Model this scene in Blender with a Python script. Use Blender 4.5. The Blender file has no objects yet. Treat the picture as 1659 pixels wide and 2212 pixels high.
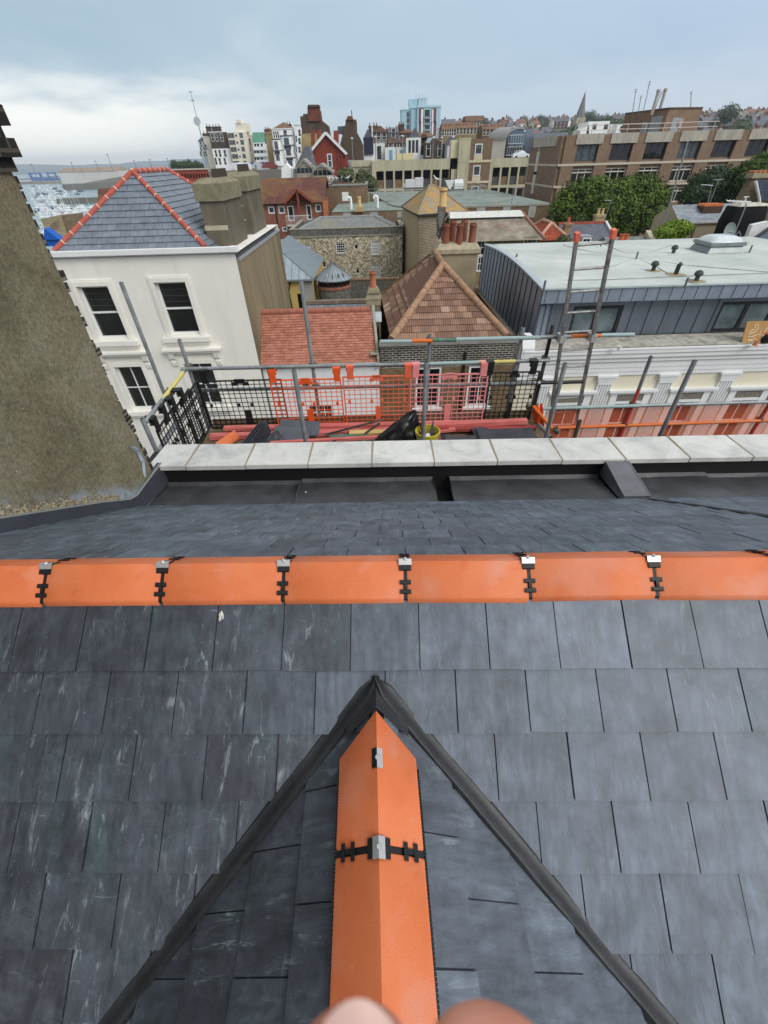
import bpy, math, random
from mathutils import Vector, Matrix, noise as mnoise
SC = bpy.context.scene
COL = SC.collection
rad = math.radians
random.seed(7)

# ------------------------------------------------------------------ camera
FPX, PITCH, ROLL = 892.5, rad(40.5), rad(1.7)      # focal length in pixels of a 1659 x 2212 picture
F_ = Vector((0, math.cos(PITCH), -math.sin(PITCH)))
U0 = Vector((0, math.sin(PITCH), math.cos(PITCH)))
R0 = Vector((1, 0, 0))
R_ = R0*math.cos(ROLL) - U0*math.sin(ROLL)
U_ = R0*math.sin(ROLL) + U0*math.cos(ROLL)
cd = bpy.data.cameras.new('camera')
cam = bpy.data.objects.new('camera', cd)
COL.objects.link(cam)
m = Matrix.Identity(4)
for i in range(3):
    m[i][0], m[i][1], m[i][2] = R_[i], U_[i], -F_[i]
cam.matrix_world = m
cd.sensor_fit = 'VERTICAL'
cd.sensor_height = 36.0
cd.lens = 36.0*FPX/2212
cd.clip_start = 0.01
cd.clip_end = 60000
cd.dof.use_dof = True
cd.dof.focus_distance = 2.2
cd.dof.aperture_fstop = 14.0
SC.camera = cam

# ------------------------------------------------------------------ sky and sun (an overcast day, softly brighter from the right)
HAZE_D = 0.00018
SUN_EL, SUN_AZ = rad(41), rad(135)                 # azimuth measured clockwise from +Y
world = bpy.data.worlds.new('World')
SC.world = world
world.use_nodes = True
nt = world.node_tree
nt.nodes.clear()
def wn(t, **k):
    n = nt.nodes.new(t)
    for a, b in k.items(): setattr(n, a, b)
    return n
def wl(a, b): nt.links.new(a, b)
def wmath(op, a, b=None, clamp=False):
    n = wn('ShaderNodeMath', operation=op, use_clamp=clamp)
    for i, q in enumerate((a, b)):
        if q is None: continue
        if isinstance(q, (int, float)): n.inputs[i].default_value = q
        else: wl(q, n.inputs[i])
    return n.outputs[0]
wo = wn('ShaderNodeOutputWorld')
bg = wn('ShaderNodeBackground')
bg.inputs['Strength'].default_value = 0.1
sky = wn('ShaderNodeTexSky', sky_type='NISHITA', sun_disc=False)
sky.sun_elevation = SUN_EL
sky.sun_rotation = SUN_AZ
sky.air_density = 1.0; sky.dust_density = 2.5; sky.ozone_density = 1.5
tc = wn('ShaderNodeTexCoord')
sep = wn('ShaderNodeSeparateXYZ')
wl(tc.outputs['Generated'], sep.inputs[0])
dx, dy, dz = sep.outputs
den = wmath('ADD', wmath('MAXIMUM', dz, 0.0), 0.16)
comb = wn('ShaderNodeCombineXYZ')
wl(wmath('DIVIDE', dx, den), comb.inputs[0]); wl(wmath('DIVIDE', dy, den), comb.inputs[1])
n1 = wn('ShaderNodeTexNoise'); n1.inputs['Scale'].default_value = 0.55; n1.inputs['Detail'].default_value = 6; n1.inputs['Roughness'].default_value = 0.5
n1.inputs['Distortion'].default_value = 0.5
wl(comb.outputs[0], n1.inputs['Vector'])
def wramp(fac, *stops):
    n = wn('ShaderNodeValToRGB')
    e = n.color_ramp.elements
    while len(e) < len(stops): e.new(0.5)
    for q, (p, c) in zip(e, stops):
        q.position = p; q.color = (*c, 1)
    n.color_ramp.interpolation = 'EASE'
    wl(fac, n.inputs[0])
    return n.outputs[0]
def wmix(fac, a, b, mode='MIX'):
    n = wn('ShaderNodeMix', data_type='RGBA', blend_type=mode)
    if isinstance(fac, (int, float)): n.inputs[0].default_value = fac
    else: wl(fac, n.inputs[0])
    for i, q in ((6, a), (7, b)):
        if isinstance(q, tuple): n.inputs[i].default_value = (*q, 1)
        else: wl(q, n.inputs[i])
    return n.outputs[2]
# cloud layer: slate blue undersides and paler breaks
cloud = wramp(n1.outputs['Fac'], (0.30, (.42, .595, .74)), (0.50, (.51, .665, .79)), (0.70, (.70, .80, .87)))
# the right-hand sky leans to lavender
cloud = wmix(wmath('MULTIPLY', wmath('ADD', dx, 0.15), 0.9, True), cloud, (.53, .64, .84))
# the bright break low over the sea on the left
wl_n = wn('ShaderNodeTexNoise'); wl_n.inputs['Scale'].default_value = 2.2; wl_n.inputs['Detail'].default_value = 5
wl(comb.outputs[0], wl_n.inputs['Vector'])
edge = wmath('ADD', dz, wmath('MULTIPLY', wmath('SUBTRACT', wl_n.outputs['Fac'], 0.5), 0.09))
left = wn('ShaderNodeMapRange', interpolation_type='SMOOTHSTEP'); wl(dx, left.inputs[0])
left.inputs[1].default_value = -0.02; left.inputs[2].default_value = -0.50; left.inputs[3].default_value = 0.16; left.inputs[4].default_value = 1
band = wn('ShaderNodeMapRange', interpolation_type='SMOOTHSTEP'); wl(edge, band.inputs[0])
band.inputs[1].default_value = 0.13; band.inputs[2].default_value = 0.05; band.inputs[3].default_value = 0; band.inputs[4].default_value = 1
cloud = wmix(wmath('MULTIPLY', left.outputs[0], band.outputs[0]), cloud, (1.28, 1.28, 1.22))
# an overcast sky is brighter overhead, more so towards the hidden sun
zen = wn('ShaderNodeMapRange'); wl(dz, zen.inputs[0])
zen.inputs[1].default_value = 0.22; zen.inputs[2].default_value = 0.75; zen.inputs[3].default_value = 1.0; zen.inputs[4].default_value = 2.1
zen2 = wn('ShaderNodeMapRange'); wl(dz, zen2.inputs[0])
zen2.inputs[1].default_value = 0.2; zen2.inputs[2].default_value = 0.42
side = wmath('ADD', 1.0, wmath('MULTIPLY', wmath('MULTIPLY', dx, 0.9), wmath('MULTIPLY', dz, 1.0, True)))
lift = wn('ShaderNodeVectorMath', operation='SCALE')
wl(wmix(zen2.outputs[0], cloud, (.47, .485, .50)), lift.inputs[0]); wl(wmath('MULTIPLY', wmath('MULTIPLY', zen.outputs[0], side), 10.0), lift.inputs['Scale'])
final = wmix(0.88, sky.outputs[0], lift.outputs[0])
wl(final, bg.inputs['Color'])
wl(bg.outputs[0], wo.inputs[0])

sd = bpy.data.lights.new('sun', 'SUN')
sd.energy = 1.9; sd.angle = rad(35); sd.color = (1, .965, .92)
sun = bpy.data.objects.new('sun', sd)
COL.objects.link(sun)
sdir = Vector((math.sin(SUN_AZ)*math.cos(SUN_EL), math.cos(SUN_AZ)*math.cos(SUN_EL), math.sin(SUN_EL)))
sun.rotation_euler = sdir.to_track_quat('Z', 'Y').to_euler()

SC.view_settings.view_transform = 'Standard'
SC.view_settings.look = 'None'
SC.view_settings.exposure = 0.0
SC.view_settings.gamma = 1.0
SC.render.engine = 'CYCLES'
SC.cycles.max_bounces = 6
SC.cycles.transparent_max_bounces = 16
SC.cycles.volume_bounces = 0

# ------------------------------------------------------------------ sight lines of the photograph, used to read off where real things stand
def ray(u, v): return F_ + R_*((u-829.5)/FPX) + U_*((1106-v)/FPX)
def at(u, v, Y):
    d = ray(u, v); return d*(Y/d.y)
def atz(u, v, Z):
    d = ray(u, v); return d*(Z/d.z)
def atx(u, v, X):
    d = ray(u, v); return d*(X/d.x)
# frame of the roof the photographer looks over (its ridge is turned 1.4 degrees)
OR = Vector((0.1127, 0.7681, -1.4092)); YAW = -0.02405
CY, SY = math.cos(YAW), math.sin(YAW)
def L(x, y, z): return OR + Vector((CY*x - SY*y, SY*x + CY*y, z))

# ------------------------------------------------------------------ mesh building
BASE = {}
class B:
    def __init__(s): s.v, s.f, s.t, s.mi = [], [], [], []
    def add(s, vs, fs, tint=None, mi=0):
        o = len(s.v)
        s.v += [Vector(q) for q in vs]
        for f in fs:
            s.f.append([o+i for i in f]); s.t.append(tint); s.mi.append(mi)
        return s
    def poly(s, pts, tint=None, mi=0): return s.add(pts, [list(range(len(pts)))], tint, mi)
    def box(s, x0, x1, y0, y1, z0, z1, T=None, tint=None, mi=0):
        p = [(x0,y0,z0),(x1,y0,z0),(x1,y1,z0),(x0,y1,z0),(x0,y0,z1),(x1,y0,z1),(x1,y1,z1),(x0,y1,z1)]
        if T: p = [T(*q) for q in p]
        return s.hexa(p, tint, mi)
    def hexa(s, p, tint=None, mi=0):
        return s.add(p, [(3,2,1,0),(4,5,6,7),(0,1,5,4),(1,2,6,5),(2,3,7,6),(3,0,4,7)], tint, mi)
    def bar(s, p, q, w, h, up=(0,0,1), tint=None):
        p, q = Vector(p), Vector(q); d = (q-p).normalized(); up = Vector(up)
        a = d.cross(up).normalized()*(w/2); b = a.cross(d).normalized()*(h/2)
        return s.hexa([p-a-b, p+a-b, q+a-b, q-a-b, p-a+b, p+a+b, q+a+b, q-a+b], tint)
    def prism(s, pts, d, tint=None, mi=0):
        d = Vector(d); n = len(pts); pts = [Vector(p) for p in pts]
        return s.add(pts+[p+d for p in pts], [list(range(n))[::-1], list(range(n, 2*n))]+[(i,(i+1)%n,n+(i+1)%n,n+i) for i in range(n)], tint, mi)
    def tube(s, pts, r, n=10, caps=True, hollow=0):
        pts = [Vector(p) for p in pts]; k = len(pts); rs = r if isinstance(r, (list, tuple)) else [r]*k
        o = len(s.v); prev = None
        for i, p in enumerate(pts):
            d = (pts[min(i+1,k-1)]-pts[max(i-1,0)]).normalized()
            if prev is None:
                a = d.cross(Vector((0,0,1)) if abs(d.z) < .9 else Vector((1,0,0))).normalized()
            else: a = (prev - d*prev.dot(d)).normalized()
            prev = a; b = d.cross(a)
            for j in range(n):
                w = 2*math.pi*j/n
                s.v.append(p + (a*math.cos(w)+b*math.sin(w))*rs[i])
        def af(f): s.f.append(f); s.t.append(None); s.mi.append(0)
        for i in range(k-1):
            for j in range(n):
                q = (j+1) % n
                af([o+i*n+j, o+i*n+q, o+(i+1)*n+q, o+(i+1)*n+j])
        if caps:
            af([o+j for j in range(n)][::-1]); af([o+(k-1)*n+j for j in range(n)])
        return s
    def lathe(s, c, prof, n=14, axis=(0,0,1)):
        c = Vector(c); ax = Vector(axis).normalized()
        a = ax.cross(Vector((1,0,0)) if abs(ax.x) < .9 else Vector((0,1,0))).normalized(); b = ax.cross(a)
        o = len(s.v)
        for r, z in prof:
            for j in range(n):
                w = 2*math.pi*j/n
                s.v.append(c + ax*z + (a*math.cos(w)+b*math.sin(w))*max(r, 1e-4))
        for i in range(len(prof)-1):
            for j in range(n):
                q = (j+1) % n
                s.f.append([o+i*n+j, o+i*n+q, o+(i+1)*n+q, o+(i+1)*n+j]); s.t.append(None); s.mi.append(0)
        s.f.append([o+j for j in range(n)][::-1]); s.t.append(None); s.mi.append(0)
        k = len(prof)-1
        s.f.append([o+k*n+j for j in range(n)]); s.t.append(None); s.mi.append(0)
        return s
    def build(s, name, mat, parent=None, base=None, smooth=False, **tags):
        if parent is not None: base = BASE[parent.name]
        elif base is None:
            zs = min(v.z for v in s.v); n = len(s.v)
            base = Vector((sum(v.x for v in s.v)/n, sum(v.y for v in s.v)/n, zs))
        base = Vector(base)
        me = bpy.data.meshes.new(name)
        me.from_pydata([v-base for v in s.v], [], s.f)
        mats = mat if isinstance(mat, (list, tuple)) else [mat]
        for q in mats: me.materials.append(q)
        has = any(t is not None for t in s.t)
        if has: me.color_attributes.new('tint', 'FLOAT_COLOR', 'CORNER')
        me.uv_layers.new(name='UVMap')
        uv = me.uv_layers['UVMap'].data
        tint = me.color_attributes['tint'].data if has else None
        co = [v for v in s.v]
        for p in me.polygons:
            n = p.normal
            if abs(n.z) > .995: tx, ty = Vector((1,0,0)), Vector((0,1,0))
            else:
                tx = Vector((-n.y, n.x, 0)).normalized(); ty = n.cross(tx)
            t = s.t[p.index]
            for li in p.loop_indices:
                q = co[me.loops[li].vertex_index]
                uv[li].uv = (q.dot(tx), q.dot(ty))
                if tint is not None: tint[li].color = (*(t or (.5,.5,.5)), 1)
            if len(mats) > 1: p.material_index = s.mi[p.index]
            if smooth: p.use_smooth = True
        if smooth and hasattr(me, 'set_sharp_from_angle'): me.set_sharp_from_angle(angle=rad(40))
        o = bpy.data.objects.new(name, me)
        COL.objects.link(o)
        if parent is not None: o.parent = parent
        else: o.location = base
        BASE[o.name] = base
        for a, b in tags.items(): o[a] = b
        return o
def thing(name, base, label, category, group=None):
    o = bpy.data.objects.new(name, None)
    COL.objects.link(o)
    o.empty_display_size = .2
    o.location = base
    BASE[o.name] = Vector(base)
    o['label'] = label; o['category'] = category
    if group: o['group'] = group
    return o
def tag(o, label, category, group=None):
    o['label'] = label; o['category'] = category
    if group: o['group'] = group
    return o
def dup(root, loc, rotz=0, label=None, scale=None, mats=None):
    r = root.copy(); COL.objects.link(r)
    r.location = loc; r.rotation_euler = (0, 0, rotz)
    if scale: r.scale = scale
    if label: r['label'] = label
    BASE[r.name] = Vector(loc)
    for ch in list(root.children):
        c = ch.copy(); COL.objects.link(c); c.parent = r
        for g in ch.children:
            d = g.copy(); COL.objects.link(d); d.parent = c
    return r

# ------------------------------------------------------------------ materials
def S(r, g, b):
    f = lambda c: (c/255/12.92 if c <= 10 else ((c/255+.055)/1.055)**2.4)
    return (f(r), f(g), f(b))
class MT:
    def __init__(s, name, rough=.85, spec=.3, metal=0):
        s.m = bpy.data.materials.new(name); s.m.use_nodes = True
        s.nt = s.m.node_tree
        s.b = s.nt.nodes['Principled BSDF']
        s.b.inputs['Roughness'].default_value = rough
        s.b.inputs['Specular IOR Level'].default_value = spec
        s.b.inputs['Metallic'].default_value = metal
        s._tc = None
    def n(s, t, **k):
        q = s.nt.nodes.new(t)
        for a, b in k.items(): setattr(q, a, b)
        return q
    def l(s, a, b): s.nt.links.new(a, b)
    def co(s, kind='Object', sc=(1,1,1)):
        if s._tc is None: s._tc = s.n('ShaderNodeTexCoord')
        mp = s.n('ShaderNodeMapping'); mp.inputs['Scale'].default_value = sc
        s.l(s._tc.outputs[kind], mp.inputs[0]); return mp.outputs[0]
    def noise(s, scale, detail=4, rough=.55, kind='Object', sc=(1,1,1), dist=0):
        q = s.n('ShaderNodeTexNoise')
        q.inputs['Scale'].default_value = scale; q.inputs['Detail'].default_value = detail; q.inputs['Roughness'].default_value = rough
        q.inputs['Distortion'].default_value = dist
        s.l(s.co(kind, sc), q.inputs['Vector']); return q.outputs['Fac']
    def ramp(s, fac, *st):
        q = s.n('ShaderNodeValToRGB'); e = q.color_ramp.elements
        while len(e) < len(st): e.new(.5)
        for a, (p, c) in zip(e, st):
            a.position = p; a.color = (*c, 1) if len(c) == 3 else c
        s.l(fac, q.inputs[0]); return q.outputs[0]
    def math(s, op, a, b=None, clamp=False):
        q = s.n('ShaderNodeMath', operation=op, use_clamp=clamp)
        for i, w in enumerate((a, b)):
            if w is None: continue
            if isinstance(w, (int, float)): q.inputs[i].default_value = w
            else: s.l(w, q.inputs[i])
        return q.outputs[0]
    def mr(s, v, a, b, c=0, d=1):
        q = s.n('ShaderNodeMapRange'); s.l(v, q.inputs[0])
        for i, w in enumerate((a, b, c, d)): q.inputs[i+1].default_value = w
        return q.outputs[0]
    def mix(s, fac, a, b, mode='MIX'):
        q = s.n('ShaderNodeMix', data_type='RGBA', blend_type=mode)
        if isinstance(fac, (int, float)): q.inputs[0].default_value = fac
        else: s.l(fac, q.inputs[0])
        for i, w in ((6, a), (7, b)):
            if isinstance(w, tuple): q.inputs[i].default_value = (*w, 1)
            else: s.l(w, q.inputs[i])
        return q.outputs[2]
    def tint(s):
        a = s.n('ShaderNodeAttribute', attribute_name='tint')
        q = s.n('ShaderNodeSeparateColor'); s.l(a.outputs['Color'], q.inputs[0]); return q.outputs
    def col(s, c):
        if isinstance(c, tuple): s.b.inputs['Base Color'].default_value = (*c, 1)
        else: s.l(c, s.b.inputs['Base Color'])
        return s
    def rough(s, r): s.l(r, s.b.inputs['Roughness']); return s
    def bump(s, h, strength=.3, dist=.01):
        q = s.n('ShaderNodeBump'); q.inputs['Strength'].default_value = strength; q.inputs['Distance'].default_value = dist
        s.l(h, q.inputs['Height']); s.l(q.outputs[0], s.b.inputs['Normal']); return s
    def brick(s, c1, c2, mortar, bw, bh, ms=.01, off=.5, smooth=.1, bias=0):
        q = s.n('ShaderNodeTexBrick'); q.offset = off
        s.l(s.co('UV'), q.inputs['Vector'])
        for k, w in (('Color1', c1), ('Color2', c2), ('Mortar', mortar)): q.inputs[k].default_value = (*w, 1)
        q.inputs['Scale'].default_value = 1
        q.inputs['Brick Width'].default_value = bw; q.inputs['Row Height'].default_value = bh
        q.inputs['Mortar Size'].default_value = ms; q.inputs['Mortar Smooth'].default_value = smooth; q.inputs['Bias'].default_value = bias
        return q.outputs
def vary(c, k): return tuple(max(0, q*k) for q in c)
def plain(name, c, rough=.85, spec=.3, metal=0, amt=.15, scale=3, dirt=None, dirtamt=.5, bump=0, bscale=40, sc=(1,1,1)):
    """a slightly uneven, weathered plain surface"""
    t = MT(name, rough, spec, metal)
    a = t.ramp(t.noise(scale, 6, .6, sc=sc), (.3, vary(c, 1-amt)), (.7, vary(c, 1+amt)))
    if dirt:
        d = t.mr(t.noise(scale*.45, 8, .65, sc=sc, dist=.6), .48, .72, 0, dirtamt)
        a = t.mix(d, a, dirt)
    t.col(a)
    if bump: t.bump(t.noise(bscale, 4), bump, .01)
    return t.m
def brickmat(name, c1, c2, mortar, bw=.225, bh=.075, ms=.01, amt=.35, rough=.9, bump=.3, dirt=None, dirtamt=.6, dscale=.6):
    t = MT(name, rough, .2)
    o = t.brick(c1, c2, mortar, bw, bh, ms)
    a = t.mix(amt, o['Color'], t.ramp(t.noise(1.3, 6, .65), (.3, (.35,.35,.35)), (.7, (1.5,1.5,1.5))), 'MULTIPLY')
    if dirt: a = t.mix(t.mr(t.noise(dscale, 8, .65, dist=.5), .45, .7, 0, dirtamt), a, dirt)
    t.col(a)
    t.bump(o['Fac'], -bump, .01)
    return t.m
def tilemat(name, c1, c2, rough=.85, spec=.3, moss=None, mossamt=.5, mscale=1.0, streak=None):
    """roof tiles or slates modelled one by one: each takes its own tone from the tint attribute"""
    t = MT(name, rough, spec)
    r, g, b = t.tint()
    a = t.ramp(r, (0, c1), (1, c2))
    a = t.mix(.5, a, t.ramp(t.noise(5, 6, .6), (.3, (.6,.6,.6)), (.7, (1.35,1.35,1.35))), 'MULTIPLY')
    if moss: a = t.mix(t.mr(t.noise(mscale, 7, .65, dist=.4), .48, .68, 0, mossamt), a, moss)
    t.col(a)
    t.bump(t.noise(60, 3), .15, .005)
    return t.m
# ================================================================== THE ROOF IN THE FOREGROUND
def slate_near():
    t = MT('natural_slate', .5, .5)
    r, g, b = t.tint()
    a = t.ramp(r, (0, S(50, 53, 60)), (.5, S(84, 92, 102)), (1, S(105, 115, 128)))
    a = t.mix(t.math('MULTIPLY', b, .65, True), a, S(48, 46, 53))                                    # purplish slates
    a = t.mix(t.math('MULTIPLY', t.mr(t.noise(1, 5, .6, 'UV', (5, 2, 1), .6), .52, .7), t.math('MULTIPLY', g, .6)), a, S(66, 92, 90))
    riv = t.noise(1, 9, .74, 'UV', (26, 6, 1), .6)                                      # riven streaks down the slope
    a = t.mix(.55, a, t.ramp(riv, (.32, (.3,.3,.32)), (.5, (1,1,1)), (.68, (1.7,1.73,1.78))), 'MULTIPLY')
    cl = t.noise(9, 5, .6)
    a = t.mix(.6, a, t.ramp(cl, (.3, (.5,.5,.5)), (.7, (1.4,1.4,1.4))), 'MULTIPLY')
    # pale dusty scuffs and fine scratches, more on some slates than others
    sc1 = t.mr(t.noise(1, 9, .75, 'UV', (30, 6, 1), .7), .56, .66)
    sc2 = t.mr(t.noise(1, 8, .72, 'UV', (7, 40, 1), .5), .63, .71)
    ms = t.mr(t.noise(4.5, 4, .6), .42, .62)
    f = t.math('MULTIPLY', t.math('MULTIPLY', t.math('MAXIMUM', sc1, sc2), ms), t.math('MULTIPLY', g, 1.25), True)
    a = t.mix(f, a, S(150, 162, 166))
    sm = t.mr(t.noise(6, 10, .78, dist=.5), .5, .72)
    a = t.mix(t.math('MULTIPLY', sm, .22), a, S(132, 142, 152))
    dk = t.mr(t.noise(1, 5, .6, 'UV', (7, 2.6, 1), .3), .56, .74)
    a = t.mix(t.math('MULTIPLY', dk, .35), a, S(38, 40, 46))
    sp = t.mr(t.noise(95, 2, .5), .755, .79)
    a = t.mix(t.math('MULTIPLY', sp, .5), a, S(165, 170, 172))
    t.col(a)
    t.rough(t.mr(riv, .3, .7, .42, .62))
    h = t.math('ADD', t.math('MULTIPLY', riv, .7), t.math('MULTIPLY', t.noise(1, 6, .7, 'UV', (70, 26, 1), 1), .3))
    t.bump(h, .35, .004)
    return t.m
M_SLATE = slate_near()
def orange_clay():
    t = MT('orange_clay', .62, .35)
    a = t.ramp(t.noise(3.5, 6, .6), (.3, S(200, 104, 60)), (.52, S(212, 116, 70)), (.75, S(214, 126, 86)))
    a = t.mix(t.mr(t.noise(5, 3, .5, dist=.6), .52, .74, 0, .5), a, S(206, 146, 126))           # chalky bloom
    a = t.mix(t.mr(t.noise(9, 5, .6), .63, .75, 0, .45), a, S(196, 88, 40))                      # hand smears
    t.b.inputs['Roughness'].default_value = .6
    sc = t.mr(t.noise(1, 8, .7, sc=(7, 60, 60), dist=1.2), .64, .76, 0, .5)
    a = t.mix(sc, a, S(245, 190, 150))
    a = t.mix(t.mr(t.noise(260, 2), .64, .72, 0, .55), a, S(128, 66, 42))
    t.col(a); t.bump(t.noise(220, 3), .06, .002)
    return t.m
M_CLAY = orange_clay()
M_LEAD = plain('lead_sheet', S(58, 59, 63), .5, .5, 0, .3, 5, S(92, 95, 98), .5, .25, 18)
M_LEADDK = plain('dark_lead', S(34, 35, 38), .5, .5, 0, .35, 8, S(74, 73, 72), .45, .3, 26, sc=(1, 1, 1))
M_RUBBER = plain('black_plastic', S(24, 24, 26), .55, .4, amt=.2)
M_STEEL = plain('clip_steel', S(196, 196, 194), .38, .5, .6, .08, 8)
M_STONE = None
def coping_mat():
    t = MT('cast_stone', .9, .2)
    r, g, b = t.tint()
    a = t.ramp(r, (0, S(196, 196, 192)), (1, S(212, 212, 207)))
    a = t.mix(.8, a, t.ramp(t.noise(3.2, 7, .65, dist=.9), (.3, (.62,.66,.67)), (.5, (.95,.95,.95)), (.7, (1.12,1.12,1.12))), 'MULTIPLY')
    a = t.mix(t.mr(t.noise(7, 8, .7, dist=1.6), .60, .72, 0, .4), a, S(168, 170, 168))
    a = t.mix(t.mr(t.noise(120, 2), .69, .75, 0, .5), a, S(110, 110, 108))
    t.col(a); t.bump(t.noise(90, 5), .15, .003)
    return t.m
M_STONE = coping_mat()
M_MORTAR = plain('sandy_mortar', S(150, 138, 116), .95, .1)

PIT, PITR = .6295, rad(33)
TP, TR = math.tan(PIT), math.tan(PITR)
ZR0 = .296*TP                                             # height of the slate plane at the ridge
base = L(0, .296, ZR0)
roof = thing('slate_roof', base, 'dark grey slate roof in the foreground with an orange clay ridge and a small gabled dormer', 'roof')

def slates(bm, o, ex, dn, nrm, rows, xr, g=.207, w=.25, ln=.44, phase=0, head=None, scuff=lambda x, k: .4, purple=lambda x, k: .3, keep=None, rnd=None, tone=lambda x, r: r.random()):
    """lay single slates: o = point on the tail line of row 0, ex = along, dn = down the slope"""
    rnd = rnd or random.Random(3)
    for k in range(*rows):
        ph = (.5 if k % 2 else 0) + phase
        i0 = int(math.floor(xr[0]/w - ph)) - 1; i1 = int(math.ceil(xr[1]/w - ph)) + 1
        for i in range(i0, i1):
            x0 = (i+ph)*w + .0016 + rnd.uniform(0, .0014); x1 = (i+1+ph)*w - .0016 - rnd.uniform(0, .0014)
            if x1 < xr[0] or x0 > xr[1]: continue
            x0 = max(x0, xr[0]); x1 = min(x1, xr[1])
            if keep and not keep((x0+x1)/2, k): continue
            s0 = k*g + rnd.uniform(-.0025, .0025); rot = rnd.uniform(-.003, .003)
            up = .0225 + rnd.uniform(-.0012, .0025); th = .006
            tn = (tone((x0+x1)/2, rnd), min(1, max(0, scuff((x0+x1)/2, k)*rnd.uniform(.3, 1.5))), min(1, max(0, purple((x0+x1)/2, k)+rnd.uniform(-.25, .25))))
            n = 4; top, bot = [], []
            for q in range(n+1):
                x = x0+(x1-x0)*q/n; s = s0 + rot*(q/n-.5)*3*.25 + (rnd.uniform(-.0011, .0011))
                top.append(o + ex*x + dn*s + nrm*up); bot.append(o + ex*x + dn*(s+.0015) + nrm*(up-th))
            sh = s0-ln if head is None else max(s0-ln, head)
            hu = up*(1-(s0-sh)/ln)
            h0 = o + ex*x0 + dn*sh + nrm*(th*.2+hu); h1 = o + ex*x1 + dn*sh + nrm*(th*.2+hu)
            vs = top + bot + [h0, h1]
            N = n+1
            fs = [[q for q in range(N)] + [2*N+1, 2*N]]
            fs += [[N+q, N+q+1, q+1, q] for q in range(n)]
            fs += [[2*N, N, 0], [n, 2*N-1, 2*N+1]]
            bm.add(vs, fs, tn)
EX = L(1,0,0)-L(0,0,0)
DNF = L(0,-math.cos(PIT),-math.sin(PIT))-L(0,0,0)
NF = L(0,-math.sin(PIT),math.cos(PIT))-L(0,0,0)
DNB = L(0,math.cos(PITR),-math.sin(PITR))-L(0,0,0)
NB = L(0,math.sin(PITR),math.cos(PITR))-L(0,0,0)
bm = B()
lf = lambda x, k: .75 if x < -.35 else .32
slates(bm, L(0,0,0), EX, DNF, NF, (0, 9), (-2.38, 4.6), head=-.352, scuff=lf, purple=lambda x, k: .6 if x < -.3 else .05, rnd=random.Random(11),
       tone=lambda x, r: min(1, max(0, .5+.45*math.tanh((x+.35)*1.6)))*.75 + r.random()*.25)  # tone darkens to the left: uneven sky sheen put into the slate colour
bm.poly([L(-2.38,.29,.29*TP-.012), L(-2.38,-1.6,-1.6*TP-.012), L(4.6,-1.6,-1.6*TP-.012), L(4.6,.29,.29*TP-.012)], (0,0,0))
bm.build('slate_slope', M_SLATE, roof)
bm = B()
# rear slope: slates beyond the hip line on the right turn the corner on a slope of their own
LR = (2.1-.296)/math.cos(PITR)
o = L(0, .296, ZR0)
slates(bm, o + DNB*LR, EX, DNB, NB, (-9, 1), (-2.38, 4.6), head=-LR+.01, rnd=random.Random(5), tone=lambda x, r: .4+.4*r.random(), phase=.35, scuff=lambda x, k: .75, purple=lambda x, k: .1)
bm.poly([o+EX*-2.38+NB*-.012, o+EX*4.6+NB*-.012, o+EX*4.6+DNB*LR+NB*-.012, o+EX*-2.38+DNB*LR+NB*-.012], (0,0,0))
bm.build('slate_slope', M_SLATE, roof)
# swept lead soaker in the rear slope (dark line on the right) and the slates lapping over it
bm = B()
pts = [L(2.149,2.071,0), L(2.20,1.645,0), L(2.20,1.079,0), L(2.17,.8,0)]
for i in range(3):
    a, b2 = pts[i], pts[i+1]
    def onr(p, h): 
        d = p-OR; yy = -SY*d.x+CY*d.y; xx = CY*d.x+SY*d.y
        return L(xx, yy, ZR0-TR*(yy-.296)+h)
    w0, w1 = .006+.012*i, .006+.012*(i+1)
    bm.hexa([onr(a,.012), onr(b2,.012), onr(b2+EX*w1*2,.012), onr(a+EX*w0*2,.012), onr(a,.030), onr(b2,.030), onr(b2+EX*w1*2,.034), onr(a+EX*w0*2,.034)])
bm.build('lead_soaker', M_RUBBER, roof)

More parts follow.
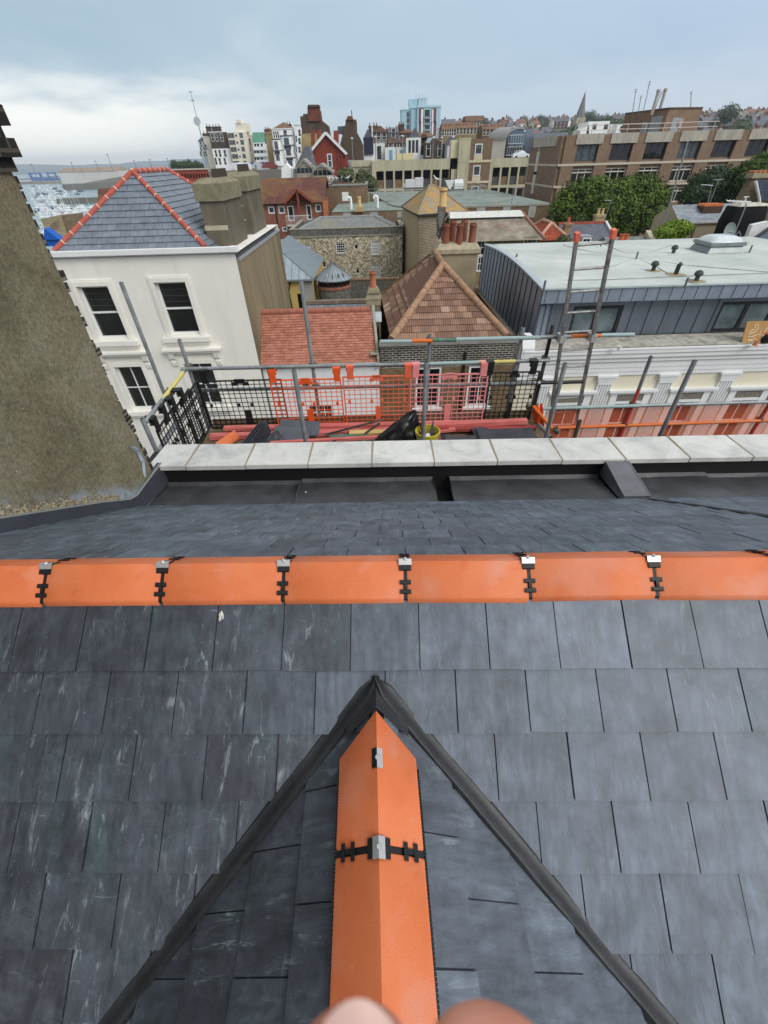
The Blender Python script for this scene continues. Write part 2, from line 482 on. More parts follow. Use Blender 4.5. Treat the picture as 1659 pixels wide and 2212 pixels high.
# ---- ridge tiles
def ridge_profile(w, t, lip, th=.016):
    """outer then inner outline of an angled ridge tile: (across, up) with the apex at 0,0"""
    e = w*t
    out = [(-w-.003, -e-lip), (-w-.002, -e-.004), (-w+.004, -e+.002), (-.012, -.0075), (0, -.001), (.012, -.0075), (w-.004, -e+.002), (w+.002, -e-.004), (w+.003, -e-lip)]
    inn = [(w-th*.7, -e-lip), (w-th, -e-.004-th*.7), (0, -th*1.3), (-w+th, -e-.004-th*.7), (-w+th*.7, -e-lip)]
    return out, inn
def ridge_mesh(P, s0, s1, w, t, lip, mitre=None):
    """P(s, across, up) -> point. mitre(across) shortens the end"""
    out, inn = ridge_profile(w, t, lip)
    pr = out + inn; n = len(pr); bm = B(); ring = []
    st = [s0, s0+.004, s1-.004, s1]
    vs = []
    for j, s in enumerate(st):
        k = .0025 if j in (0, 3) else 0
        for a, u in pr:
            ss = s
            if mitre and j >= 2: ss = s1 - mitre(abs(a)) - (.004 if j == 2 else 0)
            vs.append(P(ss, a*(1-k*8), u-k))
    fs = []
    for j in range(3):
        for q in range(n):
            z = (q+1) % n
            fs.append([j*n+q, j*n+z, (j+1)*n+z, (j+1)*n+q])
    m = len(out)
    for off, rev in ((0, 0), (3*n, 1)):
        # end cap as strips between outer and inner outlines
        pairs = [(0, n-1), (1, n-2), (2, n-2), (3, n-3), (4, n-3), (5, n-3), (6, n-4), (7, n-4), (8, n-5)]
        for (a, b2), (c, d) in zip(pairs, pairs[1:]):
            f = [off+a, off+c, off+d] if b2 == d else [off+a, off+c, off+d, off+b2]
            fs.append(f if rev else f[::-1])
    bm.add(vs, fs)
    return bm
AY, AZ = .296, .255
PM = lambda s, a, u: L(s, AY+a, AZ+u)
joints = [-2.33, -1.876, -1.418, -.967, -.505, -.046, .414, .878, 1.338, 1.80, 2.26, 2.72, 3.18, 3.64, 4.1, 4.56]
def clip_parts(P, s, w, t, tile, small=True):
    """union strip, steel apex clip with screw and two H shaped clips over one joint"""
    b = B(); g = .007
    for sg in (-1, 1):
        b.hexa([P(s-g, sg*w, -w*t-.016), P(s+g, sg*w, -w*t-.016), P(s+g, 0, -.012), P(s-g, 0, -.012), P(s-g, sg*w, -w*t-.006), P(s+g, sg*w, -w*t-.006), P(s+g, 0, -.004), P(s-g, 0, -.004)])
    b.build('union_strip', M_RUBBER, tile)
    b = B()
    for sg in (-1, 1):                     # black saddle under the steel
        c = .031
        b.hexa([P(s-.022, sg*c, -c*t+.0005), P(s+.022, sg*c, -c*t+.0005), P(s+.022, 0, .0015), P(s-.022, 0, .0015), P(s-.022, sg*c, -c*t+.0065), P(s+.022, sg*c, -c*t+.0065), P(s+.022, 0, .008), P(s-.022, 0, .008)])
    b.build('clip_saddle', M_RUBBER, tile)
    b = B()
    for sg in (-1, 1):
        c = .017
        b.hexa([P(s-.024, sg*c, -c*t+.0068), P(s+.024, sg*c, -c*t+.0068), P(s+.024, 0, .0085), P(s-.024, 0, .0085), P(s-.024, sg*c, -c*t+.0085), P(s+.024, sg*c, -c*t+.0085), P(s+.024, 0, .0105), P(s-.024, 0, .0105)])
    clip = b.build('clip', M_STEEL, tile)
    b = B(); ax = P(0,0,1)-P(0,0,0)
    b.lathe(P(s, 0, .0095), [(.0075, 0), (.0075, .0015), (.0055, .004), (.0055, .005), (.002, .0052), (.0018, .003)], 12, ax)
    b.build('screw', M_STEEL, tile)
    b = B()
    for sg in (-1, 1):
        c0 = w*.66
        for aa in (c0-.012, c0+.016):
            q = lambda ds, da, du: P(s+ds, sg*(aa+da), -(aa+da)*t+du)
            b.hexa([q(-.02,0,.001), q(.02,0,.001), q(.02,.011,.001), q(-.02,.011,.001), q(-.02,0,.0065), q(.02,0,.0065), q(.02,.011,.0065), q(-.02,.011,.0065)])
        a0, a1 = c0-.006, c0+.014
        b.hexa([P(s-.005, sg*a0, -a0*t+.001), P(s+.006, sg*a0, -a0*t+.001), P(s+.006, sg*a1, -a1*t+.001), P(s-.005, sg*a1, -a1*t+.001), P(s-.005, sg*a0, -a0*t+.0075), P(s+.006, sg*a0, -a0*t+.0075), P(s+.006, sg*a1, -a1*t+.0075), P(s-.005, sg*a1, -a1*t+.0075)])
    b.build('joint_clip', M_RUBBER, tile)
for a, b2 in zip(joints, joints[1:]):
    dz = random.uniform(-.0025, .0025); dt = random.uniform(-.003, .003)
    P2 = (lambda dz, dt, a: lambda s, c, u: L(s, AY+c+dt*(s-a)*3, AZ+u+dz+dt*(s-a)))(dz, dt, a)
    bm = ridge_mesh(P2, a+.0065, b2-.0065, .111, TP, .026)
    tl = bm.build('ridge_tile', M_CLAY, roof, smooth=True)
    if a > -2.0: clip_parts(PM, a, .111, TP, tl)
# ribbed black dry-ridge strip under the lips
bm = B()
for i in range(780):
    x = -2.3+i*.0088
    for sg, tt in ((-1, TP), (1, TR)):
        bm.box(x, x+.0062, AY+sg*.098-.006, AY+sg*.098+.006, AZ-.12, AZ-.09, L)
bm.box(-2.3, 4.55, AY-.093, AY+.093, AZ-.125, AZ-.088, L)
bm.build('ridge_vent_strip', M_RUBBER, roof)

# ---- dormer
AP = Vector((-.1594, -.0401, -.0292))                     # top of the valleys (roof frame)
DYAW = .04                                                # its ridge leans a touch to the right towards us
def D(s, a, u): return L(AP.x+DYAW*s+a, AP.y-s, AP.z+u)   # s = towards the photographer, a = across, u = up
TL, TRT = .676, .684
for sg, tt, nm in ((-1, TL, 'left'), (1, TRT, 'right')):
    ex = (D(1,0,0)-D(0,0,0)).normalized()
    dn = (D(0,sg,-tt)-D(0,0,0)).normalized()
    nr = ex.cross(dn); nr = nr if nr.z > 0 else -nr
    bm = B()
    kk = lambda x, k: x + .06 > (.23+k*.207-.30)*(math.cos(math.atan(tt)))*(.97 if sg < 0 else .91)
    def keep(x, k):
        # a slate belongs to the dormer when its tail reaches past the valley
        return x + .1 > (k*.207+.27-.44)*math.cos(math.atan(tt))*.9
    rr = random.Random(21 if sg < 0 else 33)
    slates(bm, D(0,0,0) + dn*.275, ex, dn, nr, (-1, 4), (.02, 1.2), head=-.26, phase=.1 if sg < 0 else .55, ln=.46, w=.27, scuff=lambda x, k: (.5 if sg < 0 else .45), purple=lambda x, k: .1, rnd=rr, tone=(lambda x, r: .15*r.random()) if sg < 0 else (lambda x, r: .4+.5*r.random()))  # left slope's shade is put into darker slate tones
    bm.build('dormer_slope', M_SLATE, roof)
# valleys: soft lead dressed over a raised fillet
for sg, tt, q in ((-1, TL, 1.032), (1, TRT, 1.10)):
    nr2 = None
    prof = [(-.040, .004), (-.037, .026), (-.028, .033), (-.018, .030), (.004, .034), (.020, .044), (.032, .044), (.040, .034), (.042, .004)]
    dirv = (L(AP.x+sg*.817*q/1.032, AP.y-.79, AP.z-.79*TP)-L(AP.x, AP.y, AP.z)).normalized()
    across = dirv.cross(Vector((0,0,1))).normalized()*sg            # towards the dormer side (below)
    across = across if across.y < 0 else -across
    upn = across.cross(dirv); upn = upn if upn.z > 0 else -upn
    bm = B(); rr = random.Random(4); n = 40; vs = []
    for i in range(n+1):
        s = -.03 + 1.45*i/n; wv = 1+.012*math.sin(i*.9)+rr.uniform(-.006, .006)
        lap = .004 if (i//11) % 2 else 0
        for a, u in prof:
            a2 = a*wv*.86 if i > 0 else 0
            # both ends of the strip start at the common apex
            cl = min(1, (s+.03)/.07)
            vs.append(L(AP.x, AP.y, AP.z) + dirv*s + across*(a2*cl) + upn*(u+lap+.0015*math.sin(i*.35+sg)+(.003 if (i//13) % 2 else 0)))
    m2 = len(prof)
    bm.add(vs, [[i*m2+j, i*m2+j+1, (i+1)*m2+j+1, (i+1)*m2+j] for i in range(n) for j in range(m2-1)])
    bm.build('lead_valley', M_LEADDK, roof, smooth=True)
# lead saddle behind the tip of the dormer ridge
bm = B()
bm.add([D(-.012,0,.030), D(.10,-.105,-.030), D(.17,-.105,-.03), D(.10,0,.034), D(.17,.105,-.03), D(.10,.105,-.030)], [(0,1,2,3), (0,3,4,5)])
bm.build('lead_saddle', M_LEADDK, roof)
PD = lambda s, a, u: D(.53-s, a, u+.048)                    # s runs away from us so that the mitred end is s1
bm = ridge_mesh(PD, .0635, .385+.03, .121, (TL+TRT)/2, .022, mitre=lambda a: a*.93)
tl = bm.build('ridge_tile', M_CLAY, roof, smooth=True)
clip_parts(PD, .055, .121, (TL+TRT)/2, tl)
b = B(); tt = (TL+TRT)/2
for sg, mm in ((-1, M_RUBBER), (1, M_STEEL)):
    b = B(); c = .0165
    b.hexa([PD(.245, sg*c, -c*tt+.001), PD(.30, sg*c, -c*tt+.001), PD(.30, 0, .0015), PD(.245, 0, .0015), PD(.245, sg*c, -c*tt+.003), PD(.30, sg*c, -c*tt+.003), PD(.30, 0, .004), PD(.245, 0, .004)])
    b.build('clip', mm, tl)
b = B(); b.lathe(PD(.272, .001, .003), [(.0075, 0), (.0075, .0015), (.0055, .004), (.002, .0042), (.0018, .002)], 12, (0,0,1)); b.build('screw', M_STEEL, tl)
bm = ridge_mesh(PD, -.45, .0465, .121, tt, .022)
bm.build('ridge_tile', M_CLAY, roof, smooth=True)
bm = B()
for i in range(100):
    s = .26+i*.0085
    for sg in (-1, 1): bm.box(s, s+.006, sg*.123-.007, sg*.123+.007, -.075, -.045, lambda x, y, z: D(x, y, z))
for sg in (-1, 1): bm.box(.26, 1.1, sg*.113-.009, sg*.113+.009, -.09, -.04, lambda x, y, z: D(x, y, z))
bm.build('ridge_vent_strip', M_RUBBER, roof)
# splash of bird lime on the slates under the ridge
bm = B(); rr = random.Random(9)
c = (482, 1330); lay = []
d0 = ray(*c); tq = ((OR-Vector((0,0,0))).dot(NF))/d0.dot(NF); pc = d0*tq + NF*.0175
up = -DNF
for cx, cy, rx, ry in ((0, .006, .0075, .012), (-.004, -.008, .005, .012), (.006, -.004, .004, .010), (-.007, .004, .003, .006)):
    ring = []
    for j in range(12):
        w = j*math.pi/6; k = rr.uniform(.7, 1.2)
        ring.append(pc + EX*(cx+rx*k*math.cos(w)) + up*(cy+ry*k*math.sin(w)))
    bm.add([pc + EX*cx + up*cy + NF*.003] + ring, [(0, 1+j, 1+(j+1) % 12) for j in range(12)])
bm.build('bird_dropping', plain('bird_lime', S(196, 194, 184), .9, .2, amt=.25, scale=60), roof)

# ================================================================== PARAPET AND GUTTER
par = thing('parapet_wall', L(.2, 2.8, -13), 'long low parapet with pale cast stone copings above a black lead lined gutter', 'parapet wall')
bm = B(); bm.box(-2.6, 5.85, 2.66, 2.96, -12, -.895, L); bm.build('wall', plain('black_upstand', S(30, 30, 33), .6, .4, amt=.3, scale=4, dirt=S(60, 60, 62)), par)
cj = [-2.5, -2.125, -1.528, -.912, -.283, .328, .943, 1.567, 2.177, 2.791, 3.392, 4.0, 4.61, 5.22, 5.83]
for i, (a, b2) in enumerate(zip(cj, cj[1:])):
    bm = B(); dzz = random.uniform(-.003, .003); sk = -.06*0
    x0, x1 = a+.006, b2-.006
    tn = (random.random(), random.random(), .5)
    ch = .006
    P4 = lambda x, y, z: L(x, y, z+dzz)
    y0, y1, zt, zb = 2.605, 3.035, -.842, -.893
    o1 = [(x0,y0,zb),(x1,y0,zb),(x1,y1,zb),(x0,y1,zb)]
    o2 = [(x0,y0,zt-ch),(x1,y0,zt-ch),(x1,y1,zt-ch-.01),(x0,y1,zt-ch-.01)]
    o3 = [(x0+ch,y0+ch,zt),(x1-ch,y0+ch,zt),(x1-ch,y1-ch,zt-.01),(x0+ch,y1-ch,zt-.01)]
    vs = [P4(*q) for q in o1+o2+o3]
    fs = [(3,2,1,0),(8,9,10,11)] + [(j,(j+1)%4,4+(j+1)%4,4+j) for j in range(4)] + [(4+j,4+(j+1)%4,8+(j+1)%4,8+j) for j in range(4)]
    bm.add(vs, fs, tn)
    bm.build('coping_stone', M_STONE, par)
bm = B()
for x in cj[1:-1]: bm.box(x-.0075, x+.0075, 2.61, 3.03, -.89, -.8475, L)
bm.build('mortar_joint', M_MORTAR, par)
# gutter lining in sheets that step down away from the middle
bm = B()
def sheet(x0, x1, z, y0=2.06, y1=2.665):
    n = 8
    for i in range(n):
        a, b2 = x0+(x1-x0)*i/n, x0+(x1-x0)*(i+1)/n
        h = lambda x: .004*math.sin(x*7)+.003*math.sin(x*17+1)
        bm.poly([L(a,y0,z+.055+h(a)), L(b2,y0,z+.055+h(b2)), L(b2,y1-.05,z-.03+h(b2)), L(a,y1-.05,z-.03+h(a))])
        bm.poly([L(a,y1-.05,z-.03+h(a)), L(b2,y1-.05,z-.03+h(b2)), L(b2,y1-.012,z+.0), L(a,y1-.012,z+.0)])
sheet(-2.4, -1.005, -1.065); sheet(-1.0, .335, -1.045); sheet(.49, 1.98, -1.045); sheet(2.2, 3.05, -1.04); sheet(3.06, 5.8, -1.06)
bm.box(-1.012, -.996, 2.06, 2.6, -1.10, -1.03, L)
bm.build('gutter_lining', M_LEAD, par)
bm = B(); bm.box(-2.4, 5.8, 2.648, 2.656, -1.09, -.9, L); bm.build('upstand', M_RUBBER, par)
bm = B(); bm.box(.32, .51, 2.05, 2.64, -1.22, -1.19, L); bm.box(.33, .34, 2.06, 2.64, -1.2, -1.04, L); bm.box(.487, .495, 2.06, 2.64, -1.2, -1.04, L); bm.box(1.97, 2.21, 2.06, 2.655, -1.16, -1.08, L)
bm.build('gutter_outlet', M_RUBBER, par)
bm = B()
def lbox(): 
    p = [(2.0,2.16,-1.01),(2.25,2.16,-1.01),(2.23,2.66,-1.05),(2.0,2.66,-1.05),(2.01,2.17,-.955),(2.24,2.17,-.955),(2.20,2.60,-.865),(1.985,2.60,-.865)]
    bm.hexa([L(*q) for q in p])
lbox()
bm.bar(L(1.99,2.60,-.868), L(2.012,2.175,-.957), .012, .012); bm.bar(L(2.205,2.6,-.868), L(2.243,2.175,-.957), .012, .012); bm.bar(L(2.01,2.168,-.955), L(2.24,2.168,-.955), .012, .012)
bm.build('lead_step', plain('lead_step_grey', S(96, 99, 104), .45, .5, amt=.2, scale=6, dirt=S(60, 62, 66), bump=.3, bscale=14), par)
bm = B(); bm.lathe(L(-.93, 2.42, -1.05), [(.012, 0), (.011, .006), (.004, .009)], 8); bm.build('roofing_nail', M_STEEL, par)

# ================================================================== THE NEIGHBOUR'S PARTY WALL STACK ON THE LEFT
XW = -2.40
stack = thing('party_wall', L(XW-.3, 1.6, -3), 'tall rough rendered chimney wall on the left with ragged brick edge and corbelled top', 'wall')
def render_mat():
    t = MT('pebbly_render', .95, .15)
    a = t.ramp(t.noise(1.6, 8, .7, dist=.4), (.3, S(102, 96, 76)), (.5, S(124, 118, 96)), (.7, S(140, 136, 116)))
    a = t.mix(t.mr(t.noise(1.1, 5, .6), .5, .66, 0, .5), a, S(126, 108, 90))
    a = t.mix(.75, a, t.ramp(t.noise(34, 6, .75), (.3, (.45,.45,.45)), (.5, (.95,.95,.95)), (.72, (1.5,1.5,1.5))), 'MULTIPLY')
    a = t.mix(t.mr(t.noise(70, 2), .715, .74, 0, .8), a, S(205, 200, 186))
    # pale blue-grey filler smears low down
    sp = t.n('ShaderNodeSeparateXYZ'); t.l(t.co('Object'), sp.inputs[0])
    low = t.mr(t.math('ADD', sp.outputs[2], t.math('MULTIPLY', sp.outputs[1], .649)), 2.50, 2.66, 1, 0)
    a = t.mix(t.math('MULTIPLY', t.mr(t.noise(5, 7, .65, dist=.8), .40, .60), low), a, S(150, 164, 178))
    t.col(a); t.bump(t.noise(55, 6, .7), .7, .012)
    return t.m
M_REND = render_mat()
bm = B(); rr = random.Random(2)
# a gently uneven sheet of render, thick against brick
ny, nz = 44, 44; y0, y1, z0, z1 = -3.2, 2.52, -2.2, 1.74
vs = []
for i in range(nz+1):
    for j in range(ny+1):
        y = y0+(y1-y0)*j/ny; z = z0+(z1-z0)*i/nz
        e = .012*mnoise.noise((y*1.7, z*1.7, 3)) + .004*mnoise.noise((y*6, z*6, 1))
        if j == ny: y += .018*mnoise.noise((z*5, 0, 7)); e -= .01
        vs.append(L(XW+e, y, z))
bm.add(vs, [[i*(ny+1)+j, i*(ny+1)+j+1, (i+1)*(ny+1)+j+1, (i+1)*(ny+1)+j] for i in range(nz) for j in range(ny)])
bm.build('render', M_REND, stack, smooth=True)
bm = B(); bm.box(XW-.55, XW-.02, y0, 2.50, z0, z1, L); bm.build('core', plain('core_brick', S(96, 84, 70), .95), stack)  # one even brown for the core behind the render
bm = B(); z = -2.0
while z < 1.38:
    d = rr.uniform(-.015, .04)
    bm.box(XW-.5, XW-.012-rr.uniform(0, .014), 2.40, 2.55+d, z, z+(hq := rr.uniform(.052, .07)), L)
    z += hq+rr.uniform(.010, .022)
bm.build('brick_edge', brickmat('sooty_brick', S(62, 58, 54), S(46, 44, 44), S(120, 112, 98)), stack)
bm = B()
for k, (z, h, pj) in enumerate(((1.40, .07, .02), (1.468, .088, .065), (1.554, .06, .03), (1.612, .09, .075), (1.70, .075, .05))):
    for q in range(26):
        yy = y0 + q*.235
        if yy > 2.6: break
        e = rr.uniform(-.008, .008)
        bm.box(XW-.55, XW+pj*.8+e*.3, yy, min(yy+.238, 2.53+pj+e), z+rr.uniform(-.003, .003), z+h, L)
bm.build('corbel', brickmat('dark_corbel_brick', S(50, 46, 42), S(36, 34, 33), S(84, 78, 68), bw=.235, bh=.09, ms=.010), stack)
bm = B()
n = 14; vs = []
for j in range(n+1):
    y = y0+(2.66-y0)*j/n
    vs += [L(XW+.04, y, 1.775+.012*mnoise.noise((y*5, 0, 0))), L(XW-.25, y, 1.92+.03*mnoise.noise((y*3, 5, 0))), L(XW-.6, y, 2.0)]
bm.add(vs, [[j*3+i, j*3+i+1, (j+1)*3+i+1, (j+1)*3+i] for j in range(n) for i in range(2)])
bm.poly([L(XW+.04, 2.66, 1.775), L(XW-.25, 2.66, 1.92), L(XW-.6, 2.66, 2.0), L(XW-.6, 2.66, 1.7)])
bm.build('mortar_cap', plain('flaunching', S(142, 136, 122), .95, .1, amt=.3, scale=6, bump=.5), stack)
bm = B(); bm.box(XW-3, XW-.05, -9, -.9, -3, 4.6, L); bm.build('sky_blocker', M_REND, stack)  # unseen block added to cut off sky light from the left
# flashing up the slope, then level along the gutter
bm = B()
fl = [(y, .407-.649*y) for y in (.35, .7, 1.05, 1.4, 1.75, 2.05)]
h0 = .125
def fpt(y, z, e): return L(XW+.012+e, y, z)
seq = [(y, z) for y, z in fl] + [(2.12, -.985), (2.5, -1.06), (2.64, -1.06)]
top = [(y, z+h0) for y, z in fl[:-1]] + [(2.03, -.80), (2.14, -.84), (2.52, -.84), (2.66, -.84)]
N = len(seq)
for i in range(N-1):
    a, b2, c, d = seq[i], seq[i+1], top[i+1], top[i]
    bm.poly([fpt(*a, .012), fpt(*b2, .012), fpt(*c, .012), fpt(*d, .012)])
    bm.poly([fpt(*d, .012), fpt(*c, .012), fpt(c[0], c[1]+.006, -.03), fpt(d[0], d[1]+.006, -.03)])
bm.build('lead_flashing', plain('new_lead', S(62, 65, 72), .5, .5, amt=.15, scale=3, dirt=S(44, 46, 52)), stack)
bm = B()
for i in range(N-1):
    c, d = top[i+1], top[i]
    bm.poly([fpt(d[0], d[1]-.002, .0135), fpt(c[0], c[1]-.002, .0135), fpt(c[0], c[1]+.012, .003), fpt(d[0], d[1]+.012, .003)])
bm.build('flashing_pointing', plain('grey_pointing', S(120, 122, 118), .9), stack)
# band of loose gravelly filler and pale blue putty above the flashing
bm = B(); rr = random.Random(8)
for i in range(760):
    t_ = rr.random(); y = .35+1.6*t_; zz = .407-.649*y+h0
    h = abs(rr.gauss(0, .035))*(1.2-.5*t_); s = rr.uniform(.004, .011)
    p = L(XW+.006, y, zz+.006+h)
    bm.lathe(p, [(s*.5, -s), (s, -s*.2), (s*.8, s*.5), (s*.2, s)], 5, (rr.uniform(-1,1), rr.uniform(-1,1), 1))
bm.build('gravel_filler', plain('gravelly_mortar', S(150, 140, 116), .95, .1, amt=.5, scale=30, dirt=S(70, 66, 60)), stack)
def smear(pts, wd, seed, name):
    b = B(); r2 = random.Random(seed); vs = []
    n = len(pts)-1; K = 30
    for i in range(K+1):
        q = i/K*n; k = min(int(q), n-1); f = q-k
        y = pts[k][0]*(1-f)+pts[k+1][0]*f; z = pts[k][1]*(1-f)+pts[k+1][1]*f
        w = wd*math.sin(math.pi*min(1, max(0.02, i/K)))**.6*(1+.35*mnoise.noise((i*.5, seed, 0)))
        dy, dz = pts[k+1][0]-pts[k][0], pts[k+1][1]-pts[k][1]; l = math.hypot(dy, dz); ny_, nz_ = -dz/l, dy/l
        for s, e in ((-1, .004), (0, .019), (1, .004)): vs.append(L(XW+e, y+ny_*w*s, z+nz_*w*s))
    b.add(vs, [[i*3+j, i*3+j+1, (i+1)*3+j+1, (i+1)*3+j] for i in range(K) for j in range(2)])
    b.build(name, M_PUTTY, stack, smooth=True)
M_PUTTY = plain('pale_blue_filler', S(150, 162, 176), .85, .3, amt=.22, scale=9, dirt=S(124, 120, 110), dirtamt=.8)
smear([(2.36, -.46), (2.44, -.56), (2.44, -.68), (2.36, -.80)], .026, 3, 'filler_smear')
# ================================================================== SCAFFOLD BEYOND THE PARAPET
def galv():
    t = MT('galvanised_tube', .5, .45, .35)
    a = t.ramp(t.noise(5, 7, .65, dist=.6), (.3, S(112, 118, 122)), (.55, S(146, 152, 154)), (.75, S(176, 180, 180)))
    a = t.mix(t.mr(t.noise(14, 6, .7), .60, .72, 0, .7), a, S(92, 84, 74))
    t.col(a); t.bump(t.noise(60, 3), .1, .003); return t.m
M_GALV = galv()
def painted(name, c, rub=.5):
    t = MT(name, .55, .4)
    a = t.mix(t.mr(t.noise(6, 7, .7, dist=.8), .50, .66, 0, rub), c, S(150, 154, 152))
    a = t.mix(t.mr(t.noise(11, 5, .6), .58, .72, 0, .5), a, vary(c, .55))
    t.col(a); return t.m
M_YEL = painted('yellow_tube_paint', S(206, 192, 110), .45)
M_ORT = painted('orange_tube_paint', S(214, 110, 40), .3)
M_RDT = painted('red_tube_paint', S(190, 66, 58), .5)
M_GRT = painted('green_tube_paint', S(70, 112, 92), .4)
M_BLT = painted('black_tube_paint', S(40, 40, 42), .25)
M_TEAL = painted('pale_teal_tube', S(150, 172, 172), .6)
M_RUST = plain('rusty_fitting', S(104, 98, 90), .6, .4, .4, .3, 30, S(110, 72, 48))
TR_ = .0245
scaf = thing('scaffold', Vector((0, 4.9, -13)), 'steel tube scaffold with cluttered board deck just beyond the middle of the parapet', 'scaffold')
Yo, Yi, ZD = 5.45, 4.3, -2.9
def stube(parent, p, q, mat, name, hollow=True):
    b = B(); b.tube([p, q], TR_, 14)
    o = b.build(name, mat, parent, smooth=True)
    if hollow:
        b = B(); d = (Vector(q)-Vector(p)).normalized(); b.lathe(Vector(q)+d*.0006, [(TR_*.78, 0), (TR_*.78, .0004)], 12, d)
        b.build('tube_bore', M_RUBBER, o)
    return o
def fitting(parent, p, ax1, ax2):
    """a scaffold coupler: two short collars at right angles with bolts"""
    p = Vector(p); b = B(); a1, a2 = Vector(ax1).normalized(), Vector(ax2).normalized()
    c = a1.cross(a2).normalized()
    b.lathe(p - a1*.026, [(.031, 0), (.034, .006), (.034, .046), (.031, .052)], 12, a1)
    b.lathe(p + c*.05 - a2*.026, [(.031, 0), (.034, .006), (.034, .046), (.031, .052)], 12, a2)
    b.bar(p, p + c*.05, .05, .05, a1)
    for s in (-1, 1):
        q = p + a2*.036*s*1.0 + c*.02
        b.lathe(q - a1*.0, [(.012, -.012), (.012, .012)], 6, a2); b.lathe(q + a2*s*.012, [(.007, 0), (.007, .02)], 6, a2)
    return b.build('coupler', M_RUST, parent)
Zv = Vector((0,0,1)); Xv = EX; Yv = L(0,1,0)-L(0,0,0)
def ox(x, dy=0): return Yo + SY*x*0 - .0*x + dy
outer = [(-2.98, -1.02, M_GALV), (-2.53, -1.68, M_GALV), (-.89, -1.06, M_GALV), (.65, -1.71, M_GALV), (1.83, -1.66, M_GALV), (2.20, -1.64, M_BLT)]
for x, zt, mm in outer: stube(scaf, (x, Yo, -12), (x, Yo, zt), mm, 'standard')
stube(scaf, (2.28, Yo+.02, -12), (2.245, Yo+.02, -2.72), M_ORT, 'standard')
inner = [(-.905, -1.66), (.49, -1.63), (1.96, -1.68)]
for x, zt in inner: stube(scaf, (x, Yi, -12), (x, Yi, zt), M_GALV, 'standard')
stube(scaf, (2.32, Yi+.02, -4), (2.32, Yi+.02, -2.37), M_RUST, 'standard')
yr = Yo-.06
# rails, several painted in lengths
stube(scaf, (-2.60, yr, -2.035), (.66, yr, -2.062), M_GALV, 'handrail'); stube(scaf, (.66, yr, -2.062), (1.30, yr, -2.062), M_TEAL, 'handrail')
stube(scaf, (1.30, yr, -2.062), (1.78, yr, -2.062), M_YEL, 'handrail'); stube(scaf, (1.78, yr, -2.062), (2.24, yr, -2.065), M_GALV, 'handrail')
stube(scaf, (-2.55, yr, -2.33), (2.18, yr, -2.37), M_GALV, 'mid_rail'); stube(scaf, (2.18, yr, -2.37), (2.76, yr, -2.372), M_BLT, 'mid_rail')
segs = [(.02, .42, M_TEAL), (.42, .68, M_ORT), (.68, .98, M_GRT), (.98, 2.05, M_TEAL), (2.05, 2.44, M_GALV), (2.44, 2.82, M_ORT), (2.82, 3.24, M_TEAL)]
for a, b2, mm in segs: stube(scaf, (a, yr, -1.762), (b2, yr, -1.768), mm, 'top_rail', hollow=b2 > 3.2)
for x, z in ((.65, -1.765), (2.20, -1.765), (1.83, -1.765), (-.89, -2.05), (.65, -2.06), (1.83, -2.063), (2.20, -2.065), (-.89, -2.345), (.65, -2.355), (1.83, -2.366), (2.20, -2.37), (-2.53, -2.035)):
    fitting(scaf, (x, Yo, z), Zv, Xv)
# return at the left end
p0, p1 = at(312, 925, 4.02), at(400, 800, 5.42)
p0 = Vector((-2.52, 4.02, -2.08)); p1 = Vector((-2.57, 5.42, -2.06))
stube(scaf, p0, p0.lerp(p1, .38), M_GALV, 'return_rail'); stube(scaf, p0.lerp(p1, .38), p0.lerp(p1, .93), M_YEL, 'return_rail'); stube(scaf, p0.lerp(p1, .93), p1, M_GALV, 'return_rail')
stube(scaf, (-2.5, 4.0, -2.42), (-2.53, 5.45, -2.42), M_GALV, 'return_rail')
fitting(scaf, (-2.98, Yo, -2.46), Zv, Xv); fitting(scaf, p0.lerp(p1, .55)+Vector((-.03, 0, -.02)), Yv, Zv)
stube(scaf, (-2.52, 4.0, -12), (-2.52, 4.0, -2.02), M_GALV, 'standard')
# corner brace and low joints on the right
stube(scaf, at(1152, 878, 5.3), at(1196, 930, 4.9), M_ORT, 'brace'); stube(scaf, at(1165, 918, 5.0), at(1190, 945, 4.5), M_GALV, 'brace')
fitting(scaf, at(1143, 880, 5.4), Zv, Xv); fitting(scaf, at(1200, 928, 4.6), Xv, Zv); fitting(scaf, at(1150, 920, 5.1), Xv, Zv)
# boards of the deck and a toe board
M_BOARD = plain('scaffold_board', S(122, 106, 84), .9, .1, 0, .3, 6, S(70, 62, 54), .7, .2, sc=(1, 8, 8))
for i in range(5):
    y = Yi+.05+i*.225
    b = B(); b.box(-2.5, 2.25, y, y+.218, ZD-.04-.002*(i % 2), ZD)
    b.build('deck_board', M_BOARD, scaf)
b = B(); b.box(-2.4, 2.2, Yo-.11, Yo-.07, ZD, ZD+.14); b.build('toe_board', M_BOARD, scaf)

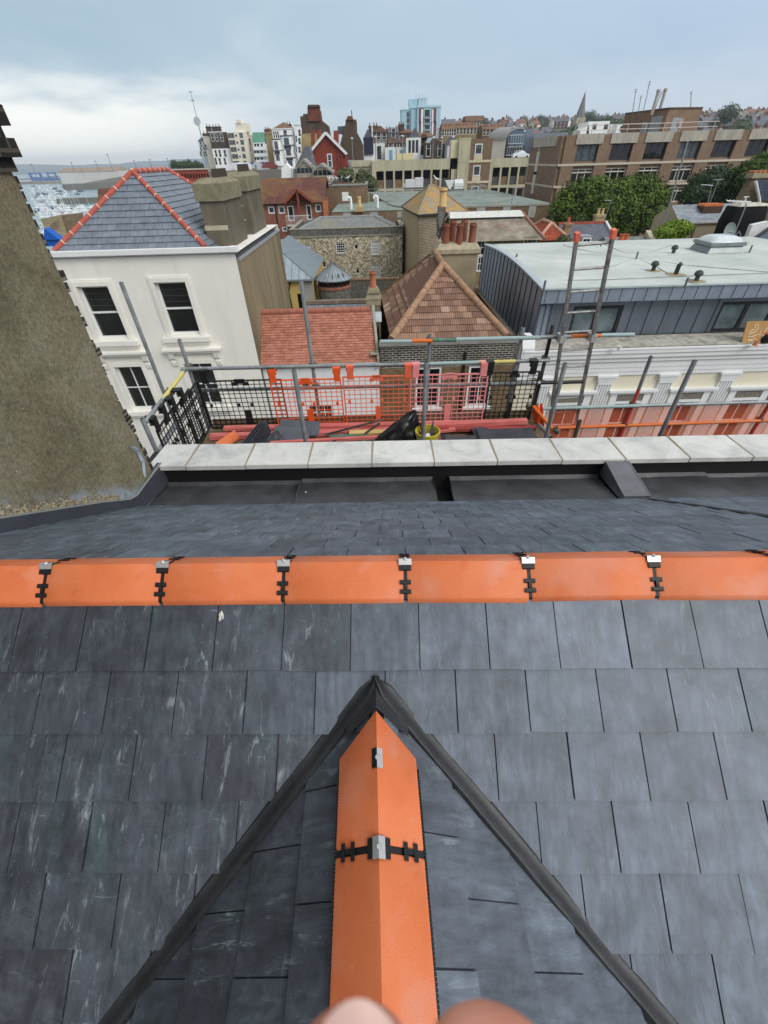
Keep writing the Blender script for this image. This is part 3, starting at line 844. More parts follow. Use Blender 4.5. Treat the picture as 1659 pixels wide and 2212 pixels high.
# ------------------------------------------------------------------ plastic brick guards hooked over the rail
M_BK = plain('black_guard_plastic', S(26, 27, 28), .5, .4, amt=.2)
M_OR = plain('orange_guard_plastic', S(232, 92, 38), .5, .4, amt=.12, scale=5)
M_FO = plain('faded_orange_plastic', S(226, 106, 72), .55, .4, amt=.15, scale=5)
M_PK = plain('pink_guard_plastic', S(226, 140, 138), .55, .4, amt=.12, scale=5)
def guard(o, ex, w, h, mat, label, nx=14, nz=11, hooks=(.14, .86), up=Zv, group='plastic brick guards hung on the scaffold', mats=None, solid=True):
    o = Vector(o); ex = Vector(ex).normalized(); nn = ex.cross(up).normalized()      # o = top left corner
    g = thing('brick_guard', o, label, 'brick guard', group)
    P = lambda x, z, d=0: o + ex*x - up*z + nn*d
    b = B()
    def st(x0, x1, z0, z1, t=.012, d=0):
        b.hexa([P(x0,z1,d-t/2), P(x1,z1,d-t/2), P(x1,z1,d+t/2), P(x0,z1,d+t/2), P(x0,z0,d-t/2), P(x1,z0,d-t/2), P(x1,z0,d+t/2), P(x0,z0,d+t/2)])
    for i in range(1, nx):
        x = w*i/nx; st(x-.004, x+.004, 0, h, .008)
    for i in range(1, nz):
        z = h*i/nz; st(.004, w-.004, z-.0035, z+.0035, .010)
    b.build('mesh_panel', mat, g)
    b = B()
    st(0, w, 0, .016, .02); st(0, w, h-.014, h, .018); st(0, .016, .016, h-.014, .02); st(w-.016, w, .016, h-.014, .02)
    fb = b
    for hx in hooks:
        b = B(); x = w*hx
        st(x-.042, x+.042, -.13, .035, .018, .012)
        for dz in range(3): st(x-.05, x+.05, -.135+dz*.028, -.121+dz*.028, .05, -.012)
        st(x-.05, x+.05, -.142, -.128, .11, -.04); st(x-.05, x+.05, -.142, -.08, .012, -.09)
        b.build('hook', mat, g)
    b = fb
    if solid:
        st(w*.44, w*.56, -.01, .05, .02); st(w*.40, w*.46, .03, .075, .022); st(w*.54, w*.60, .03, .075, .022)
        for fx in (.42, .58, .08, .92): st(w*fx-.018, w*fx+.018, h*.5-.016, h*.5+.02, .022)
        st(w*.47, w*.55, h*.62, h*.98, .02)
    b.build('frame', mat, g)
    return g
ZG, HG, yg = -2.175, .70, Yo-.125
gl = [(-2.42, 1.11, M_BK, 'black plastic brick guard left of the orange ones on the long rail', (.1, .9)),
      (-1.47, .95, M_OR, 'orange plastic brick guard overlapping the black one on the long rail', (.06, .95)),
      (-.50, .90, M_FO, 'faded orange brick guard in front of white wall and brick corner', (.12, .97)),
      (.40, 1.04, M_PK, 'pale pink brick guard second from the right end of the rail', (.07, .93)),
      (1.46, .66, M_BK, 'black brick guard at the right end of the rail beside the ladder', (-.02, .85))]
for i, (x, w, mm, lb, hk) in enumerate(gl):
    guard((x, yg-.006*(i % 2), ZG-.012*(i == 1)), (1, .002, -.006), w, HG, mm, lb, nx=max(8, int(w/.072)), hooks=hk)
rl = ['black brick guard on the yellow return rail, nearest the chimney wall', 'black brick guard on the yellow return rail, middle of three overlapping', 'black brick guard on the return rail, far one at the corner']
for i in range(3):
    q = p0.lerp(p1, (.04, .36, .52)[i])
    guard(q + Vector((.05+.035*i, 0, -.13)), p1-p0, .62, .66, M_BK, rl[i], nx=8, nz=9, hooks=(.1,) if i else (.06, .5))

# ------------------------------------------------------------------ ladder
M_ALU = plain('ladder_aluminium', S(150, 150, 148), .45, .5, .5, .25, 20, S(60, 56, 52), .8)
M_CAP = plain('orange_ladder_cap', S(226, 110, 88), .55, .4)
lt, rt = at(1247, 505, 5.16), at(1326, 498, 5.16)
lb_, rb = at(1172, 1010, 5.62), at(1225, 1008, 5.62)
lad = thing('ladder', (lb_+rb)/2, 'aluminium ladder with orange caps rising above the scaffold rails', 'ladder')
for a, b2 in ((lb_, lt), (rb, rt)):
    b = B(); b.bar(a, b2, .028, .062, Yv); b.build('stile', M_ALU, lad)
    d = (b2-a).normalized(); b = B(); b.bar(b2-d*.07, b2+d*.012, .044, .078, Yv); b.build('end_cap', M_CAP, lad)
N = 14; b0 = (rt-lt)
for i in range(N):
    f = (i+.55)/N
    b = B(); b.tube([lb_.lerp(lt, f), rb.lerp(rt, f)], .0145, 8); b.build('rung', M_ALU, lad, smooth=True)
for q in (.66,): 
    pass
b = B()
for s, (a, c) in enumerate(((lb_, lt), (rb, rt))):
    f = (-1.765-a.z)/(c.z-a.z); p = a.lerp(c, f); b.box(p.x-.035, p.x+.035, p.y-.05, p.y+.1, p.z-.045, p.z+.045)
b.build('clamp', plain('ladder_clamp', S(176, 176, 172), .5, .4, .3, .2, 20), lad)

# ------------------------------------------------------------------ things lying on the deck
def tagb(b, name, mat, label, cat, group=None, smooth=False, base=None):
    o = b.build(name, mat, None, base=base, smooth=smooth); return tag(o, label, cat, group)
M_REDB = plain('red_painted_board', S(198, 106, 100), .7, .3, 0, .2, 5, S(226, 150, 140), .6, sc=(1, 6, 6))
def board(p, q, w, h, label, mat=None, name='timber_board', group='boards piled on the scaffold deck'):
    b = B(); b.bar(p, q, w, h); return tagb(b, name, mat or M_REDB, label, 'board', group)
zb = ZD
board((-2.20, 5.20, zb+.085), (2.02, 5.16, zb+.075), .09, .045, 'long red board on top of the pile along the back of the deck')
board((-2.36, 5.05, zb+.045), (.98, 5.08, zb+.045), .1, .06, 'long thick red board along the back of the deck, lower one on the left')
board((.52, 5.08, zb+.10), (2.0, 5.09, zb+.12), .09, .05, 'red board end on the pile, right of the bucket')
board((-1.46, 4.72, zb+.11), (.40, 4.80, zb+.12), .05, .035, 'slim red board lying over the grey sheets mid deck')
board((.55, 4.78, zb+.03), (1.32, 4.84, zb+.04), .06, .035, 'short red batten on the deck right of the yellow bucket')
board((.56, 4.93, zb+.07), (1.0, 4.98, zb+.09), .07, .03, 'short slanting red offcut behind the yellow bucket')
board((.2, 5.0, zb+.10), (2.1, 5.02, zb+.05), .1, .04, 'dull dark red board under the pink guard', plain('dull_red_board', S(150, 70, 66), .8, .2, amt=.25))
board((-.44, 4.98, zb+.085), (.30, 4.96, zb+.085), .09, .03, 'pale yellow pine offcut lying among the red boards', plain('pine_offcut', S(214, 186, 122), .8, .2, amt=.15, scale=8, sc=(1, 8, 8)))
board((-.70, 4.90, zb+.075), (-.18, 4.92, zb+.075), .07, .02, 'narrow green painted strip beside the pine offcut', M_GRT)
for a, c, lb in (((-.75, 4.92, zb+.10), (.02, 5.10, zb+.20), 'long black metal bar lying over the boards'), ((-.22, 4.9, zb+.11), (-.02, 5.02, zb+.19), 'short black metal bar propped on the pine offcut')):
    b = B(); b.tube([a, c], .014, 8); tagb(b, 'metal_bar', M_BLT, lb, 'bar', 'black bars on the scaffold deck', True)
# spare ridge tile
b = ridge_mesh(lambda s, a, u: Vector((-2.06+.35*a*1.0+s*.42, 4.84+s*.7-a*.3, zb+.17+u+.04*s)), -.22, .2, .125, .7, .03)
tagb(b, 'ridge_tile', M_CLAY, 'spare orange ridge tile lying on the scaffold deck at the left', 'tile', None, True)
# slates on edge, grey sheets, lead
for i in range(3):
    b = B(); b.bar((-1.78+.045*i, 4.55, zb+.10), (-1.60+.045*i, 4.98, zb+.20+.01*i), .012, .2, (0,0,1))
    tagb(b, 'roof_slate', M_SLATE, 'dark roof slate standing on edge beside the spare ridge tile', 'slate', 'slates on edge on the scaffold deck')
M_SHEET = plain('grey_sheet', S(84, 88, 96), .7, .3, amt=.15, scale=4)
for a, lb in (((-1.42, -.86, 4.95, 5.02, .16), 'tilted grey fibre sheet at the back of the deck'), ((-1.48, -.98, 4.68, 4.9, .12), 'grey fibre sheet nearer the parapet, left of the blue rag')):
    b = B(); x0, x1, y0, y1, h = a
    b.hexa([(x0, y0, zb+h*.4), (x1, y0, zb+h*.4), (x1+.02, y1+.12, zb+h), (x0+.05, y1+.12, zb+h+.06), (x0, y0, zb+h*.4+.015), (x1, y0, zb+h*.4+.015), (x1+.02, y1+.12, zb+h+.015), (x0+.05, y1+.12, zb+h+.075)])
    tagb(b, 'fibre_sheet', M_SHEET, lb, 'sheet', 'grey sheets on the scaffold deck')
def crumple(c, sx, sy, sz, seed, peak=None, n=20, folds=9):
    """a slumped plastic bag: a lofted body with deep folds"""
    b = B(); c = Vector(c); vs = []
    for i in range(n+1):
        t = i/n
        r = (1-t)**.7 if peak else math.sqrt(max(0, 1-t*t))
        r = max(r, .06)*(1 - .3*(1-min(1, t*6)))
        px, py = ((peak[0]*t**1.3, peak[1]*t**1.3) if peak else (0, 0))
        for j in range(44):
            w = 2*math.pi*j/44
            k = 1 + .22*abs(mnoise.noise((math.cos(w)*folds*.4, math.sin(w)*folds*.4, t*1.5+seed)))*2 - .18 + .10*math.sin(w*folds+seed+t*2)
            vs.append(c + Vector((px+sx*r*k*math.cos(w), py+sy*r*k*math.sin(w), sz*t + .03*mnoise.noise((w*2, t*6, seed)))))
    b.add(vs, [[i*44+j, i*44+(j+1) % 44, (i+1)*44+(j+1) % 44, (i+1)*44+j] for i in range(n) for j in range(44)])
    b.poly(vs[-44:])
    return b
M_BAG = plain('black_bag_plastic', S(20, 20, 22), .28, .55, amt=.3, scale=12, bump=.35, bscale=14)
M_BAGG = plain('grey_bag_plastic', S(52, 54, 60), .4, .5, amt=.3, scale=9, bump=.4, bscale=12)
tagb(crumple((.16, 4.72, zb), .33, .2, .47, 3, (.27, .08)), 'rubbish_bag', M_BAG, 'black plastic rubbish bag tied to a point, left of the yellow bucket', 'bag', 'bags on the scaffold deck', True)
tagb(crumple((-1.5, 4.76, zb), .30, .22, .17, 8, (.1, .15)), 'rubbish_bag', M_BAGG, 'slumped dark grey bag beside the slates on edge', 'bag', 'bags on the scaffold deck', True)
tagb(crumple((-.28, 4.66, zb), .25, .08, .12, 5), 'rubbish_bag', plain('silver_wrapper', S(142, 144, 148), .35, .5, .3, .25, 16), 'crumpled silvery wrapper lying on the deck near the parapet', 'wrapper', None, True)
tagb(crumple((-.60, 4.66, zb), .22, .1, .13, 11), 'rubbish_bag', M_BAGG, 'flattened dark bag lying between pole and silvery wrapper', 'bag', 'bags on the scaffold deck', True)
tagb(crumple((-.98, 4.6, zb), .07, .1, .13, 6), 'rag', plain('blue_white_rag', S(120, 130, 150), .9, .1, amt=.6, scale=9, dirt=S(28, 36, 62)), 'blue and white rag behind the left inner pole', 'rag', None, True)
for a, lb in (((1.22, 1.98, 4.62, 4.96), 'folded black rubber sheet at the right end of the deck'), ((.78, 1.28, 4.62, 4.8), 'thin black rubber offcut beside the folded sheet')):
    b = B(); x0, x1, y0, y1 = a; rr = random.Random(int(x0*100))
    for k in range(3):
        vs = []
        for i in range(9):
            for j in range(4):
                x = x0+(x1-x0)*i/8 + .02*k; y = y0+(y1-y0)*j/3-.015*k
                vs.append(Vector((x, y, zb+.05+.018*k+.012*mnoise.noise((x*6, y*6, k))+(.05 if i < 2 else .02))))
        b.add(vs, [[i*4+j, (i+1)*4+j, (i+1)*4+j+1, i*4+j+1] for i in range(8) for j in range(3)])
        b.add([v-Vector((0,0,.012)) for v in vs], [[i*4+j, i*4+j+1, (i+1)*4+j+1, (i+1)*4+j] for i in range(8) for j in range(3)])
        b.add([vs[i*4] for i in range(9)]+[vs[i*4]-Vector((0,0,.012)) for i in range(9)], [[i, i+9, i+10, i+1] for i in range(8)])
    tagb(b, 'rubber_sheet', M_BAGG, lb, 'sheet', 'black sheets at the right end of the deck', True)
# bucket
bk = thing('bucket', Vector((.58, 4.62, zb)), 'yellow builder bucket with tools inside beside the black bag', 'bucket')
M_BKT = plain('yellow_bucket_plastic', S(196, 184, 52), .55, .4, amt=.15, scale=8, dirt=S(120, 116, 90), dirtamt=.6)
b = B(); b.lathe(BASE[bk.name], [(.115, 0), (.15, .265), (.158, .265), (.158, .285), (.148, .285), (.112, .02)], 26); b.build('body', M_BKT, bk, smooth=True)
b = B(); b.lathe(BASE[bk.name], [(.105, .03), (.13, .17), (.02, .18)], 20); b.build('mortar_fill', plain('bucket_grime', S(92, 88, 78), .9), bk)
b = B(); b.tube([Vector((.58+.156*math.cos(w), 4.62-.02+.05*math.sin(w)*-1, zb+.27+.0*w)) - Vector((0, .10*math.sin(w), .04*math.sin(w))) for w in [math.pi*i/12 for i in range(13)]], .004, 6); b.build('handle', M_GALV, bk)
b = B(); b.bar((.55, 4.64, zb+.15), (.50, 4.70, zb+.36), .04, .03); b.bar((.50,4.58, zb+.16), (.49, 4.56, zb+.3), .035, .02); tagb(b, 'hand_tool', plain('dark_red_handle', S(120, 52, 50), .6), 'dark red handled tool standing in the yellow bucket', 'tool')
b = B(); b.tube([(.60, 4.56, zb+.18), (.57, 4.50, zb+.29)], .028, 12); tagb(b, 'sealant_tube', plain('white_tube', S(220, 210, 206), .5), 'white sealant tube poking out of the yellow bucket', 'tube', None, True)
b = B(); b.add([(.60, 4.68, zb+.17), (.68, 4.68, zb+.17), (.655, 4.70, zb+.40), (.60, 4.685, zb+.17), (.68, 4.685, zb+.17), (.655, 4.705, zb+.40)], [(0,1,2), (5,4,3), (0,3,4,1), (1,4,5,2), (2,5,3,0)])
tagb(b, 'trowel', M_SHEET, 'pointed dark trowel blade upright in the yellow bucket', 'trowel')

# ------------------------------------------------------------------ second scaffold on the right with orange debris netting
sc2 = thing('scaffold', Vector((4.2, 5, -13)), 'lower scaffold on the right screened with orange debris netting', 'scaffold')
zr = -2.755
for a, c, mm in ((2.30, 3.7, M_TEAL), (3.7, 4.83, M_GALV), (4.83, 7.2, M_GALV)): stube(sc2, (a, yr, zr), (c, yr, zr), mm, 'handrail')
stube(sc2, (2.45, yr+.03, -3.09), (4.2, yr+.03, -3.08), M_ORT, 'mid_rail'); stube(sc2, (4.2, yr+.03, -3.08), (7.2, yr+.03, -3.06), M_ORT, 'mid_rail')
stube(sc2, (3.63, Yo, -12), (3.62, Yo, -2.52), M_RDT, 'standard'); stube(sc2, (3.62, Yo, -2.52), (3.61, Yo, -2.07), M_GALV, 'standard')
stube(sc2, (5.62, Yo, -12), (5.62, Yo, -2.62), M_RDT, 'standard')
stube(sc2, (3.335, Yi, -12), (3.335, Yi, -1.69), M_GALV, 'standard')
for x, z in ((3.62, zr), (3.62, -3.08), (5.62, zr), (5.62, -3.07)): fitting(sc2, (x, Yo-.02, z), Zv, Xv)
for i in range(5):
    b = B(); y = Yi+.1+i*.225; b.box(2.7, 7.5, y, y+.218, -3.98, -3.94); b.build('deck_board', M_BOARD, sc2)
t = MT('debris_net', .6, .2)
wv = t.n('ShaderNodeTexWave', wave_type='BANDS', bands_direction='X'); wv.inputs['Scale'].default_value = 60; t.l(t.co('UV'), wv.inputs['Vector'])
t.col(t.ramp(t.noise(4, 4), (.3, S(232, 108, 72)), (.7, S(240, 130, 94))))
tr = t.n('ShaderNodeBsdfTransparent'); mxs = t.n('ShaderNodeMixShader')
tr.inputs['Color'].default_value = (1, .84, .78, 1)
t.l(t.mr(t.noise(1.2, 3), .3, .7, .40, .54), mxs.inputs[0]); t.l(t.b.outputs[0], mxs.inputs[2]); t.l(tr.outputs[0], mxs.inputs[1])
outn = [q for q in t.nt.nodes if q.type == 'OUTPUT_MATERIAL'][0]; t.l(mxs.outputs[0], outn.inputs[0])
# net is half open weave: the wall behind shows through tinted
b = B(); nx, nz = 60, 14; vs = []
for i in range(nz+1):
    for j in range(nx+1):
        x = 2.42+5.0*j/nx; z = zr-.03-1.05*i/nz
        vs.append(Vector((x, yr+.07+.03*mnoise.noise((x*2.5, z*1.2, 0))+.015*math.sin(x*9), z)))
b.add(vs, [[i*(nx+1)+j, (i+1)*(nx+1)+j, (i+1)*(nx+1)+j+1, i*(nx+1)+j+1] for i in range(nz) for j in range(nx)])
o = b.build('debris_netting', t.m, None, smooth=True); tag(o, 'orange see-through debris netting stretched below the right-hand rail', 'netting')
b = B()
vs = []
for i in range(11):
    for j in range(7):
        f = i/10; w = j/6
        p = at(1150+10*f, 885+75*f, 5.28-.1*f).lerp(at(1172+4*f, 872+90*f, 5.25-.2*f), w)
        vs.append(p + Vector((0, .03*math.sin(w*9+f*3), 0)))
b.add(vs, [[i*7+j, (i+1)*7+j, (i+1)*7+j+1, i*7+j+1] for i in range(10) for j in range(6)])
o = b.build('debris_netting', plain('bunched_net', S(226, 92, 54), .7, .2, amt=.3, scale=20), None, smooth=True); tag(o, 'bunched orange netting hanging at the corner below the ladder', 'netting')
# ================================================================== HELPERS FOR BUILDINGS
class FR:
    """a facade frame: s runs along the wall, d goes into the building, z up"""
    def __init__(s, P, ang=0): s.P = Vector((P[0], P[1], 0)); s.e = Vector((math.cos(ang), math.sin(ang), 0)); s.n = Vector((-math.sin(ang), math.cos(ang), 0))
    def __call__(s, a, d, z): return s.P + s.e*a + s.n*d + Vector((0,0,z))
    def inv(s, u, v):                      # where a sight line meets the facade: (s, z)
        r = ray(u, v); k = s.P.dot(s.n)/r.dot(s.n); p = r*k - s.P
        return p.dot(s.e), p.z
def wall(b, T, s0, s1, z0, z1, holes=(), rev=.12, d=0, mi=0):
    ss = sorted({s0, s1, *[q for h in holes for q in h[:2] if s0 < q < s1]}); zs = sorted({z0, z1, *[q for h in holes for q in h[2:] if z0 < q < z1]})
    for a, c in zip(ss, ss[1:]):
        for e, f in zip(zs, zs[1:]):
            m_, k_ = (a+c)/2, (e+f)/2
            if any(h[0] < m_ < h[1] and h[2] < k_ < h[3] for h in holes): continue
            b.poly([T(a,d,e), T(c,d,e), T(c,d,f), T(a,d,f)], mi=mi)
    for h in holes:
        a, c, e, f = h
        for q in ([(a,e),(a,f)], [(a,f),(c,f)], [(c,f),(c,e)], [(c,e),(a,e)]):
            (p, r), (w, x) = q
            b.poly([T(p,d,r), T(p,d+rev,r), T(w,d+rev,x), T(w,d,x)], mi=mi)
def shell(b, T, w, dep, z0, z1, holes=(), rev=.12, back=True, top=True, mi=0):
    """four walls and a lid; holes in the front"""
    wall(b, T, 0, w, z0, z1, holes, rev, mi=mi)
    b.poly([T(w,0,z0), T(w,dep,z0), T(w,dep,z1), T(w,0,z1)], mi=mi); b.poly([T(0,dep,z0), T(0,0,z0), T(0,0,z1), T(0,dep,z1)], mi=mi)
    if back: b.poly([T(w,dep,z0), T(0,dep,z0), T(0,dep,z1), T(w,dep,z1)], mi=mi)
    if top: b.poly([T(0,0,z1), T(w,0,z1), T(w,dep,z1), T(0,dep,z1)], mi=mi)
def tbox(b, T, s0, s1, d0, d1, z0, z1, mi=0): b.box(s0, s1, d0, d1, z0, z1, T, mi=mi)
def window(par, T, h, nx=1, ny=2, fm=None, pm=None, d=.10, fr=.05, bar=.022, label=None, name='window'):
    s0, s1, z0, z1 = h; fm = fm or M_WFR; pm = pm or M_PANE
    b = B(); q = .04
    tbox(b, T, s0, s0+fr, d-q, d+.03, z0, z1); tbox(b, T, s1-fr, s1, d-q, d+.03, z0, z1)
    tbox(b, T, s0+fr, s1-fr, d-q, d+.03, z0, z0+fr); tbox(b, T, s0+fr, s1-fr, d-q, d+.03, z1-fr, z1)
    for i in range(1, nx):
        x = s0+(s1-s0)*i/nx; tbox(b, T, x-bar/2, x+bar/2, d-q*.7, d+.02, z0+fr, z1-fr)
    for i in range(1, ny):
        z = z0+(z1-z0)*i/ny; tbox(b, T, s0+fr, s1-fr, d-q*.8, d+.025, z-bar/2, z+bar/2)
    o = b.build(name, fm, par)
    if label: o['label'] = label
    b = B(); b.poly([T(s0,d+.012,z0), T(s1,d+.012,z0), T(s1,d+.012,z1), T(s0,d+.012,z1)])
    b.build('pane', pm, o); return o
def tiles(b, bl, br, tl, tr, w, g, th=.012, lift=None, rnd=None, gap=.003, over=1.15, jit=.002):
    """courses of single tiles over a quadrilateral slope (bottom left, bottom right, top left, top right)"""
    rnd = rnd or random.Random(1); bl, br, tl, tr = map(Vector, (bl, br, tl, tr)); lift = th*1.6 if lift is None else lift
    ex = (br-bl).normalized(); up = (tl-bl) - ex*(tl-bl).dot(ex)
    H = up.length; up = up/H; nr = ex.cross(up)
    if nr.z < 0: nr = -nr
    X0 = lambda t: (tl-bl).dot(ex)*t; W = (br-bl).length; X1 = lambda t: W + ((tr-br).dot(ex))*t
    n = max(1, round(H/g))
    for k in range(n):
        t0, t1 = k/n, min(1, (k+over)/n); y0, y1 = H*t0 , H*t1
        a0, a1, c0, c1 = X0(t0), X1(t0), X0(t1), X1(t1)
        off = (.5 if k % 2 else 0)*w
        lo, hi = min(a0, c0), max(a1, c1)
        for i in range(int(math.floor((lo-off)/w)), int(math.ceil((hi-off)/w))+1):
            x0, x1 = off+i*w+gap/2, off+(i+1)*w-gap/2
            p0, p1, q0, q1 = min(max(x0, a0), a1), min(max(x1, a0), a1), min(max(x0, c0), c1), min(max(x1, c0), c1)
            if p1-p0 < .004 and q1-q0 < .004: continue
            j = rnd.uniform(-jit, jit); l = lift+rnd.uniform(-.15, .25)*th
            A = bl+ex*p0+up*(y0+j)+nr*l; Bq = bl+ex*p1+up*(y0+j)+nr*l; C = bl+ex*q1+up*y1+nr*th*.3; D_ = bl+ex*q0+up*y1+nr*th*.3
            A2, B2 = A-nr*th*1.5, Bq-nr*th*1.5
            b.add([A, Bq, C, D_, A2, B2, C-nr*th, D_-nr*th], [(0,1,2,3), (4,5,1,0), (4,0,3,7), (5,6,2,1)], (rnd.random(), rnd.random(), rnd.random()))
    b.add([bl-nr*.004, br-nr*.004, tr-nr*.004, tl-nr*.004], [(0,1,2,3)], (0,0,0))
    return b
def ridge_row(par, pts, r, mat, n=None, step=.42, name='ridge', joint=None, half=True):
    """a row of half round tiles bedded along a line, one mesh, with proud joints"""
    p, q = Vector(pts[0]), Vector(pts[1]); d = q-p; l = d.length; n = n or max(1, round(l/step)); d.normalize()
    b = B(); j = B()
    for i in range(n):
        a, c = p+d*(l*i/n+.006), p+d*(l*(i+1)/n-.006); b.tube([a, a+d*.02, c], [r*1.04, r, r*.98], 12)
        if joint: j.tube([c-d*.008, c+d*.02], r*1.05, 12)
    o = b.build(name, mat, par, smooth=True)
    if joint: j.build('mortar_joint', joint, o)
    return o
def pot(par, c, r, h, mat, name='chimney_pot', flare=1.15):
    b = B(); b.lathe(c, [(r*1.05, 0), (r*1.02, h*.08), (r*.9, h*.12), (r*.82, h*.8), (r*flare*.85, h*.84), (r*flare*.9, h*.9), (r*.84, h*.93), (r*.84, h), (r*.68, h), (r*.66, h*.6)], 14)
    return b.build(name, mat, par, smooth=True)
M_WFR = plain('white_window_paint', S(226, 228, 226), .5, .4, amt=.05)
def glass(name, c, rough=.06): 
    t = MT(name, rough, .6); a = t.ramp(t.noise(1.4, 3), (.35, vary(c, .6)), (.65, vary(c, 1.5))); t.col(a); return t.m
M_PANE = glass('dark_window_glass', S(28, 30, 32))
M_PANEB = glass('grey_window_glass', S(70, 78, 84))
M_CURT = plain('curtain_behind_glass', S(178, 182, 184), .4, .5, amt=.2, scale=8)
def stucco(name, c, dirt=None, amt=.06):
    t = MT(name, .9, .2)
    a = t.ramp(t.noise(.9, 7, .65), (.3, vary(c, 1-amt)), (.7, vary(c, 1+amt*.6)))
    a = t.mix(t.mr(t.noise(1, 8, .7, sc=(3.5, 3.5, .35), dist=.3), .53, .75, 0, .28), a, dirt or vary(c, .66))
    t.col(a); t.bump(t.noise(30, 5, .6), .12, .01); return t.m
M_CREAM = stucco('cream_stucco', S(234, 231, 222), S(190, 184, 170))
M_WHITE = stucco('white_stucco', S(228, 229, 228), S(190, 192, 190))
M_PALEY = stucco('pale_yellow_stucco', S(224, 217, 194))
GZ = -13.0

# ================================================================== WHITE HOUSE WITH SLATE HIP ROOF
wh = thing('white_house', (-7, 15, GZ), 'cream stucco house with sash windows and red-hipped slate roof, across the street on the left', 'house')
T = FR((-10.2, 14.0)); 
def W4(a, b2, c, d): return [c2 for c2 in ()] 
def rectpx(T, *pts):
    q = [T.inv(*p) for p in pts]; return (min(x for x, _ in q), max(x for x, _ in q), min(z for _, z in q), max(z for _, z in q))
XR = 10.2-4.08; ZT = -1.98
hs = [(1.18, 2.12, -4.22, -2.70), (3.52, 4.46, -4.16, -2.65), (1.22, 2.14, -6.70, -5.14), (3.58, 4.52, -6.62, -5.10)]
b = B(); wall(b, T, 0, XR, GZ, ZT, hs, .16)
b.poly([T(0,7,GZ), T(0,0,GZ), T(0,0,ZT), T(0,7,ZT)]); b.poly([T(XR,7,GZ), T(0,7,GZ), T(0,7,ZT), T(XR,7,ZT)]); b.poly([T(0,.3,ZT), T(XR,.3,ZT), T(XR,7,ZT), T(0,7,ZT)])
b.build('wall', M_CREAM, wh)
def sidewall_mat():
    t = MT('streaked_brown_render', .95, .1)
    a = t.ramp(t.noise(1, 7, .65, sc=(1.2, 1.2, .16)), (.3, S(108, 98, 80)), (.5, S(136, 124, 100)), (.72, S(150, 140, 118)))
    a = t.mix(t.mr(t.noise(1, 8, .7, sc=(2.6, 2.6, .22), dist=.4), .5, .7, 0, .6), a, S(96, 86, 68))
    t.col(a); t.bump(t.noise(16, 5), .25, .02); return t.m
M_SIDE = sidewall_mat()
b = B(); b.hexa([T(XR-.35,.001,GZ), T(XR+.02,.012,GZ), T(XR+.02,7.0,GZ), T(XR-.35,7.0,GZ), T(XR-.35,.001,-2.2), T(XR+.02,.012,-2.2), T(XR+.02,7,-2.2), T(XR-.35,7,-2.2)])
b.build('side_wall', M_SIDE, wh)
b = B()
tbox(b, T, -.2, XR+.10, -.14, .05, -1.92, -1.80); tbox(b, T, -.2, XR+.07, -.06, .04, -1.96, -1.921); tbox(b, T, XR-.16, XR+.08, .05, .22, -1.95, -1.81)
b.build('cornice', M_WHITE, wh)
b = B(); tbox(b, T, XR-.05, XR+.05, .22, 7.05, -2.20, -2.14); b.build('wall_capping', plain('lead_capping', S(160, 166, 168), .5, .4, .2, .2, 4), wh)
for i, h in enumerate(hs):
    s0, s1, z0, z1 = h
    b = B(); k = .17
    for dd, kk, pj in ((0, k, .035), (.05, k-.05, .055)):
        tbox(b, T, s0-kk, s0-(.0 if dd else .05)+(-.05 if dd else 0)*0, -pj, .0, z0-.05, z1+kk); tbox(b, T, s1, s1+kk, -pj, .0, z0-.05, z1+kk); tbox(b, T, s0, s1, -pj, .0, z1, z1+kk)
    b.build('architrave', M_CREAM, wh)
    b = B(); tbox(b, T, s0-.28, s1+.28, -.16, .02, z0-.20, z0-.06); tbox(b, T, s0-.2, s1+.2, -.08, .0, z0-.30, z0-.201); b.build('sill', M_CREAM, wh)
    w = window(wh, T, h, 1 if i < 2 else 2, 2, d=.12, fr=.055, bar=.05 if i < 2 else .03)
    if i >= 2:
        b = B(); tbox(b, T, s0-.48, s1+.48, -.22, .0, z1+.46, z1+.53); tbox(b, T, s0-.42, s1+.42, -.15, .0, z1+.38, z1+.459); b.build('hood', M_CREAM, wh)
        for sd_ in (s0-.36, s1+.19):
            b = B(); b.prism([T(sd_,-.0,z1-.06), T(sd_,-.05,z1-.06), T(sd_,-.07,z1+.06), T(sd_,-.05,z1+.14), T(sd_,-.11,z1+.2), T(sd_,-.13,z1+.3), T(sd_,-.14,z1+.378), T(sd_,0,z1+.378)], (.17,0,0)); b.build('bracket', M_CREAM, wh)
    else:
        b = B()
        for q in range(1, 4): z = z1-.74+q*.17; tbox(b, T, s0+.06, s1-.06, .129, .1315, z-.006, z+.006)
        b.build('blind_slat', plain('blind_slat', S(70, 72, 74), .6), w)
M_WSL = tilemat('blue_grey_slate', S(108, 117, 128), S(118, 128, 138), .6, .5)
M_REDC = plain('red_clay_ridge', S(172, 88, 76), .75, .3, amt=.15, scale=5)
M_JOINT = plain('cream_mortar', S(214, 196, 170), .9, .1)
e0, e1, yf, yb, ze = -9.28, -4.92, 14.12, 20.6, -1.84
ax, ya, yb2, za = -7.12, 15.95, 18.6, -.14
FL, FRr, BL, BR, A1, A2 = Vector((e0,yf,ze)), Vector((e1,yf,ze)), Vector((e0,yb,ze)), Vector((e1,yb,ze)), Vector((ax,ya,za)), Vector((ax,yb2,za))
b = B()
tiles(b, FL, FRr, A1, A1, .27, .2, .014, lift=.03, gap=.009, rnd=random.Random(1)); tiles(b, FRr, BR, A1, A2, .27, .2, .014, lift=.03, gap=.009, rnd=random.Random(2)); tiles(b, BL, FL, A2, A1, .27, .2, .008, rnd=random.Random(3)); tiles(b, BR, BL, A2, A2, .27, .2, .008)
b.build('roof', M_WSL, wh)
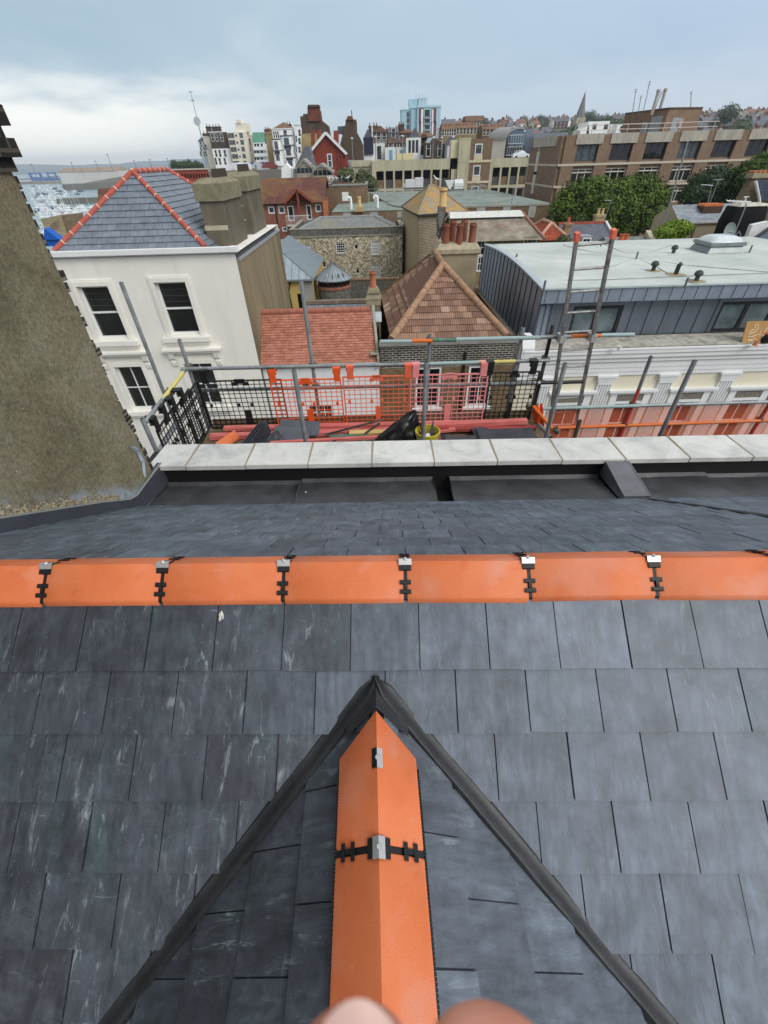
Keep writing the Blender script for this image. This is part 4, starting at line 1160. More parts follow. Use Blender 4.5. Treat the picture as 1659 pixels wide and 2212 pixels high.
for p, q in ((FL, A1), (FRr, A1), (A1, A2), (BR, A2), (BL, A2)):
    ridge_row(wh, (p+Vector((0,0,.03)), q+Vector((0,0,.03))), .072, M_REDC, step=.36, name='hip_tiles' if p is not A1 else 'ridge_tiles', joint=M_JOINT)
b = B(); b.poly([(e1-.02,14.35,ze-.0), (-4.2,14.35,-2.16), (-4.2,20.9,-2.16), (e1-.02,20.9,ze)]); b.build('lead_gutter', plain('valley_lead', S(110, 118, 124), .5, .5, .1, .25, 3), wh)
M_STK = plain('olive_render', S(110, 104, 90), .95, .1, 0, .22, 2, S(74, 71, 62), .6, .3, 20, sc=(1, 1, .4))
for k, (x0, x1, y0, y1, zt) in enumerate(((-5.10, -4.42, 15.05, 17.1, -.30), (-5.12, -4.42, 18.1, 20.4, -.22))):
    st = B(); st.box(x0, x1, y0, y1, -2.6, zt-.52); 
    sk = st.build('chimney_stack', M_STK, wh)
    b = B(); e = .07
    b.box(x0-e, x1+e, y0-e, y1+e, zt-.515, zt-.12)
    b.hexa([(x0-e,y0-e,zt-.12),(x1+e,y0-e,zt-.12),(x1+e,y1+e,zt-.12),(x0-e,y1+e,zt-.12),(x0+.12,y0+.2,zt+.0),(x1-.12,y0+.2,zt+.0),(x1-.12,y1-.2,zt+.0),(x0+.12,y1-.2,zt+.0)])
    b.build('capping', plain('weathered_cap', S(130, 125, 104), .95, .1, amt=.25, scale=4), sk)
    b = B()
    for q in range(4):
        y = y0+.45+q*.36; b.prism([(x1-.13,y-.07,zt-.02),(x1-.13,y+.07,zt-.02),(x1-.13,y,zt+.20)], (-.13,0,0))
    b.build('vent_cowl', plain('dark_cowl', S(70, 62, 54), .9), sk)
    b = B()
    b.box(x0-.012, x1+.0, y0-.012, y0-.002, -1.52-.1*k, -1.40-.1*k) if k == 0 else None
    if k == 0: b.build('mortar_patch', plain('pale_patch', S(176, 168, 146), .95), sk)
    else:
        for z in (-.75, -1.15, -1.55): b.box(x0-.01, x0+.5, y0-.012, y0-.002, z, z+.022)
        b.build('mortar_patch', M_JOINT, sk)
# ================================================================== COTTAGE WITH THE ORANGE TILED ROOF
tc_ = thing('cottage', (-2, 15, GZ), 'low white cottage with plain orange tiled roof between the white house and brown-roofed house', 'house')
T = FR((-4.05, 14.1))
hw = rectpx(T, (667, 877), (717, 877), (669, 908), (718, 908))
b = B(); shell(b, T, 4.03, 3.0, GZ, -5.3, [hw], .14); b.build('wall', M_WHITE, tc_)
window(tc_, T, hw, 3, 2, d=.1)
M_TERR = tilemat('orange_clay_tile', S(158, 104, 86), S(182, 124, 104), .85, .2)
b = B(); tiles(b, (-4.05,14.0,-5.24), (-.04,14.0,-5.24), (-4.05,15.55,-3.98), (-.26,15.55,-3.98), .168, .1, .014, lift=.026, gap=.006, rnd=random.Random(6)); tiles(b, (-.1,17.1,-5.24), (-4.05,17.1,-5.24), (-.26,15.55,-3.98), (-4.05,15.55,-3.98), .168, .12, .012)
b.build('roof', M_TERR, tc_)
ridge_row(tc_, ((-4.05,15.55,-3.97), (-.28,15.55,-3.97)), .10, plain('clay_ridge', S(160, 102, 86), .85, .2, amt=.15, scale=4), step=.32, name='ridge_tiles')
b = B(); tbox(b, T, 0, 4.0, -.16, -.05, -5.32, -5.24); b.build('gutter', plain('stone_gutter', S(190, 184, 170), .9), tc_)
b = B(); b.box(-.30, -.02, 13.98, 15.5, -5.0, -4.98); b.hexa([(-.08,13.95,-5.45),(.0,13.95,-5.45),(-.12,15.6,-4.1),(-.22,15.6,-4.1),(-.08,13.95,-5.1),(.0,13.95,-5.1),(-.12,15.6,-3.85),(-.22,15.6,-3.85)]); b.build('verge', plain('verge_mortar', S(150, 146, 132), .95), tc_)
b = B(); b.box(-.38, .08, 15.95, 16.5, -6, -3.55); sk = b.build('chimney_stack', plain('grey_stack_render', S(128, 120, 102), .95, .1, amt=.2, scale=3, dirt=S(92, 86, 72)), tc_)
b = B(); b.hexa([(-.43,15.9,-3.75),(.13,15.9,-3.75),(.13,16.55,-3.75),(-.43,16.55,-3.75),(-.30,16.03,-3.42),(.0,16.03,-3.42),(.0,16.42,-3.42),(-.30,16.42,-3.42)]); b.box(-.41, .11, 15.92, 16.53, -3.95, -3.751); b.build('capping', plain('stack_cap', S(146, 136, 112), .95, amt=.2), sk)
pot(sk, (-.15, 16.22, -3.45), .125, .52, plain('terracotta_pot', S(160, 102, 78), .85, .2, amt=.15))
b = B(); b.hexa([(-.42,15.7,-4.45),(.12,15.7,-4.45),(.12,15.95,-4.2),(-.42,15.95,-4.2),(-.42,15.7,-4.43),(.12,15.7,-4.43),(.12,15.95,-4.16),(-.42,15.95,-4.16)]); b.build('flashing', plain('bright_flashing', S(176, 182, 188), .4, .5, .4), tc_)
# ================================================================== BRICK HOUSE WITH THE BROWN HIPPED ROOF
bh = thing('brick_house', (2.4, 16, GZ), 'sooty stock brick house with brown interlocking tiled hip roof, right of the cottage', 'house')
T = FR((0.0, 14.05))
M_SOOT = brickmat('sooty_stock_brick', S(60, 54, 46), S(38, 36, 34), S(160, 156, 146), ms=.016, dirt=S(36, 34, 34), dirtamt=.6, dscale=1.2)
M_STOCK = brickmat('yellow_stock_brick', S(136, 110, 74), S(104, 84, 60), S(120, 108, 88), dirt=S(70, 60, 46), dirtamt=.5)
h1 = rectpx(T, (910, 800), (932, 800), (912, 868), (936, 868)); h2 = rectpx(T, (985, 800), (1022, 800), (975, 870), (1012, 870))
hs = [(1.25, 2.15, -7.0, -5.5), (3.1, 3.95, -7.0, -5.5)]
b = B(); wall(b, T, .02, 4.62, GZ, -5.5, hs, .1); b.poly([T(4.62,0,GZ), T(4.62,6.5,GZ), T(4.62,6.5,-4.62), T(4.62,0,-4.62)]); b.poly([T(.02,6.5,GZ), T(.02,0,GZ), T(.02,0,-4.62), T(.02,6.5,-4.62)]); b.poly([T(4.62,6.5,GZ), T(.02,6.5,GZ), T(.02,6.5,-4.62), T(2.3,6.5,-3.1), T(4.62,6.5,-4.62)]); b.build('wall', M_STOCK, bh)
b = B(); tbox(b, T, .02, 4.62, -.004, .3, -5.5, -4.74); b.build('parapet', M_SOOT, bh)
b = B(); tbox(b, T, .0, 4.64, -.06, .34, -4.74, -4.66); b.build('coping', plain('grey_coping', S(140, 138, 132), .9, .1, amt=.15, scale=3, dirt=S(96, 94, 90)), bh)
for h in hs: window(bh, T, h, 2, 2, d=.06, fr=.07, bar=.03); b = B(); tbox(b, T, h[0]-.1, h[1]+.1, -.08, .02, h[2]-.1, h[2]); b.build('sill', M_WHITE, bh)
b = B(); b.tube([T(2.9,-.05,-5.0), T(2.9,-.05,GZ)], .045, 8); b.build('downpipe', M_RUBBER, bh)
t = MT('brown_interlocking_tile', .92, .1)
r, g, bb = t.tint(); a = t.ramp(r, (0, S(122, 94, 80)), (.5, S(142, 112, 96)), (1, S(164, 132, 112)))
a = t.mix(t.mr(g, .93, 1, 0, .9), a, S(206, 182, 160))
wv = t.n('ShaderNodeTexWave', wave_type='BANDS', bands_direction='X', wave_profile='SIN'); wv.inputs['Scale'].default_value = 4.2; t.l(t.co('UV'), wv.inputs['Vector'])
a = t.mix(.5, a, t.ramp(wv.outputs['Fac'], (.0, (.62,.6,.6)), (.6, (1.05,1.05,1.05))), 'MULTIPLY'); a = t.mix(t.mr(t.noise(2.2, 7, .7), .5, .7, 0, .45), a, S(104, 86, 74)); t.col(a); t.bump(wv.outputs['Fac'], .6, .03)
M_BRT = t.m
FL, FRr, BL, BR, A1, A2 = Vector((.42,14.5,-4.70)), Vector((4.36,14.5,-4.70)), Vector((.16,20.4,-4.66)), Vector((4.36,20.4,-4.70)), Vector((2.46,17.6,-3.06)), Vector((2.46,20.4,-3.06))
b = B(); tiles(b, FL, FRr, A1, A1, .30, .30, .022, rnd=random.Random(1), gap=.004); tiles(b, BL, FL, A2, A1, .30, .30, .022, rnd=random.Random(2), gap=.004); tiles(b, FRr, BR, A1, A2, .3, .3, .022, gap=.004)
b.build('roof', M_BRT, bh)
M_HIPM = plain('lichen_hip_mortar', S(160, 128, 104), .95, .1, 0, .2, 6, S(126, 104, 84), .6, .4, 14)
for p, q in ((FL, A1), (FRr, A1), (A1, A2)): ridge_row(bh, (p+Vector((0,0,.03)), q+Vector((0,0,.03))), .13, M_HIPM, step=.5, name='hip_tiles' if p is not A1 else 'ridge_tiles')
b = B(); b.hexa([FRr+Vector((.12,.0,-.06)), FRr+Vector((.30,0,-.06)), BR+Vector((.3,0,-.06)), BR+Vector((.12,0,-.06)), FRr+Vector((.12,0,.06)), FRr+Vector((.3,0,.06)), BR+Vector((.3,0,.06)), BR+Vector((.12,0,.06))]); b.build('side_gutter', plain('mossy_gutter', S(92, 84, 74), .95, amt=.3), bh)
M_STK2 = plain('stained_stack_render', S(150, 140, 116), .95, .1, 0, .2, 1.6, S(96, 92, 82), .75, .35, 14)
b = B(); b.box(2.62, 4.35, 20.5, 21.6, -9, -2.98); sk = b.build('chimney_stack', M_STK2, bh)
b = B(); b.box(2.54, 4.43, 20.42, 21.68, -3.14, -2.98); b.hexa([(2.54,20.42,-2.98),(4.43,20.42,-2.98),(4.43,21.68,-2.98),(2.54,21.68,-2.98),(2.7,20.6,-2.78),(4.28,20.6,-2.78),(4.28,21.5,-2.78),(2.7,21.5,-2.78)]); b.build('capping', plain('stack_mortar', S(166, 156, 132), .95, amt=.25, scale=5, bump=.4), sk)
M_POT = plain('red_chimney_pot', S(130, 82, 66), .85, .2, 0, .2, 4, S(112, 58, 44), .6)
for x, y in ((2.95, 20.75), (3.52, 20.72), (4.08, 20.78), (3.3, 21.3), (3.8, 21.3)): pot(sk, (x, y, -2.84), .17, .74 if y < 21 else .8, M_POT, flare=1.1)
b = B(); b.bar((2.72, 21.5, -2.9), (3.0, 21.5, -1.75), .05, .05); b.bar((2.75, 21.45, -2.5), (2.62, 21.45, -2.0), .3, .03); b.build('cowl_bracket', M_BLT, sk)
b = B(); b.add([(2.28,19.9,-3.16), (2.5,19.9,-3.0), (2.62,20.45,-2.95), (2.36,20.45,-3.12)], [(0,1,2,3)]); b.build('flashing', plain('new_flashing', S(200, 206, 210), .4, .5, .3), bh)
# ================================================================== WHITE CLASSICAL TERRACE WITH THE ZINC STOREY
rh = thing('white_terrace', (9, 16, GZ), 'white classical terrace front with fluted pilasters carrying a grey zinc clad top storey', 'house')
FY = 14.42; T = FR((4.98, FY)); LW = 16.0
mid = [T.inv(u, v)[0] for u, v in ((1311, 812), (1440, 808), (1577, 803))]
sp = (mid[2]-mid[0])/2; pil = [mid[0]+sp*(i-1) for i in range(0, 8)]
hs = []
for a, c in zip(pil, pil[1:]): hs.append(((a+c)/2-.46, (a+c)/2+.46, -9.0, -7.25))
b = B(); wall(b, T, 0, LW, GZ, -6.1, hs, .16); b.poly([T(0,4,GZ), T(0,0,GZ), T(0,0,-5.2), T(0,4,-5.2)]); b.poly([T(0,6,GZ), T(LW,6,GZ), T(LW,6,-5.3), T(0,6,-5.3)])
b.build('wall', M_PALEY, rh)
b = B()
prof = [(0,-6.12),(-.06,-6.12),(-.06,-5.98),(-.08,-5.98),(-.08,-5.82),(-.10,-5.82),(-.10,-5.62),(-.17,-5.58),(-.17,-5.50),(-.24,-5.42),(-.24,-5.30),(-.29,-5.26),(-.29,-5.14),(-.31,-5.14),(-.31,-5.09),(.9,-5.06),(.9,-6.12)]
b.prism([T(-.05, d, z) for d, z in prof], (LW, 0, 0)); b.build('entablature', M_WHITE, rh)
b = B()
for i in range(60):
    b.box(5.0+i*.27, 5.0+i*.27+.262, FY-.24, FY+.9, -5.062+random.uniform(0,.003), -5.048)
b.build('cornice_top', plain('lichen_ledge', S(178, 174, 164), .95, .1, 0, .25, 5, S(112, 108, 96), .85, .2), rh)
b = B(); b.prism([T(-.12,-.28,-6.1), T(-.12,-.28,-5.0), T(-.12,-.1,-4.72), T(-.12,.5,-4.72), T(-.12,.5,-6.1)], (.42,0,0)); b.build('end_block', M_WHITE, rh)
for s in pil:
    b = B(); w = .27
    tbox(b, T, s-w, s+w, -.045, 0, -12, -6.45)
    for q in range(6):
        x = s-w+.03+q*(2*w-.06)/5.; tbox(b, T, x-.022, x+.022, -.075, -.045, -12, -6.46)
    b.build('pilaster', M_WHITE, rh)
    b = B()
    for pj, e, z0, z1 in ((.10, .0, -6.45, -6.34), (.11, .03, -6.34, -6.28), (.12, .05, -6.27, -6.19), (.15, .10, -6.185, -6.11)): tbox(b, T, s-w-e, s+w+e, -pj, .0, z0, z1)
    b.build('capital', M_WHITE, rh)
M_DARKST = plain('carved_grey_panel', S(128, 122, 112), .95, .1, amt=.5, scale=22, bump=.5, bscale=20)
for h in hs:
    s0, s1, z0, z1 = h; b = B()
    tbox(b, T, s0-.42, s1+.42, -.18, 0, z1+.50, z1+.58); tbox(b, T, s0-.36, s1+.36, -.12, 0, z1+.42, z1+.499); tbox(b, T, s0-.28, s0-.04, -.06, 0, z0, z1+.42); tbox(b, T, s1+.04, s1+.28, -.06, 0, z0, z1+.42); tbox(b, T, s0-.04, s1+.04, -.05, 0, z1, z1+.10)
    b.build('window_surround', M_WHITE, rh)
    b = B(); tbox(b, T, s0-.04, s1+.04, -.035, 0, z1+.12, z1+.41); b.build('carved_panel', M_DARKST, rh)
    window(rh, T, h, 2, 2, d=.1, fr=.06, bar=.03)
# zinc storey
def zinc(name, c, rough=.42):
    t = MT(name, rough, .5, .55); a = t.ramp(t.noise(2.2, 6, .6, sc=(1, 1, .5)), (.3, vary(c, .86)), (.7, vary(c, 1.12))); t.col(a); t.bump(t.noise(3, 2), .08, .02); return t.m
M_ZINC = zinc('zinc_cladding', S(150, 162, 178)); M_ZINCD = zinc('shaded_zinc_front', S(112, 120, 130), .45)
zx0, zx1, zy0, zy1, zz = 5.50, 19.0, 15.08, 24.6, -3.44
Tz = FR((zx0+.05, 15.42)); w1 = (1.30, 3.0, -5.03, -4.08); 
gw = [(1.28, 3.02, -5.04, -4.04), (6.45, 9.35, -5.04, -4.04)]
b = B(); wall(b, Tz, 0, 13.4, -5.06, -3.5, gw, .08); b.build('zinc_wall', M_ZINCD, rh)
b = B()
for s in [.5, .92, 3.35+.02, 3.95, 4.55, 5.15, 5.75, 6.3, 9.7, 10.3]: tbox(b, Tz, s-.008, s+.008, -.03, 0, -5.06, -3.85)
b.build('standing_seam', M_ZINCD, rh)
M_ANTH = plain('anthracite_frame', S(34, 37, 40), .5, .4, amt=.1)
M_TEALG = glass('sea_green_glass', S(92, 106, 110), .08)
for (s0, s1, z0, z1), n in ((gw[0], 2), (gw[1], 3)): window(rh, Tz, (s0, s1, z0, z1), n, 1, fm=M_ANTH, pm=M_TEALG, d=.06, fr=.1, bar=.14)
b = B(); b.tube([Tz(.30,-.04,-3.9), Tz(.30,-.04,-5.0)], .035, 8); tbox(b, Tz, .1, .42, -.02, 0, -5.05, -4.0); b.build('vent_panel', M_ZINC, rh)
# side: seams fanning down a slightly raked flank
b = B(); n = 16; vt, vb = [], []
def edge_z(f): return -3.42 + .22*math.sin(math.pi*min(1, f*1.0))*.9
for i in range(n+1):
    f = i/n; y = zy0+(zy1-zy0)*f
    vt.append(Vector((zx0, y, edge_z(f)))); vb.append(Vector((zx0-.10, y+.0, -7.2)))
b.add(vt+vb, [[i, i+1, n+1+i+1, n+1+i] for i in range(n)])
b.build('zinc_flank', M_ZINC, rh)
b = B()
for i in range(0, n+1): b.bar(vt[i]+Vector((-.012,0,-.03)), vb[i]+Vector((-.012,0,0)), .026, .03, (0,1,0))
b.build('standing_seam', plain('dark_seam_zinc', S(58, 66, 76), .5, .5, .3), rh)  # seams in a darker zinc than the panels
b = B()
for i in range(n): b.bar(vt[i]+Vector((.06,0,.02)), vt[i+1]+Vector((.06,0,.02)), .22, .05)
b.build('edge_trim', plain('pale_zinc_trim', S(176, 186, 192), .5, .4, .3, .12, 6), rh)
b = B(); b.box(zx0-.02, zx1, zy0, zy0+.34, zz-.40, zz+.02); b.build('fascia', M_ZINC, rh)
b = B()
for i in range(34): x = zx0+.12+i*.42; b.box(x-.006, x+.006, zy0-.014, zy0, zz-.39, zz)
b.build('fascia_seam', plain('fascia_seam', S(84, 92, 102), .5, .5, .3), rh)
b = B(); b.box(zx0, zx1, zy0-.06, zy0+.10, zz+.022, zz+.07); b.build('drip_trim', plain('mint_trim', S(176, 190, 186), .5, .4, .2, .1), rh)
def roofing():
    t = MT('pale_grey_green_roofing', .8, .25)
    a = t.ramp(t.noise(.5, 6, .6), (.3, S(172, 180, 174)), (.7, S(198, 204, 198)))
    a = t.mix(t.mr(t.noise(.8, 7, .7, dist=.8), .5, .68, 0, .35), a, S(148, 160, 158)); a = t.mix(t.mr(t.noise(40, 2), .68, .74, 0, .5), a, S(140, 138, 126)); t.col(a); return t.m
b = B(); ng = 16; vs = []
for i in range(ng+1):
    for j in range(ng+1):
        x = zx0+.05+(zx1-zx0)*i/ng; f = j/ng; y = zy0+.05+(zy1-zy0)*f
        k = max(0, 1-(x-zx0)/3.2); vs.append(Vector((x, y, zz+.03+(edge_z(f)+3.42)*k + .05*math.sin(math.pi*f)*(1-k))))
b.add(vs, [[i*(ng+1)+j, (i+1)*(ng+1)+j, (i+1)*(ng+1)+j+1, i*(ng+1)+j+1] for i in range(ng) for j in range(ng)])
b.poly([(zx0,zy1+.05,-9), (zx1,zy1+.05,-9), (zx1,zy1+.05,zz), (zx0,zy1+.05,zz)]); b.poly([(zx1,zy0,-9),(zx1,zy1,-9),(zx1,zy1,zz),(zx1,zy0,zz)])
b.build('flat_roof', roofing(), rh, smooth=True)
M_CABLE = plain('grey_cable', S(104, 112, 118), .6, .3)
def zr_(u, v, dz=0): return atz(u, v, -3.40)+Vector((0,0,dz))
cab = [[(1063,530),(1130,541),(1200,548),(1290,553),(1372,560)], [(1372,560),(1310,552),(1240,538),(1215,530)], [(1372,560),(1450,554),(1530,548),(1570,541)], [(1063,530),(1090,560),(1120,590),(1172,622)], [(1172,606),(1230,608),(1320,606),(1450,600),(1659,592)], [(1372,560),(1320,578),(1250,596),(1235,604)], [(1376,560),(1420,580),(1440,592)], [(1380,560),(1480,575),(1560,582),(1659,590)], [(1300,527),(1350,549),(1400,548),(1450,532)]]
for c in cab:
    b = B(); b.tube([zr_(u, v, .035) for u, v in c], .009, 6); b.build('lightning_tape', M_CABLE, rh, smooth=True)
M_VENT = plain('dark_vent_pipe', S(64, 66, 66), .6, .3, amt=.2)
for u, v, k in ((1410,586,0), (1459,594,1), (1503,608,0), (1453,549,0)):
    p = zr_(u, v); b = B()
    if k == 0: b.lathe(p, [(.07,0),(.07,.16),(.13,.19),(.14,.24),(.10,.31),(.03,.34)], 14)
    else: b.tube([p, p+Vector((0,0,.3)), p+Vector((.03,-.05,.36))], .075, 12)
    b.build('roof_vent', M_VENT, rh, smooth=True)
    b = B(); b.lathe(p+Vector((0,0,.012)), [(.30 if k == 0 else .36, 0), (.28, .012), (.05, .014)], 18); b.build('vent_collar', plain('brown_sealant', S(150, 140, 112), .9, .1, 0, .25, 9), rh, smooth=True)
for u, v in ((1373,562), (1478,622), (1174,628), (1114,566), (1297,533), (1617,548)):
    p = zr_(u, v); b = B(); b.tube([p, p+Vector((0,0,.30))], .035, 10); b.build('post', M_CABLE, rh)
pc = zr_(1563, 548); px, py = pc.x, pc.y+.55
M_KERB = zinc('rooflight_kerb', S(134, 140, 140))
b = B(); b.hexa([(px-.95,py-.85,-3.42),(px+.95,py-.85,-3.42),(px+.95,py+.85,-3.42),(px-.95,py+.85,-3.42),(px-.9,py-.8,-3.36),(px+.9,py-.8,-3.36),(px+.9,py+.8,-3.36),(px-.9,py+.8,-3.36)]); b.hexa([(px-.78,py-.68,-3.36),(px+.78,py-.68,-3.36),(px+.78,py+.68,-3.36),(px-.78,py+.68,-3.36),(px-.66,py-.58,-3.12),(px+.66,py-.58,-3.12),(px+.66,py+.58,-3.12),(px-.66,py+.58,-3.12)]); b.box(px-.74, px+.74, py-.66, py+.66, -3.119, -3.0)
rl_ = b.build('rooflight', M_KERB, rh)
b = B(); vs = []
for i in range(11):
    for j in range(11): x, y = -1+.2*i, -1+.2*j; vs.append(Vector((px+x*.68, py+y*.6, -2.995+.22*(1-x**4)**.6*(1-y**4)**.6)))
b.add(vs, [[i*11+j, (i+1)*11+j, (i+1)*11+j+1, i*11+j+1] for i in range(10) for j in range(10)]); b.build('dome', plain('rooflight_dome', S(196, 206, 208), .12, .6, amt=.1), rl_, smooth=True)
b = B(); cc = atz(1336, 755, -5.045); cc = atz(1336.5, 756, -5.045); b.lathe(cc, [(.06,0),(.075,.13),(.06,.13),(.05,.02)], 14)
tagb(b, 'cup', plain('white_cup', S(236, 234, 230), .5), 'white cup standing on the stone ledge under the zinc storey', 'cup', None, True)

cp = atz(1631, 746, -5.045); b = B(); b.lathe(cp, [(.055,0),(.075,.15),(.06,.15),(.05,.02)], 14); b.lathe(cp+Vector((.0,-.01,-.001)), [(.09,0),(.1,.012),(.05,.012)], 14)
tagb(b, 'flower_pot', plain('clay_flower_pot', S(214, 150, 116), .85), 'small terracotta pot on a saucer on the stone ledge', 'pot', None, True)
bp = thing('graffiti_board', Vector((13.05, 15.05, -5.05)), 'brown board with a white chalk scribble leaning on the zinc storey windows', 'board')
o0 = atz(1602, 741, -5.045); T = FR((o0.x+.02, o0.y+.02)); wz = .62
Q = lambda s, z, d=0: T(s, .22*z/wz+d, -5.045+z)
b = B(); b.hexa([Q(0,0), Q(1.25,0), Q(1.25,0,.03), Q(0,0,.03), Q(0,wz), Q(1.25,wz), Q(1.25,wz,.03), Q(0,wz,.03)]); b.build('panel', plain('brown_ply', S(172, 134, 84), .85, .2, amt=.12, scale=4), bp)
b = B()
for st_ in ([(.30,.40),(.20,.36),(.16,.30),(.24,.27),(.36,.33),(.42,.42),(.40,.50),(.32,.53),(.27,.47),(.34,.42)], [(.24,.27),(.14,.24),(.16,.17),(.28,.17),(.40,.21),(.50,.25),(.52,.18),(.60,.24),(.62,.17),(.72,.22),(.80,.32),(.92,.46)], [(.52,.25),(.55,.36)], [(.66,.3),(.76,.44)], [(.16,.08),(.30,.09),(.44,.12)], [(.18,.05),(.36,.06)]):
    b.tube([Q(x, z, -.004) for x, z in st_], .011, 6)
b.build('chalk_scribble', plain('chalk', S(226, 214, 190), .95), bp, smooth=True)
b = B(); c0 = atz(1650, 742, -5.04); rr = random.Random(4)
b = crumple(c0+Vector((.12,.12,0)), .16, .14, .26, 4)
tagb(b, 'glove', plain('black_glove', S(26, 26, 28), .8, amt=.3), 'black bundled glove lying on the ledge in front of the brown board', 'glove', None, True)
b = crumple(c0+Vector((.16,.22,.22)), .10, .08, .09, 6)
tagb(b, 'cloth', plain('orange_cloth', S(226, 110, 74), .9, amt=.2), 'orange rag on top of the black bundle by the board', 'cloth', None, True)
# ================================================================== MIDDLE DISTANCE
def facade(u, v, Y): p = at(u, v, Y); return FR((p.x, Y))
def simple_wins(par, T, hs, nx=1, ny=2, d=.08, fr=.06, bar=.03, fm=None, pm=None):
    for h in hs: window(par, T, h, nx, ny, d=d, fr=fr, bar=bar, fm=fm, pm=pm)
def px_holes(T, rects): return [rectpx(T, (a, b2), (c, b2), (a, d), (c, d)) for a, b2, c, d in rects]
def px_win(T, cx, cy, w, h): s, z = T.inv(cx, cy); return (s-w/2, s+w/2, z-h/2, z+h/2)
def flintmat():
    t = MT('knapped_flint', .9, .2)
    vo = t.n('ShaderNodeTexVoronoi', feature='F1'); vo.inputs['Scale'].default_value = 6.5; t.l(t.co('Object'), vo.inputs['Vector'])
    q = t.n('ShaderNodeSeparateColor'); t.l(vo.outputs['Color'], q.inputs[0])
    a = t.ramp(q.outputs[0], (0, S(96, 92, 82)), (.3, S(150, 142, 122)), (.65, S(192, 182, 156)), (1, S(222, 214, 194)))
    a = t.mix(t.mr(vo.outputs['Distance'], .45, .75, 0, .7), a, S(166, 152, 124)); a = t.mix(t.mr(t.noise(.35, 6), .5, .66, 0, .35), a, S(130, 122, 104)); t.col(a); t.bump(vo.outputs['Distance'], -.5, .03); return t.m
M_FLINT = flintmat()
M_FLINTD = plain('grey_flint', S(104, 102, 94), .9, .2, 0, .55, 5, S(62, 62, 60), .6)
M_OLDSL = brickmat('old_grey_slates', S(134, 138, 136), S(116, 122, 124), S(88, 92, 94), .3, .22, .012, .3, .7, .2, S(160, 140, 84), .45, .5)
M_TRIM = plain('grey_stone_trim', S(150, 146, 132), .9, .1, amt=.2, scale=3)
def hiproof(b, x0, x1, y0, y1, z0, z1, inset=None, ov=.0):
    w, dd = x1-x0, y1-y0; r = min(w, dd)/2 if inset is None else inset
    c = [Vector(q) for q in ((x0-ov,y0-ov,z0),(x1+ov,y0-ov,z0),(x1+ov,y1+ov,z0),(x0-ov,y1+ov,z0))]
    if w >= dd: a, e = Vector((x0+r,(y0+y1)/2,z1)), Vector((x1-r,(y0+y1)/2,z1)); fs = [(c[0],c[1],e,a),(c[2],c[3],a,e),(c[1],c[2],e),(c[3],c[0],a)]
    else: a, e = Vector(((x0+x1)/2,y0+r,z1)), Vector(((x0+x1)/2,y1-r,z1)); fs = [(c[0],c[1],a),(c[2],c[3],e),(c[1],c[2],e,a),(c[3],c[0],a,e)]
    for f in fs: b.poly(f)
    return c, a, e
def hips(par, c, a, e, r, mat, wide=True):
    L_ = [(c[0],a),(c[3],a),(c[1],e),(c[2],e),(a,e)] if wide else [(c[0],a),(c[1],a),(c[2],e),(c[3],e),(a,e)]
    b = B()
    for p, q in L_:
        if (Vector(p)-Vector(q)).length > .05: b.tube([p, q], r, 8)
    b.build('hip_tiles', mat, par)
# ---- flint house
fh = thing('flint_house', at(745, 600, 58), 'flint stone house with white sash windows and slate hip roof behind a parapet', 'house')
fh.location = (-3, 58, -14); BASE[fh.name] = Vector((-3, 58, -14))
T = FR((-9.45, 55)); W_ = 12.4; zp = -5.72
hs = px_holes(T, [(651,529,671,557), (727,525,744.5,547), (765.5,527.5,773.5,539), (802.5,521,820,550), (697,564.5,703.5,578), (769,581,776.5,591.5), (805,572,822,599)])
b = B(); shell(b, T, W_, 9.5, -15, zp-.62, hs, .15, top=False); b.build('wall', M_FLINT, fh)
b = B(); tbox(b, T, -.05, W_+.05, -.05, .3, zp-.62, zp); tbox(b, T, -.05, .25, .3, 9.5, zp-.62, zp); tbox(b, T, W_-.25, W_+.05, .3, 9.5, zp-.62, zp); b.build('parapet', M_FLINTD, fh)
b = B(); tbox(b, T, -.1, W_+.1, -.1, .36, zp, zp+.07); tbox(b, T, -.1, .32, .36, 9.5, zp, zp+.07); tbox(b, T, W_-.32, W_+.1, .36, 9.5, zp, zp+.07); b.build('coping', M_TRIM, fh)
b = B(); tbox(b, T, -.02, W_+.02, -.09, 0, zp-.74, zp-.62); b.build('string_course', M_TRIM, fh)
for i, h in enumerate(hs):
    big = h[1]-h[0] > .7
    window(fh, T, h, 4 if big else 1, 4 if big else 1, d=.1, fr=.07, bar=.03, pm=M_CURT if i in (0, 3, 6) else M_PANE)
    if big: b = B(); tbox(b, T, h[0]-.06, h[1]+.06, -.06, .02, h[2]-.12, h[2]); b.build('sill', M_TRIM, fh)
b = B(); za = at(760, 468, 59.6).z
c, a, e = hiproof(b, -9.0, 2.5, 55.5, 63.6, zp-.25, za, 2.6); b.build('roof', M_OLDSL, fh); hips(fh, c, a, e, .14, plain('lead_hips', S(132, 136, 136), .6, .4, amt=.2))
